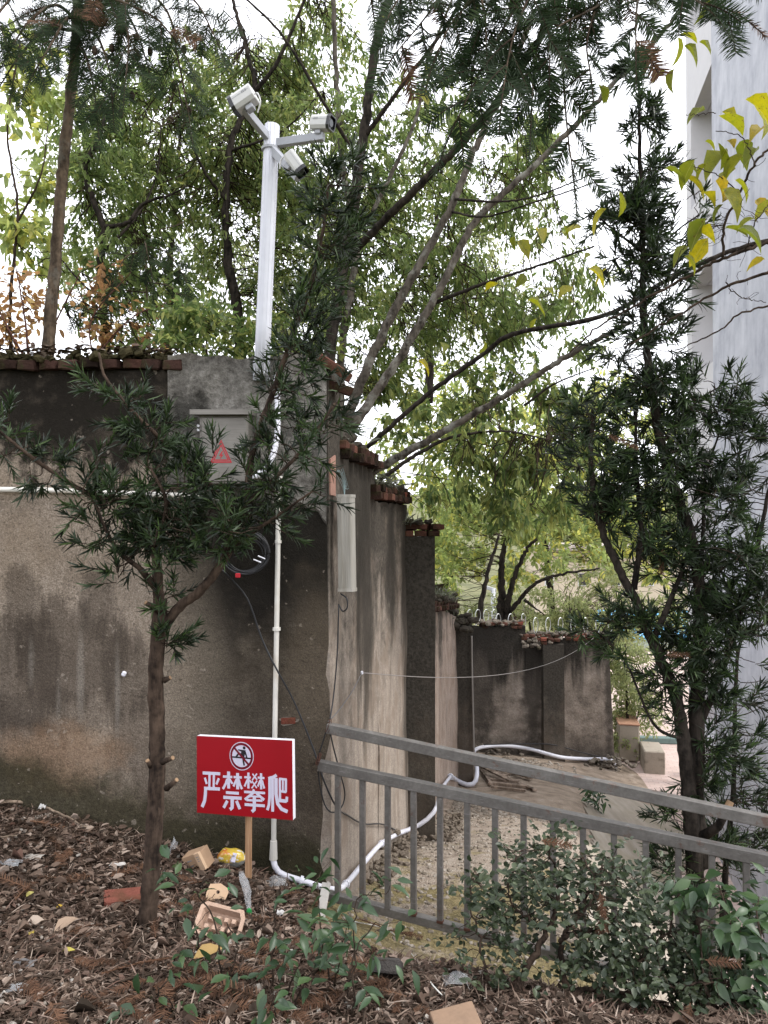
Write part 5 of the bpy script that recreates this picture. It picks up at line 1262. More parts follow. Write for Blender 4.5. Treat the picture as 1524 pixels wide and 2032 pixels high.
cM = [(310, 1080, dC), (330, 1000, dC - .1), (300, 930, dC - .1)]
fol = [(along(cL1, 9, 42, 40, .14) + along(cC[1:], 7, 36, 34, .12), 54),
       ([(b[0] + 26, *b[1:]) for b in along(cR[5:], 9, 52, 40, .14)], 66), (along(cE, 5, 45, 36, .14) + along(cE2, 4, 44, 36, .14), 32),
       (along(cM, 5, 62, 44, .18) + along(cL2, 4, 46, 34, .14) + [(400, 985, dC - .08, 75, 50, .15), (435, 925, dC - .08, 62, 26, .12, 1.6), (450, 1040, dC - .1, 80, 60, .18), (360, 1050, dC - .1, 66, 66, .18), (250, 950, dC - .05, 70, 55, .15), (330, 1100, dC - .1, 50, 50, .16)], 66),
       ([(338, 1225, dC - .04, 22, 22, .05), (330, 1275, dC - .03, 18, 14, .04), (325, 1415, dC - .03, 12, 10, .03)], 5)]
pL = podo_tree("slim podocarpus in front of the wall, forked above head height, left of the red sign", [(cA, .039, .031), (cR, .023, .006), (cL, .026, .018), (cL1, .017, .005), (cL2, .014, .005), (cC, .014, .005), (cE, .012, .005), (cE2, .011, .004), (cM, .014, .005)], fol, c0, .068, .0078, .11, 3, 16)
for (a, b) in [((318, 1215, dC - .03), (290, 1196, dC - .07)), ((322, 1512, dC - .03), (342, 1504, dC - .06)), ((330, 1565, dC - .03), (350, 1548, dC - .06)), ((300, 1520, dC), (293, 1510, dC - .02)), ((325, 1350, dC), (337, 1345, dC))]:
    V, fs = tubes(np.array([at(*a), at(*b)]), np.array([.014, .0085]), 8, True); st_ = MB().add(V, fs).build("cut_stub", M_BARKBR, pL, True)
    V, fs = tubes(np.array([at(*b), at(*b) + nz(at(*b) - at(*a)) * .004]), np.full(2, .0087), 8, True); MB().add(V, fs).build("cut_face", M_CUT, st_)

d0 = at(1400, 1925, 4.3); d0[2] = T(d0[0], d0[1])
e = 4.3
D0 = [(1400, 1925, e), (1385, 1790, e), (1372, 1640, e), (1362, 1520, e), (1345, 1400, e), (1320, 1330, e), (1288, 1258, e), (1252, 1175, e), (1205, 1080, e), (1182, 1000, e), (1172, 900, e), (1178, 810, e)]
D1 = [(1388, 1720, e + .03), (1380, 1600, e + .05), (1382, 1450, e + .05), (1386, 1300, e + .05), (1390, 1185, e + .05), (1374, 1080, e), (1340, 975, e), (1312, 880, e), (1292, 760, e), (1276, 620, e), (1276, 480, e), (1270, 330, e), (1268, 200, e), (1262, 85, e)]
D2 = [(1296, 1270, e), (1335, 1180, e), (1366, 1095, e), (1375, 1050, e)]
D3 = [(1258, 1170, e), (1272, 1060, e), (1264, 950, e), (1262, 830, e), (1270, 760, e)]
D4 = [(1386, 1440, e + .05), (1425, 1350, e + .05), (1462, 1240, e), (1500, 1100, e), (1530, 950, e - .05), (1560, 820, e - .05)]
D5 = [(1390, 1180, e), (1395, 1060, e + .1), (1400, 950, e + .1), (1430, 850, e + .1)]
D6 = [(1276, 540, e), (1330, 470, e), (1395, 420, e - .05)]
D7 = [(1378, 1470, e), (1300, 1440, e - .05), (1240, 1310, e - .05), (1180, 1250, e - .05)]
D8 = [(1275, 500, e), (1210, 450, e), (1170, 415, e)]
D9 = [(1312, 880, e), (1380, 800, e), (1440, 760, e)]
fol = [([(1266, 140, e, 22, 60, .08), (1268, 250, e, 38, 60, .12), (1272, 350, e, 50, 60, .16), (1280, 440, e, 62, 50, .2), (1215, 430, e, 52, 26, .14), (1350, 440, e, 58, 30, .16), (1284, 520, e, 78, 55, .22), (1290, 610, e, 72, 55, .22), (1290, 695, e, 95, 45, .24)], 132),
       ([(1285, 780, e, 80, 75, .26), (1180, 830, e, 62, 72, .24), (1168, 930, e, 58, 70, .22), (1390, 800, e, 78, 62, .26), (1450, 830, e, 55, 60, .2), (1320, 900, e, 105, 85, .3), (1400, 980, e, 90, 90, .3), (1250, 1000, e, 75, 90, .28), (1310, 1100, e, 75, 60, .26), (1420, 1110, e, 85, 80, .3), (1490, 1020, e, 50, 130, .25), (1200, 1010, e, 40, 50, .15), (1510, 820, e, 34, 60, .15)], 275),
       ([(1250, 1230, e, 50, 40, .16), (1160, 1255, e, 34, 22, .1), (1215, 1285, e, 30, 30, .1), (1460, 1250, e, 70, 60, .26), (1360, 1270, e, 60, 50, .2), (1420, 1200, e, 75, 50, .25), (1490, 1180, e, 50, 60, .2), (1330, 1340, e, 34, 40, .14), (1410, 1370, e, 36, 40, .14), (1290, 1330, e, 40, 30, .12), (1400, 1320, e, 40, 40, .16)], 120),
       ([(1425, 1480, e, 26, 60, .1), (1340, 1430, e, 20, 50, .1), (1340, 1620, e, 22, 40, .1), (1420, 1680, e + .05, 60, 50, .16), (1340, 1720, e, 30, 40, .12), (1400, 1560, e, 30, 40, .1)], 46)]
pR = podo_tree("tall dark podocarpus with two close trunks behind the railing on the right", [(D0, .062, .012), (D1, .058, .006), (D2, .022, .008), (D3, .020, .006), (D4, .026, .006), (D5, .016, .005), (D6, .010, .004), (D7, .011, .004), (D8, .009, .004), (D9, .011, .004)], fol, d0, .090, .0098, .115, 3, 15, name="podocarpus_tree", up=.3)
V, fs = tubes(np.array([at(1395, 1660, e - .04), at(1425, 1640, e - .12), at(1446, 1600, e - .16)]), np.array([.03, .024, .023]), 10, True); MB().add(V, fs).build("cut_stub", M_BARK, pR, True)
V, fs = tubes(np.array([at(1436, 1618, e - .195), at(1450, 1590, e - .185)]), np.array([.022, .019]), 10, True); MB().add(V, fs).build("cut_face", M_CUT, pR)
d0 = at(1432, 1860, 4.6); d0[2] = T(d0[0], d0[1])
E0 = [(1432, 1860, 4.6), (1442, 1700, 4.6), (1455, 1570, 4.6), (1458, 1430, 4.6), (1464, 1300, 4.6), (1480, 1262, 4.6), (1540, 1225, 4.6)]
E1 = [(1464, 1300, 4.6), (1455, 1250, 4.6), (1462, 1180, 4.6)]
fol = [([(1500, 1250, 4.6, 40, 30, .15), (1480, 1330, 4.6, 26, 30, .1), (1490, 1400, 4.6, 40, 70, .14), (1475, 1500, 4.6, 36, 60, .12), (1425, 1560, 4.6, 30, 50, .1), (1490, 1590, 4.6, 34, 50, .12), (1470, 1680, 4.6, 50, 50, .14)], 62)]
podo_tree("thin young podocarpus stem standing close against the pale building wall", [(E0, .022, .008), (E1, .010, .005)], fol, d0, .085, .009, .11, 2, 13, name="podocarpus_tree", up=.25)

# ------------------------------------------------------------------ branch with big yellowing leaves, right edge
bbr = thing("leafy_branch", at(1600, 500, 3.4), "thin bare branch with large yellow-green leaves hanging in from the right edge", "tree branch")
BP = [([(1600, 470, 3.3), (1500, 490, 3.3), (1432, 515, 3.3), (1380, 540, 3.35), (1290, 590, 3.4), (1200, 640, 3.4), (1130, 700, 3.4)], .010, .004), ([(1600, 250, 3.2), (1510, 310, 3.2), (1468, 380, 3.25), (1438, 445, 3.3), (1434, 513, 3.3)], .005, .006),
      ([(1600, 510, 3.3), (1500, 548, 3.3), (1440, 570, 3.3), (1340, 628, 3.35), (1240, 690, 3.4)], .009, .004), ([(1600, 600, 3.3), (1480, 618, 3.3), (1420, 660, 3.3), (1340, 695, 3.3)], .006, .003),
      ([(1468, 380, 3.25), (1420, 345, 3.2), (1370, 330, 3.2)], .003, .0015), ([(1438, 445, 3.3), (1390, 460, 3.25), (1350, 500, 3.2)], .003, .0015), ([(1500, 330, 3.2), (1470, 270, 3.2), (1420, 260, 3.2)], .003, .0015),
      ([(1480, 500, 3.3), (1500, 440, 3.2), (1530, 400, 3.2)], .003, .002), ([(1440, 560, 3.3), (1470, 590, 3.3), (1520, 600, 3.3)], .003, .0015), ([(1390, 380, 3.2), (1350, 400, 3.2), (1330, 405, 3.2)], .002, .001), ([(1420, 225, 3.1), (1370, 228, 3.1), (1355, 222, 3.1)], .002, .001)]
for path, r0, r1 in BP:
    p = smooth([at(*q_) for q_ in path], 8 * len(path)); p[1:-1] += rng.normal(size=p[1:-1].shape) * .003
    mb = MB(); limb_mesh(mb, p, r0, r1, 6); mb.build("branch", M_TWIG, bbr, True)
tw = MB(); S_ = np.concatenate([smooth([at(*q_) for q_ in path], 20) for path, _, _ in BP])
q = blob_points([(1440, 420, 3.25, 100, 130, .25), (1480, 570, 3.3, 60, 60, .2), (1300, 620, 3.3, 90, 50, .2)], 90); branchlets(tw, q, S_, .5, .004, .001, 0)
stuff(tw.build("twigs", M_TWIG, bbr))
LF = [(1508, 213, 52), (1452, 247, 48), (1502, 256, 36), (1380, 225, 34), (1450, 232, 30), (1430, 310, 40), (1370, 327, 24), (1388, 340, 26), (1420, 325, 56), (1452, 328, 44), (1490, 310, 36), (1385, 362, 40), (1360, 345, 40), (1345, 340, 36), (1430, 378, 52), (1455, 395, 48),
      (1478, 370, 34), (1420, 420, 26), (1382, 462, 44), (1400, 465, 38), (1520, 418, 44), (1512, 405, 30), (1495, 465, 44), (1478, 440, 26), (1462, 458, 36), (1385, 500, 44), (1375, 520, 30), (1350, 500, 34), (1478, 300, 40), (1412, 285, 20), (1452, 285, 22), (1330, 160, 30), (1305, 150, 26),
      (1230, 405, 36), (1182, 435, 40), (1190, 545, 36), (1375, 105, 34), (1402, 90, 24), (1395, 20, 34), (1350, 100, 36), (1368, 75, 28), (1200, 180, 30), (1196, 190, 24), (945, 30, 30), (850, 145, 26), (1020, 15, 24), (1520, 240, 40), (1500, 520, 26), (1410, 395, 30), (1440, 350, 44)]
for (px, py, l) in LF:
    hang_leaf(bbr, px, py, 3.25 + rng.uniform(-.12, .12), l * 3.25 / F_PX * 1.4, bigm, .58)

# ------------------------------------------------------------------ foreground shrub behind the railing's near side
def leafy_plant(t, tips, axes, k, clen, leaf, ratio, mat, meshes, most=300, droop=.1, stems=None):
    N = len(tips); tt = np.linspace(-.5, 1, k)[None]; a = nz(axes)
    sgn = np.where(np.arange(k) % 2 == 0, 1, -1)[None, :, None]
    sd_ = nz(np.cross(a, rvec(N) * .5 + np.array([0, 0, 1.0])))
    P = tips[:, None] + a[:, None] * (tt * clen)[..., None] + rng.normal(size=(N, k, 3)) * .006
    D = a[:, None] * .55 + sd_[:, None] * sgn * .9 + rng.normal(size=(N, k, 3)) * .28 + np.array([0, 0, -droop])
    Nn = np.array([0, -.35, 1.0]) + rng.normal(size=(N, k, 3)) * .45
    L = leaf * rng.uniform(.55, 1.2, (N, k)); P, D, Nn, L = P.reshape(-1, 3), D.reshape(-1, 3), Nn.reshape(-1, 3), L.ravel()
    score = L / np.maximum(P[:, 1], .5); inv = np.argsort(-score)
    for j in inv[:most]: inst("leaf", random.choice(meshes), leaf_matrix(P[j], D[j], Nn[j], L[j], L[j] * ratio), t)
    rest = inv[most:]
    if len(rest):
        V, Fq = leafset(P[rest], D[rest], Nn[rest], L[rest], L[rest] * ratio); mb = MB(); mb.add(V, Fq, np.repeat(rng.random(len(rest)), 6)); stuff(mb.build("foliage", mat, t))
def leaf_meshes(name, mat, curls=(.05, .2, .35, .0)):
    out = []
    for j, c_ in enumerate(curls):
        V = T_BROAD[0].copy(); V[:, 2] -= c_ * V[:, 0] ** 2; V[:, 2] += .03 * np.sin(V[:, 0] * 7 + j) * np.abs(V[:, 1]) * 2
        out.append(MB().add(V, T_BROAD[1], (j + .5) / len(curls)).mesh(name, mat, True))
    return out
LM_SHRUB = leaf_meshes("shrub_leaf", G_SHRUB); LM_SAP = leaf_meshes("sapling_leaf", G_SAPL)

sb0 = at(1090, 2010, 2.9); sb0[2] = T(sb0[0], sb0[1])
sh = thing("shrub", sb0, "dense grey-green shrub with small rounded leaves in front of the railing, lower right", "shrub")
sd_ = 2.95
SP = [([(1000, 2030, 2.75), (1030, 1950, 2.8), (1085, 1850, 2.9), (1110, 1760, 3.0), (1090, 1690, 3.05)], .020, .004), ([(1060, 2035, 2.75), (1120, 1980, 2.8), (1115, 1880, 2.9), (1160, 1790, 3.0), (1200, 1700, 3.1)], .018, .004),
      ([(980, 2030, 2.75), (960, 1900, 2.85), (935, 1800, 2.95), (940, 1720, 3.0)], .008, .002), ([(1085, 1850, 2.9), (1010, 1780, 2.95), (1030, 1690, 3.0)], .008, .002), ([(1115, 1860, 2.9), (1210, 1830, 3.0), (1260, 1740, 3.1)], .010, .003),
      ([(1120, 1980, 2.8), (1240, 1930, 2.9), (1330, 1840, 3.0), (1350, 1770, 3.05)], .011, .003), ([(1110, 1870, 2.9), (1180, 1770, 2.9), (1150, 1690, 2.95)], .008, .002), ([(1100, 1990, 2.8), (1300, 1960, 2.8), (1440, 1950, 2.8)], .010, .003)]
Sx = []
for path, r0, r1 in SP:
    p = smooth([at(*q_) for q_ in path], 9 * len(path)); p[1:-1] += rng.normal(size=p[1:-1].shape) * .005; Sx.append(p); mb = MB(); limb_mesh(mb, p, r0, r1, 7); mb.build("stem", M_BARKBR, sh, True)
Sx = np.concatenate(Sx)
blobs = [(1080, 1720, 3.0, 100, 55, .22, 1.2), (1200, 1725, 3.05, 85, 55, .2, 1.1), (970, 1760, 2.95, 62, 62, .16), (1140, 1800, 2.95, 130, 70, .25, 1.1), (1260, 1800, 3.0, 90, 70, .22), (1330, 1790, 3.05, 60, 50, .16, .8), (1010, 1860, 2.9, 85, 60, .18, .8), (1190, 1880, 2.9, 120, 60, .22, .8), (1320, 1880, 2.95, 100, 60, .2),
         (960, 1950, 2.8, 50, 60, .12, .7), (1060, 1960, 2.8, 90, 50, .15, .5), (1400, 1950, 2.85, 90, 60, .2), (1250, 1980, 2.8, 110, 40, .15, .6), (910, 1880, 2.9, 30, 40, .1, .6), (1130, 1670, 3.05, 90, 30, .16, .6), (1480, 1980, 2.8, 60, 50, .15, .8), (1330, 1955, 2.85, 80, 40, .15, 1.5), (1230, 1930, 2.85, 90, 40, .15, 1.2)]
q = blob_points(blobs, 500); tw = MB(); ax = branchlets(tw, q, Sx, .5, .005, .0014, 0, sides=4); stuff(tw.build("twigs", M_TWIG, sh))
leafy_plant(sh, q, ax + rng.normal(size=q.shape) * .4 + [0, 0, .3], 9, .08, .033, .60, G_SHRUB, LM_SHRUB)

# broader-leaved bush at the lower right corner
b0 = at(1470, 1990, 2.9); b0[2] = T(b0[0], b0[1])
bs = thing("broad_leaved_bush", b0, "green bush with broad pointed leaves in the lower right corner", "shrub")
Sx = []; mb = MB()
for path in [[(1480, 2030, 2.8), (1470, 1920, 2.85), (1440, 1800, 2.95), (1420, 1740, 3.0)], [(1480, 2030, 2.8), (1510, 1900, 2.85), (1500, 1800, 2.9)], [(1440, 2030, 2.8), (1400, 1960, 2.8), (1390, 1840, 2.9)]]:
    p = smooth([at(*q_) for q_ in path], 24); Sx.append(p); mb = MB(); limb_mesh(mb, p, .007, .003, 6); mb.build("stem", M_TWIG, bs, True)
q = blob_points([(1430, 1800, 2.95, 60, 50, .15), (1490, 1890, 2.9, 50, 70, .15), (1420, 1900, 2.9, 50, 50, .15), (1500, 1990, 2.8, 50, 40, .1), (1390, 1770, 3.0, 40, 30, .1), (1505, 1820, 2.95, 30, 50, .12), (1510, 1960, 2.8, 30, 60, .12)], 64); tw = MB(); ax = branchlets(tw, q, np.concatenate(Sx), .5, .004, .0015, 0, sides=4); stuff(tw.build("twigs", M_TWIG, bs))
leafy_plant(bs, q, ax + [0, 0, .1], 6, .11, .088, .44, G_SAPL, LM_SAP, droop=.25)
# saplings in the litter between the sign and the shrub
def sapling(label, stems, n_tip, leaf, ratio, group="green saplings growing through the leaf litter", k=6, clen=.10, r=.0042):
    b = g(stems[0][0][0], stems[0][0][1]); t = thing("sapling", b, label, "sapling", group); Sx, ends = [], []
    for st in stems:
        b_ = g(st[0][0], st[0][1]); P = [b_ - np.array([0, 0, .02])] + [at(px, py, b_[1] + dd) for (px, py, dd) in [(q_[0], q_[1], q_[2] if len(q_) > 2 else -.03) for q_ in st[1:]]]
        p = smooth(P, 16); p[1:-1] += rng.normal(size=p[1:-1].shape) * .003; Sx.append(p); mb = MB(); limb_mesh(mb, p, r, r * .45, 6); mb.build("stem", M_TWIG, t, True)
        u = rng.uniform(.3, 1, n_tip); u[0] = 1; q = p[(u * 15).astype(int)]; q = q + rng.normal(size=q.shape) * np.array([.05, .05, .035]); ends.append(q)
    q = np.concatenate(ends); tw = MB(); ax = branchlets(tw, q, np.concatenate(Sx), .3, .003, .0012, 0, sides=4); stuff(tw.build("twigs", M_TWIG, t))
    leafy_plant(t, q, ax * .6 + rng.normal(size=q.shape) * .5 + [0, 0, .15], k, clen, leaf, ratio, G_SAPL, LM_SAP, 140, droop=.2)
sapling("leafy sapling growing right against the foot of the left tree's trunk", [[(440, 1950), (430, 1850), (400, 1780), (345, 1735)], [(450, 1950), (470, 1880), (450, 1830)], [(400, 1900), (385, 1820), (370, 1770)]], 4, .068, .42, k=4)
sapling("leafy sapling in front of the pulp egg tray, its leaves crossing the tray's edge", [[(545, 1960), (540, 1880), (548, 1800), (570, 1745)], [(560, 1985), (600, 1900), (640, 1850)], [(580, 1960), (620, 1930), (660, 1900)]], 4, .066, .40, k=4)
sapling("tallest leafy sapling, its thin dark stem rising in front of the railing's left end", [[(700, 2020), (703, 1900), (706, 1800), (720, 1775)], [(660, 1960), (640, 1860), (632, 1770), (628, 1745)], [(690, 1990), (700, 1900), (745, 1830)], [(660, 1960), (680, 1880), (690, 1830)]], 5, .070, .38, k=5)
sapling("small sapling sprouting at the bottom edge below the yellow fallen leaf", [[(300, 2000), (320, 1960), (355, 1930)], [(330, 2020), (340, 1990), (320, 1975)]], 3, .068, .48, k=4)
sapling("low sapling at the bottom edge between the sawn box and the yellow fallen leaf", [[(550, 2030), (545, 1990), (540, 1960)], [(570, 2010), (600, 1960), (620, 1940)]], 3, .066, .42, k=4)
sapling("tiny weed with round pale leaves against the wall foot at far left", [[(60, 1590), (50, 1555), (90, 1530)], [(80, 1590), (100, 1550), (120, 1525)]], 3, .04, .6, "weeds at the foot of the walls", k=4, clen=.05, r=.002)
sapling("small bright weed sprouting from the ramp near the cement slope", [[(1182, 1610), (1178, 1580), (1175, 1570)], [(1185, 1610), (1190, 1580), (1192, 1565)]], 5, .16, .3, "weeds at the foot of the walls", k=6, clen=.15, r=.006)

# ------------------------------------------------------------------ leaf litter
G_LITTER = m_leaf("litter_leaves", [(0, (.028, .016, .012)), (.3, (.066, .039, .030)), (.58, (.120, .075, .057)), (.78, (.20, .140, .108)), (.91, (.37, .29, .24)), (1, (.12, .052, .037))], 0, .75, spec=.2)
def litter_y_ok(x, y): return (y < 3.68 - .26 * x + .2 * np.sin(x * 5)) & (y < 4.38) & ((x < -.12) | (y < 3.55 - .16 * x)) | ((x < -.42) & (y < 4.37))
def litter_points(n_):
    u = rng.random((int(n_ * 2.2), 2)); y = 1.9 + u[:, 1] ** 1.15 * 2.5; x = (u[:, 0] - .5) * 1.30 * y; k = litter_y_ok(x, y); x, y = x[k][:n_], y[k][:n_]
    return np.stack([x, y, T(x, y)], -1)
def curl_template(c1, c2):
    V = T_LEAF[0].copy(); V[:, 2] += c1 * np.abs(V[:, 1]) + c2 * (V[:, 0] - .5) ** 2; return (V, T_LEAF[1])
lt = MB()
for j, (c1, c2, nn_) in enumerate([(.1, .3, 11000), (.4, .7, 9000), (-.3, -.5, 9000), (.6, -.4, 8000)]):
    P = litter_points(nn_); k = len(P); P[:, 2] += rng.uniform(.0, .022, k)
    a = rng.uniform(0, 6.283, k); D = np.stack([np.cos(a), np.sin(a), rng.normal(size=k) * .32], -1); Nn = np.stack([rng.normal(size=k) * .4, rng.normal(size=k) * .4, np.ones(k)], -1)
    L = (.013 + .042 * rng.random(k) ** 1.8) * np.clip(P[:, 1] / 3.2, .55, 1.1); V, Fq = leafset(P, D, Nn, L, L * rng.uniform(.28, .5, k), curl_template(c1, c2)); lt.add(V, Fq, np.repeat(rng.random(k) ** 1.1 * .999, 6))
P = litter_points(20000); k = len(P); P[:, 2] += rng.uniform(.002, .025, k); a = rng.uniform(0, 6.283, k); D = np.stack([np.cos(a), np.sin(a), rng.normal(size=k) * .25], -1)
V, Fq = leafset(P, D, np.array([0, 0, 1.0]) + rng.normal(size=(k, 3)) * .3, rng.uniform(.02, .09, k), rng.uniform(.002, .006, k), T_NEEDLE); lt.add(V, Fq, np.repeat(rng.random(k) * .999, 6))
tag(lt.build("leaf_litter", G_LITTER), "brown leaf litter and needles covering the slope", "leaf litter", kind="stuff")
LM_DRY = []
for j, (c1, c2, v_) in enumerate([(.15, .3, .1), (.5, .6, .3), (-.2, -.4, .5), (.6, -.3, .62), (.3, .2, .8), (.9, .2, .45)]):
    V = T_BROAD[0].copy(); V[:, 2] += c1 * np.abs(V[:, 1]) + c2 * (V[:, 0] - .5) ** 2 + .05 * np.sin(V[:, 0] * 9 + j) * np.abs(V[:, 1]); LM_DRY.append(MB().add(V, T_BROAD[1], v_).mesh("dry_leaf", G_LITTER, True))
P = litter_points(230)
for p in P:
    a = rng.uniform(0, 6.283); L = rng.uniform(.035, .078)
    o = inst("fallen_leaf", random.choice(LM_DRY), leaf_matrix(p + [0, 0, .022], np.array([math.cos(a), math.sin(a), rng.normal() * .22]), np.array([rng.normal() * .35, rng.normal() * .35 - .1, 1]), L, L * rng.uniform(.35, .58)))
    tag(o, "dry brown fallen leaf lying loose on the leaf litter", "fallen leaf", "dry brown leaves on the litter")
# dead fir shoots
def dead_twig_mesh(seed, L_=.22):
    nd, sm = MB(), MB()
    fir_spray(nd, nd, np.zeros(3), np.array([1, .1, .1]), L_, .038, .25, 22, .5, flat=np.array([0, .15, 1.0])); return nd.mesh("dead_fir_shoot", G_DEADFIR)
DFT = [dead_twig_mesh(k, l) for k, l in enumerate((.20, .26, .17))]
spots = [(250, 1900), (450, 1960), (560, 1900), (620, 1930), (680, 1985), (540, 2010), (650, 2005), (250, 2020), (430, 1885), (280, 1790), (180, 1750), (215, 1645), (400, 1610 + 60), (60, 1640), (120, 1700), (330, 1960), (720, 1950), (760, 2010), (480, 1975), (160, 1990), (60, 1960), (30, 1800), (350, 1800), (470, 1905), (590, 1850), (140, 1860), (690, 1940), (510, 1930), (585, 2025), (820, 2020), (100, 2010)] + [(px, py) for px, py in zip(np.random.default_rng(4).uniform(0, 820, 60), np.random.default_rng(5).uniform(1680, 2030, 60))]
for (px, py) in spots:
    p = g(px, py); 
    if p[1] > 4.3: continue
    a = rng.uniform(0, 6.283); sl = np.array([math.cos(a), math.sin(a), 0]); z1 = float(T(p[0] + sl[0] * .1, p[1] + sl[1] * .1)) - p[2]
    o = inst("dead_fir_twig", random.choice(DFT), leaf_matrix(p + [0, 0, .03], np.array([sl[0], sl[1], z1 / .1]), np.array([rng.normal() * .3, rng.normal() * .3 - .3, 1]), rng.uniform(.5, 1), rng.uniform(.5, 1))); tag(o, "dry reddish-brown fir twig lying on the leaf litter", "fir twig", "dead fir twigs on the litter")
for (px, py, d_, lb_, dr) in [(1195, 1790, 2.86, "brown dead fir twig hanging among the shrub's leaves, lower one", (-.1, -.3, -1)), (1190, 1770, 2.86, "brown dead fir twig hanging among the shrub's leaves, upper one", (.2, -.3, -1)), (1075, 1668, 2.95, "brown dead fir twig lying flat on top of the shrub", (1, -.1, -.05)),
                         (1400, 1905, 2.7, "brown dead fir twig caught on the bush in the lower right corner", (1, -.2, .1)), (1370, 1990, 2.6, "dark red-brown dead fir twig low in front of the corner bush", (-.3, -.3, -.9)), (1205, 865, 4.0, "small rust-brown dead twig caught high in the right podocarpus", (1, 0, -.3)), (1315, 1090, 4.1, "thin rust-brown twig dangling between the right podocarpus stems", (0, 0, -1)), (1322, 1300, 4.1, "rust-brown twig caught where the right podocarpus forks", (1, 0, .1))]:
    o = inst("dead_fir_twig", random.choice(DFT), leaf_matrix(at(px, py, d_), np.array(dr, float), np.array([.2, -1, .4]), .7, .6)); tag(o, lb_, "fir twig")
# single leaves one can point to
def fallen(px, py, L, ratio, col, label, ang, name="fallen_leaf", lift=.03, tilt=(0, -.45)):
    m_ = m_leaf(name + "_tint", [(0, tuple(c * .75 for c in col)), (.5, col), (1, tuple(min(1, c * 1.25) for c in col))], .1, .7, spec=.2)
    p = g(px, py); V = T_BROAD[0].copy(); V[:, 2] += .12 * np.abs(V[:, 1]) - .10 * (V[:, 0] - .5) ** 2; me = MB().add(V, T_BROAD[1], .5).mesh("tinted_leaf", m_, True)
    D = np.array([math.cos(ang), math.sin(ang), .1]); o = inst(name, me, leaf_matrix(p + np.array([0, 0, lift]) - D * L / 2, D, np.array([tilt[0], tilt[1], 1]), L, L * ratio)); return tag(o, label, "fallen leaf")
fallen(414, 1916, .115, .46, (.33, .22, .085), "large tan-yellow oval leaf lying on the litter below the egg tray", .55, lift=.05)
fallen(60, 1787, .045, .6, (.42, .37, .12), "small pale yellow leaf on the litter at the left", 1.2)
fallen(135, 1902, .05, .42, (.42, .36, .08), "bright yellow narrow leaf on the litter at lower left", .2)
fallen(63, 1867, .035, .7, (.60, .46, .08), "tiny yellow leaf near the lower left edge", 2.0)
fallen(118, 1812, .03, .7, (.55, .36, .06), "tiny amber leaf on the litter left of the red brick", .9)
fallen(132, 1853, .12, .45, (.42, .30, .22), "pale brown curled leaf standing up on the litter at left", 1.1, lift=.04)
fallen(70, 1843, .07, .7, (.40, .32, .26), "round pale dry leaf on the litter near the left edge", .3)
fallen(305, 1665, .07, .6, (.28, .16, .12), "reddish dry leaf left of the tree trunk, near the wall", 2.2)

# sticks
def stick(label, pts, r, mat=M_TWIG, name="stick"):
    P = [g(px, py) + np.array([0, 0, r + .015 + (z_ if False else 0)]) for (px, py) in pts]
    p = smooth(P, 24); p[1:-1] += rng.normal(size=p[1:-1].shape) * r * .3; mb = MB(); limb_mesh(mb, p, r, r * .55, 7); return tag(mb.build(name, mat, None, True), label, "stick")
stick("long pale stick lying on the litter near the wall at left", [(-20, 1600), (60, 1604), (130, 1628), (178, 1655)], .011, M_TWIGP)
stick("dark bent stick rising from the litter beside the left tree's foot", [(215, 1955), (255, 1900), (290, 1850), (320, 1805)], .010)
stick("thin grey stick lying across the litter at left", [(0, 1668), (70, 1664), (150, 1674)], .005, M_TWIGP)
stick("short dark log piece in the litter at lower left", [(72, 1905), (95, 1899), (118, 1893)], .013)
stick("thin brown stick slanting across the litter under the egg tray", [(215, 1965), (300, 1945), (400, 1935), (500, 1930)], .005)
stick("thick dry stick in the litter under the tallest sapling", [(640, 1930), (700, 1960), (760, 1990), (800, 2010)], .010)
stick("thin twig lying behind the cardboard box", [(380, 1742), (430, 1722), (495, 1700)], .004)
stick("thin pale twig standing from the litter by the left tree trunk", [(205, 1660), (240, 1620), (262, 1600)], .004, M_TWIGP)
sk = MB()
P = litter_points(260)
for p in P:
    a = rng.uniform(0, 6.283); L = rng.uniform(.06, .3); e_ = np.array([p[0] + math.cos(a) * L, p[1] + math.sin(a) * L]); e_[1] = min(e_[1], 4.36); q_ = on_ground(*e_, .02); m_ = (p + q_) / 2; m_[2] = float(T(m_[0], m_[1])) + rng.uniform(.015, .04)
    V, fs = tubes(smooth([p + [0, 0, .015], m_, q_], 7), np.linspace(.0035, .0015, 7) * rng.uniform(.7, 1.6), 4); sk.add(V, fs)
tag(sk.build("twig_litter", M_TWIG), "thin twigs strewn through the leaf litter", "twigs", kind="stuff")
cs = MB()
for _ in range(700):
    p = litter_points(1)
    if len(p): 
        s_ = rng.uniform(.006, .022); V, fs = box((0, 0, 0), s_ * np.array([rng.uniform(.7, 1.6), 1, .6]), rot(*rng.uniform(-.5, .5, 2), rng.uniform(0, 6)), s_ * .12); cs.add(p[0] + [0, 0, .012] + V, fs, rng.random())
tag(cs.build("plaster_crumbs", m_leaf("pale_crumbs", [(0, (.2, .16, .13)), (.6, (.38, .34, .30)), (1, (.5, .47, .43))], 0, .9)), "pale plaster crumbs scattered in the leaf litter", "crumbs", kind="stuff")
gv = MB()
for _ in range(3000):
    d = rng.uniform(4.0, 14.5); x = side_x(d) + .15 + abs(rng.normal()) * .9; x = min(x, .26 * d)
    if 10.2 < d < 13.5 and x > 1.25: continue
    s_ = rng.uniform(.008, .03) * (1 + .9 * (d > 9)); V, fs = box((0, 0, 0), s_ * np.array([rng.uniform(.7, 1.6), 1, .6]), rot(*rng.uniform(-.5, .5, 2), rng.uniform(0, 6)), s_ * .15); gv.add(on_ground(x, d, .003) + V, fs, rng.random())
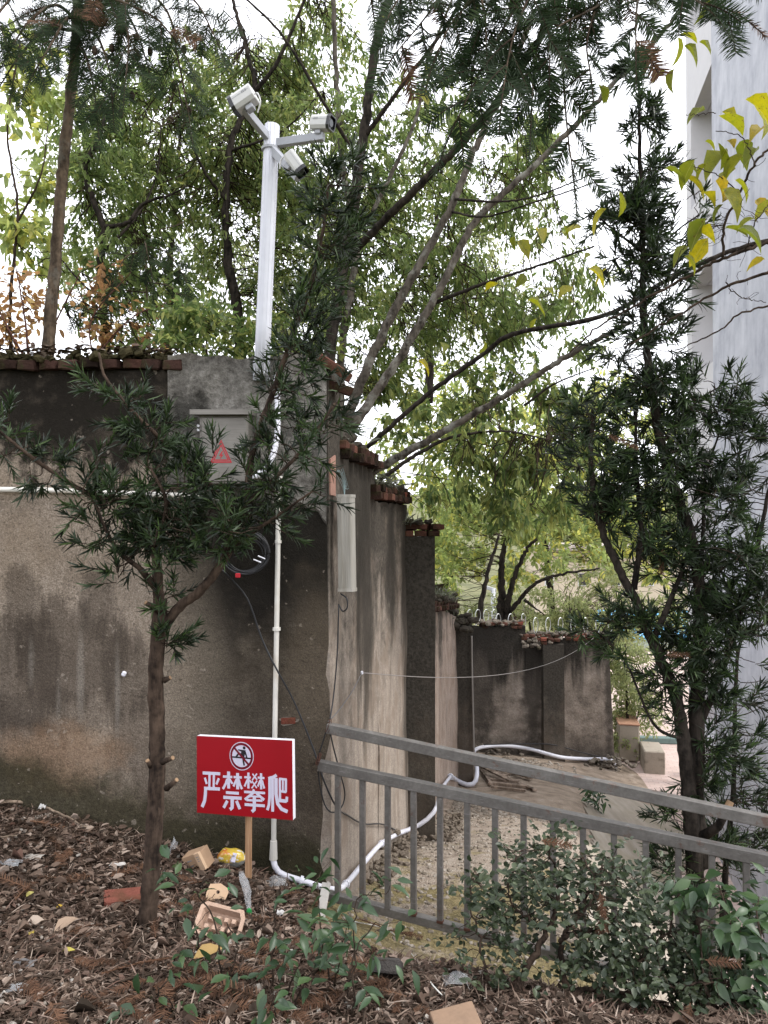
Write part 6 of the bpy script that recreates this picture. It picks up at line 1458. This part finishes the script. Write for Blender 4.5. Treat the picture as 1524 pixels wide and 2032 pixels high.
tag(gv.build("gravel", m_leaf("path_gravel", [(0, (.14, .11, .085)), (.6, (.30, .25, .20)), (1, (.42, .37, .32))], 0, .9)), "loose grit along the ramp", "gravel", kind="stuff")

# ------------------------------------------------------------------ rubbish and loose pieces
M_CARD = m_plain("cardboard", (.36, .235, .145), .85, var=.07, scale=10, bump=.1)
M_CARDL = m_plain("light_cardboard", (.50, .345, .225), .85, var=.06, scale=10, bump=.1)
M_PULP = m_plain("paper_pulp", (.40, .275, .205), .95, var=.12, scale=50, bump=.7)
n = NT("clear_film"); wr = n.noise(9, 2, .5)
M_FILM = n.done(n.n("MixShader", {0: n.step(wr, .3, .7, .18, .34), 1: n.n("BsdfTransparent").outputs[0], 2: n.principled((.50, .51, .52), .5, None, spec=.3)}).outputs[0])
def frame_at(p, yaw, tilt=0, roll=0): return np.asarray(p, float), rot(tilt, roll, yaw)
def open_box(name, p, size, yaw, tilt, roll, label, cat="box"):
    c, R = frame_at(p, yaw, tilt, roll); t = thing(name, p, label, cat); w, d, h = size; th_ = .004
    MB().add(*box(c + R @ np.array([0, 0, 0]), (w, d, h), R, .002)).build("carton", M_CARD, t); return t, c, R
p = g(395, 1722); p[1] -= .02
t, c, R = open_box("cardboard_box", p + np.array([0, 0, .055]), (.135, .075, .10), math.radians(-20), .15, math.radians(-24), "small brown cardboard box tipped on the litter left of the sign's stake")
MB().add(*box(c + R @ np.array([.052, -.048, .006]), (.034, .022, .10), R, .001)).build("lighter_side", M_CARDL, t)
fl_ = MB().add(*box(c + R @ np.array([-.01, -.052, -.052]), (.11, .05, .003), R @ rot(-.7, 0, 0), 0)).build("flap", M_CARD, t)
for q_ in range(3): MB().add(*box(c + R @ np.array([.052, -.0595, .036 - q_ * .012]), (.018 - q_ * .004, .001, .004), R, 0)).build("printed_mark", M_PRINT, t)
for q_ in range(2): MB().add(*box(c + R @ np.array([-.025, -.0382, .02 - q_ * .03]), (.03, .001, .006), R, 0)).build("printed_mark", M_PRINT, t)
# open pulp tray
p = g(437, 1858) + np.array([0, 0, .05])
tr = thing("egg_tray", p, "open grey-brown moulded pulp tray with cell dividers lying on the litter below the sign", "tray")
c, R = frame_at(p + np.array([0, .0, .0]), math.radians(-14), math.radians(38), math.radians(4))
W_, H_ = .205, .125
def trp(u, v, w): return c + R @ np.array([u, v, w])
outer = [(-.1, -.058), (.085, -.062), (.108, -.03), (.102, .035), (.085, .064), (-.085, .07), (-.106, .05)]
V = [trp(a, b, .02) for a, b in outer] + [trp(a * .84, b * .8, .018) for a, b in outer] + [trp(a * .78, b * .72, -.025) for a, b in outer] + [trp(a * 1.0, b * 1.0, .014) for a, b in outer] + [trp(a * .84, b * .78, -.032) for a, b in outer]
k = len(outer); fs = []
for i in range(k):
    j = (i + 1) % k; fs += [[i, j, k + j, k + i], [k + i, k + j, 2 * k + j, 2 * k + i], [j, i, 3 * k + i, 3 * k + j], [3 * k + j, 3 * k + i, 4 * k + i, 4 * k + j]]
fs += [list(range(2 * k, 3 * k)), list(range(4 * k, 5 * k))[::-1]]
MB().add(V, fs).build("tray", M_PULP, tr)
for a in (-.05, -.015, .022, .055):
    for b in (-.022, .018):
        h_ = .042 if b < 0 else .034; V = [trp(a + x_ * .013, b + y_ * .012, -.026) for x_, y_ in ((-1, -1), (1, -1), (1, 1), (-1, 1))] + [trp(a + x_ * .008, b + y_ * .008, -.026 + h_) for x_, y_ in ((-1, -1), (1, -1), (1, 1), (-1, 1))]
        MB().add(V, [[0, 1, 5, 4], [1, 2, 6, 5], [2, 3, 7, 6], [3, 0, 4, 7], [4, 5, 6, 7]]).build("cell_divider", M_PULP, tr)
# cardboard flap with a round hole
p = g(430, 1790) + np.array([0, 0, .045]); c, R = frame_at(p, math.radians(8), math.radians(66), math.radians(-6))
out_ = [(-.058, -.035), (-.03, -.042), (.04, -.035), (.056, -.008), (.052, .012), (.022, .038), (-.028, .044), (-.05, .006)]
hole = [(.006 + .0085 * math.cos(a), .002 + .0085 * math.sin(a)) for a in np.linspace(0, 6.283, 17)[:-1]]
bm = bmesh.new(); vo = [bm.verts.new(c + R @ np.array([a, b, 0])) for a, b in out_]; vi = [bm.verts.new(c + R @ np.array([a, b, 0])) for a, b in hole]
eo = [bm.edges.new((vo[i], vo[(i + 1) % len(vo)])) for i in range(len(vo))]; ei = [bm.edges.new((vi[i], vi[(i + 1) % 16])) for i in range(16)]
bmesh.ops.triangle_fill(bm, edges=eo + ei, use_beauty=True); r_ = bmesh.ops.extrude_face_region(bm, geom=list(bm.faces)); 
for v_ in [q_ for q_ in r_["geom"] if isinstance(q_, bmesh.types.BMVert)]: v_.co += Vector(R @ np.array([0, 0, -.004]))
me = bpy.data.meshes.new("cardboard_flap"); bm.to_mesh(me); bm.free(); me.materials.append(M_CARDL); o = bpy.data.objects.new("cardboard_flap", me); COL.objects.link(o); tag(o, "flat piece of light cardboard with a round hole, behind the pulp tray", "cardboard")
# crumpled film and bags
def crumple(name, c, size, label, mat, cat, seed, n_=6, flat=.6, yaw=0.0, var=None):
    r = np.random.default_rng(seed); u = np.linspace(-1, 1, n_); X, Y = np.meshgrid(u, u)
    Z = flat * (1 - X ** 2 * .8) * (1 - Y ** 2 * .8) + r.normal(size=X.shape) * .16; X = X + r.normal(size=X.shape) * .09; Y = Y + r.normal(size=X.shape) * .09
    V = np.stack([X * size[0], Y * size[1], Z * size[2]], -1).reshape(-1, 3) @ rot(0, 0, yaw).T + np.asarray(c); i = np.arange(n_ * n_).reshape(n_, n_)
    return tag(MB().add(V, np.stack([i[:-1, :-1], i[:-1, 1:], i[1:, 1:], i[1:, :-1]], -1).reshape(-1, 4)).build(name, mat), label, cat)
crumple("plastic_film", g(422, 1822) + np.array([0, 0, .04]), (.045, .03, .03), "crumpled clear plastic film wedged between cardboard flap and pulp tray", M_FILM, "plastic film", 1)
crumple("plastic_bag", g(548, 1764) + np.array([0, 0, .03]), (.06, .05, .05), "crumpled clear plastic bag beside the foot of the sign's stake", M_FILM, "plastic bag", 2)
crumple("plastic_wrapper", g(345, 1700) + np.array([0, 0, .06]), (.018, .03, .10), "twisted clear plastic strip standing up between tree trunk and cardboard box", M_FILM, "plastic wrapper", 3, flat=.2)
crumple("plastic_wrapper", g(15, 1722) + np.array([0, 0, .02]), (.06, .03, .03), "pale plastic wrapper lying at the left edge of the litter", M_FILM, "plastic wrapper", 4)
crumple("plastic_wrapper", g(36, 1972) + np.array([0, 0, .02]), (.035, .02, .02), "small greyish plastic scrap at the lower left edge", M_FILM, "plastic wrapper", 5)
M_PAPER = m_plain("white_paper", (.42, .41, .40), .8, var=.05, scale=12, bump=.2)
crumple("paper_scrap", g(556, 1822) + np.array([0, 0, .02]), (.020, .016, .03), "crumpled white paper scrap right of the green-capped bottle", M_PAPER, "paper", 6, 6)
crumple("plaster_flake", g(62, 1710) + np.array([0, 0, .02]), (.05, .035, .015), "flat pale plaster flake on the litter near the left edge", m_plain("plaster_flake_white", (.33, .30, .265), .9, scale=20, bump=.5), "plaster flake", 7, 7)
crumple("plaster_flake", g(232, 1724) + np.array([0, 0, .02]), (.04, .025, .015), "small pale plaster flake left of the tree trunk", M_OFFWHITE, "plaster flake", 8, 7)
crumple("plaster_flake", g(85, 1612) + np.array([0, 0, .03]), (.02, .02, .03), "white lump of plaster near the wall foot at left", M_PAPER, "plaster flake", 9, 6)
crumple("rubber_scrap", g(42, 1925) + np.array([0, 0, .02]), (.045, .03, .02), "crumpled black scrap on the litter at lower left", M_CABG, "scrap", 10, 7)
crumple("plastic_bag", g(905, 1968) + np.array([0, 0, .04]), (.05, .04, .05), "torn clear plastic bag at the shrub's left foot", M_FILM, "plastic bag", 12)
# crushed drink bottle with a green cap
p0, p1 = g(478, 1770) + np.array([0, 0, .10]), g(494, 1820) + np.array([0, 0, .03])
bt = thing("plastic_bottle", p1, "crushed clear plastic bottle with a green cap leaning at the stake's foot", "bottle")
pp = smooth([p0, (p0 + p1) / 2 + [.01, 0, 0], p1], 10); V, fs = tubes(pp, np.array([.012, .022, .016, .024, .018, .022, .017, .012, .010, .010]) * .85, 9, True); V = V + rng.normal(size=V.shape) * .003; MB().add(V, fs).build("bottle", M_FILM, bt)
V, fs = tubes(np.array([p1, p1 + nz(p1 - p0) * .018]), np.full(2, .0125), 12, True); MB().add(V, fs).build("cap", m_plain("green_cap", (.02, .22, .06), .4), bt)
crumple("green_scrap", g(455, 1776) + np.array([0, 0, .03]), (.022, .01, .012), "small bright green plastic scrap left of the crushed bottle", m_plain("green_plastic", (.02, .28, .07), .4), "scrap", 13, 5)
# printed snack bag, puffed
SNP = g(455, 1728) + np.array([0, .06, .045])
n = NT("snack_bag_print"); x, y, z = n.xyz(); ns = n.noise(26, 4)
cb = n.mix(n.step(n.noise(14, 3), .52, .64), (.50, .36, .05), (.45, .13, .03)); cb = n.mix(n.step(ns, .55, .62), cb, (.62, .60, .55))
zz = n.math('ADD', z, n.math('MULTIPLY', ns, .03)); M_SNACK = n.done(n.principled(n.mix(n.step(zz, float(SNP[2]) + .004, float(SNP[2]) + .016), (.16, .16, .15), cb), .25, n.bump(ns, .8, .01), spec=.6))
p = g(455, 1728) + np.array([0, .06, .045]); bm = bmesh.new(); bmesh.ops.create_icosphere(bm, subdivisions=3, radius=1)
V = np.array([v_.co[:] for v_ in bm.verts]); fs = [[v_.index for v_ in f.verts] for f in bm.faces]; bm.free()
V = np.sign(V) * np.abs(V) ** .8; V = V + rng.normal(size=V.shape) * .035; V = V * np.array([.084, .05, .052]); V[:, 2] *= (1 - .35 * (np.abs(V[:, 0]) > .06)); V = V @ rot(0, math.radians(8), .1).T + p
sn = thing("snack_bag", p, "puffed yellow and clear printed snack bag lying between box and stake", "snack bag")
zc = p[2]; n2 = M_SNACK
MB().add(V, fs).build("bag", M_SNACK, sn, True)
MB().add(*box(p + np.array([.022, -.041, .020]), (.026, .012, .05), rot(-.5, .2, 0), .003)).build("label_strip", M_LET, sn)
for q_ in range(3): MB().add(*box(p + np.array([.021, -.050 + .003 * q_, .002 + q_ * .015]), (.014, .004, .008), rot(-.5, .2, 0), 0)).build("printed_mark", M_PRINT, sn)
# bricks on the ground
def loose_brick(p, R, mat, label, s=(.23, .11, .055)):
    V, fs = box((0, 0, 0), s, None, .006); V = V + rng.normal(size=V.shape) * .002; o = MB().add(V @ R.T + p, fs).build("brick", mat); return tag(o, label, "brick")
loose_brick(g(258, 1790) + np.array([0, 0, .015]), rot(0, .1, .45), m_brick("damp_red_brick", (.06, .025, .018), (.17, .062, .046), .45), "red brick half buried in the litter behind the left tree's trunk")
loose_brick(g(768, 1945) + np.array([0, 0, .05]), rot(math.radians(55), 0, -.1), m_brick("burnt_brick", (.02, .018, .018), (.10, .09, .085), .1), "blackened brick leaning at the edge of the litter left of the shrub", (.11, .05, .14))
loose_brick(g(670, 1925) + np.array([0, 0, .01]), rot(.3, .2, .7), M_RUBBLE, "small grey stone in the litter under the tallest sapling", (.05, .05, .04))
p = g(905, 2048) + np.array([0, 0, .02]); cbx = thing("carton", p, "bottom edge of a brown cardboard carton lying under the shrub's trunk", "box")
MB().add(*box(p, (.145, .10, .06), rot(.1, -.12, .2), .003)).build("carton", m_plain("damp_cardboard", (.20, .13, .085), .9, var=.12, scale=14, bump=.2), cbx)
for q_ in range(2): MB().add(*box(p + np.array([-.055, -.062, .012 - .012 * q_]), (.03, .002, .005), rot(.1, -.12, .12), 0)).build("printed_mark", M_PRINT, cbx)
# broken timber heap on the ramp
M_PLANK = m_bark("old_plank", (.05, .036, .027), (.36, .28, .22), 0, 5)
hp0 = g(995, 1548)
for k, (a, b, h_) in enumerate([((905 + 40, 1522), (975, 1562), .05), ((950, 1524), (1010, 1545), .10), ((945, 1530), (1005, 1550), .14), ((965, 1552), (1030, 1556), .03), ((970, 1560), (1045, 1566), .03), ((975, 1567), (1043, 1574), .02), ((980, 1525), (1040, 1545), .15), ((985, 1545), (1010, 1528), .20), ((1023, 1524), (1025, 1545), .20), ((1000, 1530), (1052, 1552), .08), ((1030, 1560), (1062, 1573), .02), ((985, 1530), (1055, 1550), .05), ((960, 1540), (1015, 1562), .17)]):
    pa, pb = g(*a), g(*b); pa = pa + np.array([0, 0, h_ * .7 + .03]); pb = pb + np.array([0, 0, h_ * .4 + .03])
    o = MB().add(*beam(pa, pb, rng.uniform(.04, .08), rng.uniform(.025, .045), .003)).build("broken_plank", M_PLANK); tag(o, "old brown plank in the heap of broken timber on the ramp", "plank", "broken timber heap")

# ------------------------------------------------------------------ growth on the wall tops
mz = MB()
for xx in np.arange(-3.1, -1.28, .012):
    P = np.stack([np.full(3, xx) + rng.normal(size=3) * .01, WALL_Y + .06 + rng.normal(size=3) * .07, np.full(3, 2.685)], -1); V, Fq = leafset(P, np.stack([rng.normal(size=3), rng.normal(size=3), np.abs(rng.normal(size=3)) * .25], -1), np.array([0, 0, 1.0]) + rng.normal(size=(3, 3)) * .3, rng.uniform(.03, .08, 3), rng.uniform(.012, .03, 3)); mz.add(V, Fq, np.repeat(rng.random(3), 6))
tag(mz.build("wall_top_litter", G_LITTER), "dead leaves and moss lying along the top of the front wall", "leaf litter", kind="stuff")
fw_ = thing("fern_tuft", (sp(5.9)[0], 5.9, 1.95), "grey-green fern and weed tufts growing on the stepped wall's copings", "weeds"); fm = MB()
for (dd, zz, nn_) in [(5.0, 2.2, 14), (6.0, 1.97, 60), (6.6, 1.95, 50), (7.2, 1.62, 70), (9.8, .66, 110), (10.8, .5, 90), (11.8, .1, 30)]:
    b = sp(dd) + INW * .12; P = np.array([b[0], b[1], zz]) + rng.normal(size=(nn_, 3)) * np.array([.09, .22, .02]); D = np.stack([rng.normal(size=nn_) + .3, rng.normal(size=nn_), np.abs(rng.normal(size=nn_)) * .8], -1)
    V, Fq = leafset(P, D, rvec(nn_) + [0, 0, 1], rng.uniform(.06, .16, nn_), rng.uniform(.008, .02, nn_)); fm.add(V, Fq, np.repeat(rng.random(nn_), 6))
stuff(fm.build("fronds", m_leaf("grey_fern", [(0, (.06, .06, .04)), (.5, (.13, .14, .09)), (1, (.22, .22, .16))], .2), fw_))

# ------------------------------------------------------------------ trees, shrubs and buildings beyond the far wall
GF = "trees beyond the far wall"
def far_tree(label, stems, blobs, nq, k, leaf, width, mat, base, clump=8, var0=None, bark=M_BARK, frac=.35):
    return back_tree(label, stems, blobs, nq, k, leaf, width, mat, bark, base, GF, twigfrac=frac, droop=.5, clump=clump, maxlen=2.5, var0=var0, clen=.3)
far_tree("yellow-green tree beyond the stepped wall with two dark forked trunks",
         [([(995, 1260, 16.6), (995, 1150, 16.6), (1003, 1075, 16.6), (1035, 1030, 16.6), (1050, 1000, 16.6)], .12, .03), ([(1003, 1250, 16.6), (1015, 1160, 16.4), (1045, 1090, 16.2), (1065, 1070, 16)], .10, .03),
          ([(950, 1240, 15.6), (962, 1160, 15.6), (990, 1060, 15.6)], .075, .025), ([(1010, 1215, 16.5), (1060, 1160, 16.2), (1110, 1140, 16), (1190, 1128, 15.6)], .06, .018), ([(1040, 1190, 16.3), (1080, 1220, 16.2)], .04, .01)],
         [(960, 1010, 17, 130, 70, 1.2), (1060, 1010, 17, 110, 60, 1.2), (900, 1080, 16.5, 80, 60, 1), (880, 1150, 16, 50, 40, .8, .8), (1090, 1090, 17, 90, 35, 1, .35)], 460, 11, .15, .065, G_YELLOW, (995, 1270, 16.6), 7)
far_tree("pale green tree mass filling the gap above the stepped wall",
         [([(880, 1250, 22), (890, 1050, 22), (900, 900, 22)], .12, .04), ([(1100, 1250, 22), (1080, 1050, 22), (1060, 900, 22)], .12, .04)],
         [(850, 920, 22, 120, 110, 2), (980, 900, 22, 150, 110, 2), (1110, 920, 22, 140, 130, 2), (1200, 1000, 22, 110, 110, 2), (1250, 880, 23, 120, 80, 2), (1300, 1080, 22, 120, 60, 2), (900, 1060, 22, 110, 80, 2), (1130, 800, 24, 140, 70, 2, .8), (1120, 1090, 21, 110, 60, 1.5, .8), (960, 1130, 21, 90, 60, 1.5, .8), (1300, 1160, 21, 70, 40, 1.5, .5), (860, 790, 24, 120, 70, 2, .7)], 1050, 12, .22, .10, G_YELLOW, (990, 1260, 22), 8, .4)
far_tree("feathery pale green bushes behind the razor wire",
         [([(1130, 1300, 18), (1130, 1220, 18)], .05, .02), ([(1060, 1300, 18), (1050, 1230, 18)], .05, .02)],
         [(1080, 1200, 18.5, 100, 34, 1.2), (1180, 1210, 18.5, 90, 40, 1.2), (1150, 1260, 18, 110, 26, 1, .8), (1250, 1235, 18.5, 80, 40, 1, .8), (1180, 1150, 19, 100, 40, 1.2, .7), (1330, 1210, 19, 50, 50, 1, .6), (1000, 1230, 18, 70, 22, .8, .6), (900, 1200, 16, 50, 30, .7, .6)], 680, 12, .13, .042, G_FARG, (1120, 1300, 18), 7, .5)
far_tree("tall green shrub beyond the outer corner of the far wall",
         [([(1245, 1530, 15.9), (1245, 1400, 15.9), (1240, 1280, 15.9)], .05, .02), ([(1245, 1500, 15.9), (1270, 1400, 15.9), (1280, 1330, 15.9)], .03, .01)],
         [(1235, 1330, 16, 55, 60, .6), (1250, 1420, 16, 45, 60, .5), (1235, 1480, 15.8, 32, 40, .4), (1275, 1350, 16.2, 40, 60, .5), (1230, 1280, 16, 55, 40, .6)], 420, 12, .10, .04, G_FARG, (1245, 1530, 15.9), 7, .35)
far_tree("young tree with a whitewashed straight trunk and yellow leaves beyond the hedge",
         [([(1284, 1470, 24), (1284, 1380, 24), (1285, 1330, 24)], .075, .03)], [(1285, 1365, 24, 26, 26, .6)], 40, 8, .14, .08, G_YELLOW, (1284, 1470, 24), 5, .8, M_WHITE)
far_tree("dense green trees behind the pale low building on the right",
         [([(1300, 1250, 44), (1300, 1000, 44)], .25, .1)], [(1200, 1060, 46, 160, 60, 3), (1340, 1050, 46, 120, 90, 3), (1100, 1120, 44, 130, 40, 3, .7), (1400, 1100, 44, 60, 90, 3)], 700, 12, .42, .2, G_FARG, (1300, 1250, 44), 7, .3)
hg = thing("hedge", at(1300, 1500, 18.5), "clipped dark purple hedge beside the paved yard", "hedge"); q = blob_points([(1300, 1472, 18.8, 50, 26, .7), (1330, 1488, 18.6, 40, 22, .6), (1275, 1480, 19, 30, 20, .5)], 300); hm = MB(); broad_clusters(hm, q, rvec(len(q)), 12, .16, .11, .05, .1); stuff(hm.build("foliage", G_HEDGE, hg))
hb = MB(); V, fs = box(at(1305, 1492, 18.8), (1.2, .9, .5), None, .05); hb.add(V, fs); hb.build("twiggy_core", M_TWIG, hg)
M_CONC = m_plain("weathered_concrete", (.30, .26, .21), .9, var=.1, scale=6, bump=.3, dirt=(.12, .10, .07)); M_CONCB = m_plain("clay_wall", (.36, .20, .13), .9, var=.1, scale=8, bump=.3)
lw = thing("low_step_wall", at(1262, 1520, 15.4), "low stepped concrete parapet where the ramp meets the paved yard", "wall")
a = at(1262, 1512, 15.6); MB().add(*box((a[0] - .1, 15.9, -3.05), (.42, .9, .75), rot(0, 0, -.2), .02)).build("step_block", M_CONC, lw); MB().add(*box((a[0] + .16, 15.1, -3.25), (.40, .7, .5), rot(0, 0, -.2), .02)).build("step_block", M_CONC, lw)
MB().add(*box((a[0] - .1, 15.9, -2.655), (.44, .92, .035), rot(0, 0, -.2), .01)).build("coping", M_CONCB, lw)
kb = at(1320, 1520, 16.6); tag(MB().add(*box((kb[0] + .2, 16.8, -3.38), (2.2, .18, .14), rot(0, 0, -.1), .02)).build("kerb", m_plain("green_kerb_paint", (.12, .17, .16), .8, scale=8)), "grey-green painted kerb edging the hedge bed", "kerb")
M_RAILW = M_WHITE
wf = thing("white_fence", at(1295, 1440, 26), "low white balustrade far beyond the hedge", "fence")
a, b = at(1255, 1420, 26), at(1420, 1420, 26); MB().add(*beam(a, b, .14, .14, .01)).build("top_rail", M_RAILW, wf); MB().add(*beam(a - [0, 0, .62], b - [0, 0, .62], .14, .1, .01)).build("bottom_rail", M_RAILW, wf)
for k in range(24): 
    q_ = a + (b - a) * (k + .5) / 24; MB().add(*box(q_ - [0, 0, .32], (.05, .08, .5), None, 0)).build("baluster", M_RAILW, wf)
pd = MB(); c_ = at(1330, 1412, 31); pd.add(*box((c_[0] + 1, 31, -3.42), (9, 5, .04), None, 0)); tag(pd.build("pond_water", m_plain("pond_green", (.13, .12, .05), .2, scale=1)), kind="structure")
M_BEIGE = m_plain("pale_beige_render", (.58, .49, .38), .85, var=.06, scale=1.2); M_ROOF = m_plain("roof_concrete", (.42, .36, .32), .9, var=.1, scale=1.5)
fbd = thing("low_building", at(1240, 1330, 40), "pale beige low building far beyond the trees, partly hidden by leaves", "building")
a = at(1070, 1150, 40); b = at(1400, 1150, 40); z0, z1 = -3.5, at(1200, 1092, 40)[2]
MB().add(*box(((a[0] + b[0]) / 2, 42, (z0 + z1) / 2), (b[0] - a[0], 4, z1 - z0), None, .05)).build("wall", M_BEIGE, fbd); MB().add(*box(((a[0] + b[0]) / 2, 41.7, z1 + .15), (b[0] - a[0] + .8, 5, .28), None, .03)).build("roof", M_ROOF, fbd)
for px in range(1090, 1400, 66):
    for py in (1150, 1300):
        q_ = at(px, py, 39.97); f_ = MB().add(*box((q_[0], 39.98, q_[2]), (.5, .1, .7), None, 0)).build("window", M_WHITE, fbd); MB().add(*box((q_[0], 39.92, q_[2]), (.4, .03, .6), None, 0)).build("pane", M_GLASSDARK, f_)
bc = thing("blue_canopy", at(1280, 1240, 33), "bright blue sheet-metal canopy glimpsed between the right-hand trunks", "canopy")
a, b = at(1190, 1232, 33), at(1400, 1232, 33); V = [(a[0], 31, a[2] - .45), (b[0], 31, a[2] - .45), (b[0], 35, a[2] + .25), (a[0], 35, a[2] + .25)]; V += [(x_, y_, z_ - .08) for x_, y_, z_ in V]
MB().add(V, [[0, 1, 2, 3], [7, 6, 5, 4], [0, 4, 5, 1], [1, 5, 6, 2], [2, 6, 7, 3], [3, 7, 4, 0]]).build("roof_sheet", m_plain("blue_sheet", (.10, .36, .62), .5, var=.06, scale=2), bc)
for f_ in (.05, .35, .65, .95): q_ = a + (b - a) * f_; MB().add(*box((q_[0], 31.3, (a[2] - .5 - 3.5) / 2), (.14, .14, a[2] - .5 + 3.5), None, 0)).build("canopy_post", m_plain("red_post", (.40, .07, .06), .6) if f_ == .05 else M_WHITE, bc)
lp = thing("lamp_post", at(979, 1250, 20), "white lamp post with a short arm standing beyond the far wall", "lamp post")
V, fs = tubes(np.array([at(979, 1420, 20), at(979, 1168, 20)]), np.full(2, .065), 10, True); MB().add(V, fs).build("post", M_POLE, lp, True); MB().add(*beam(at(960, 1164, 20), at(984, 1172, 20), .10, .10, .01)).build("lamp_head", M_POLE, lp)
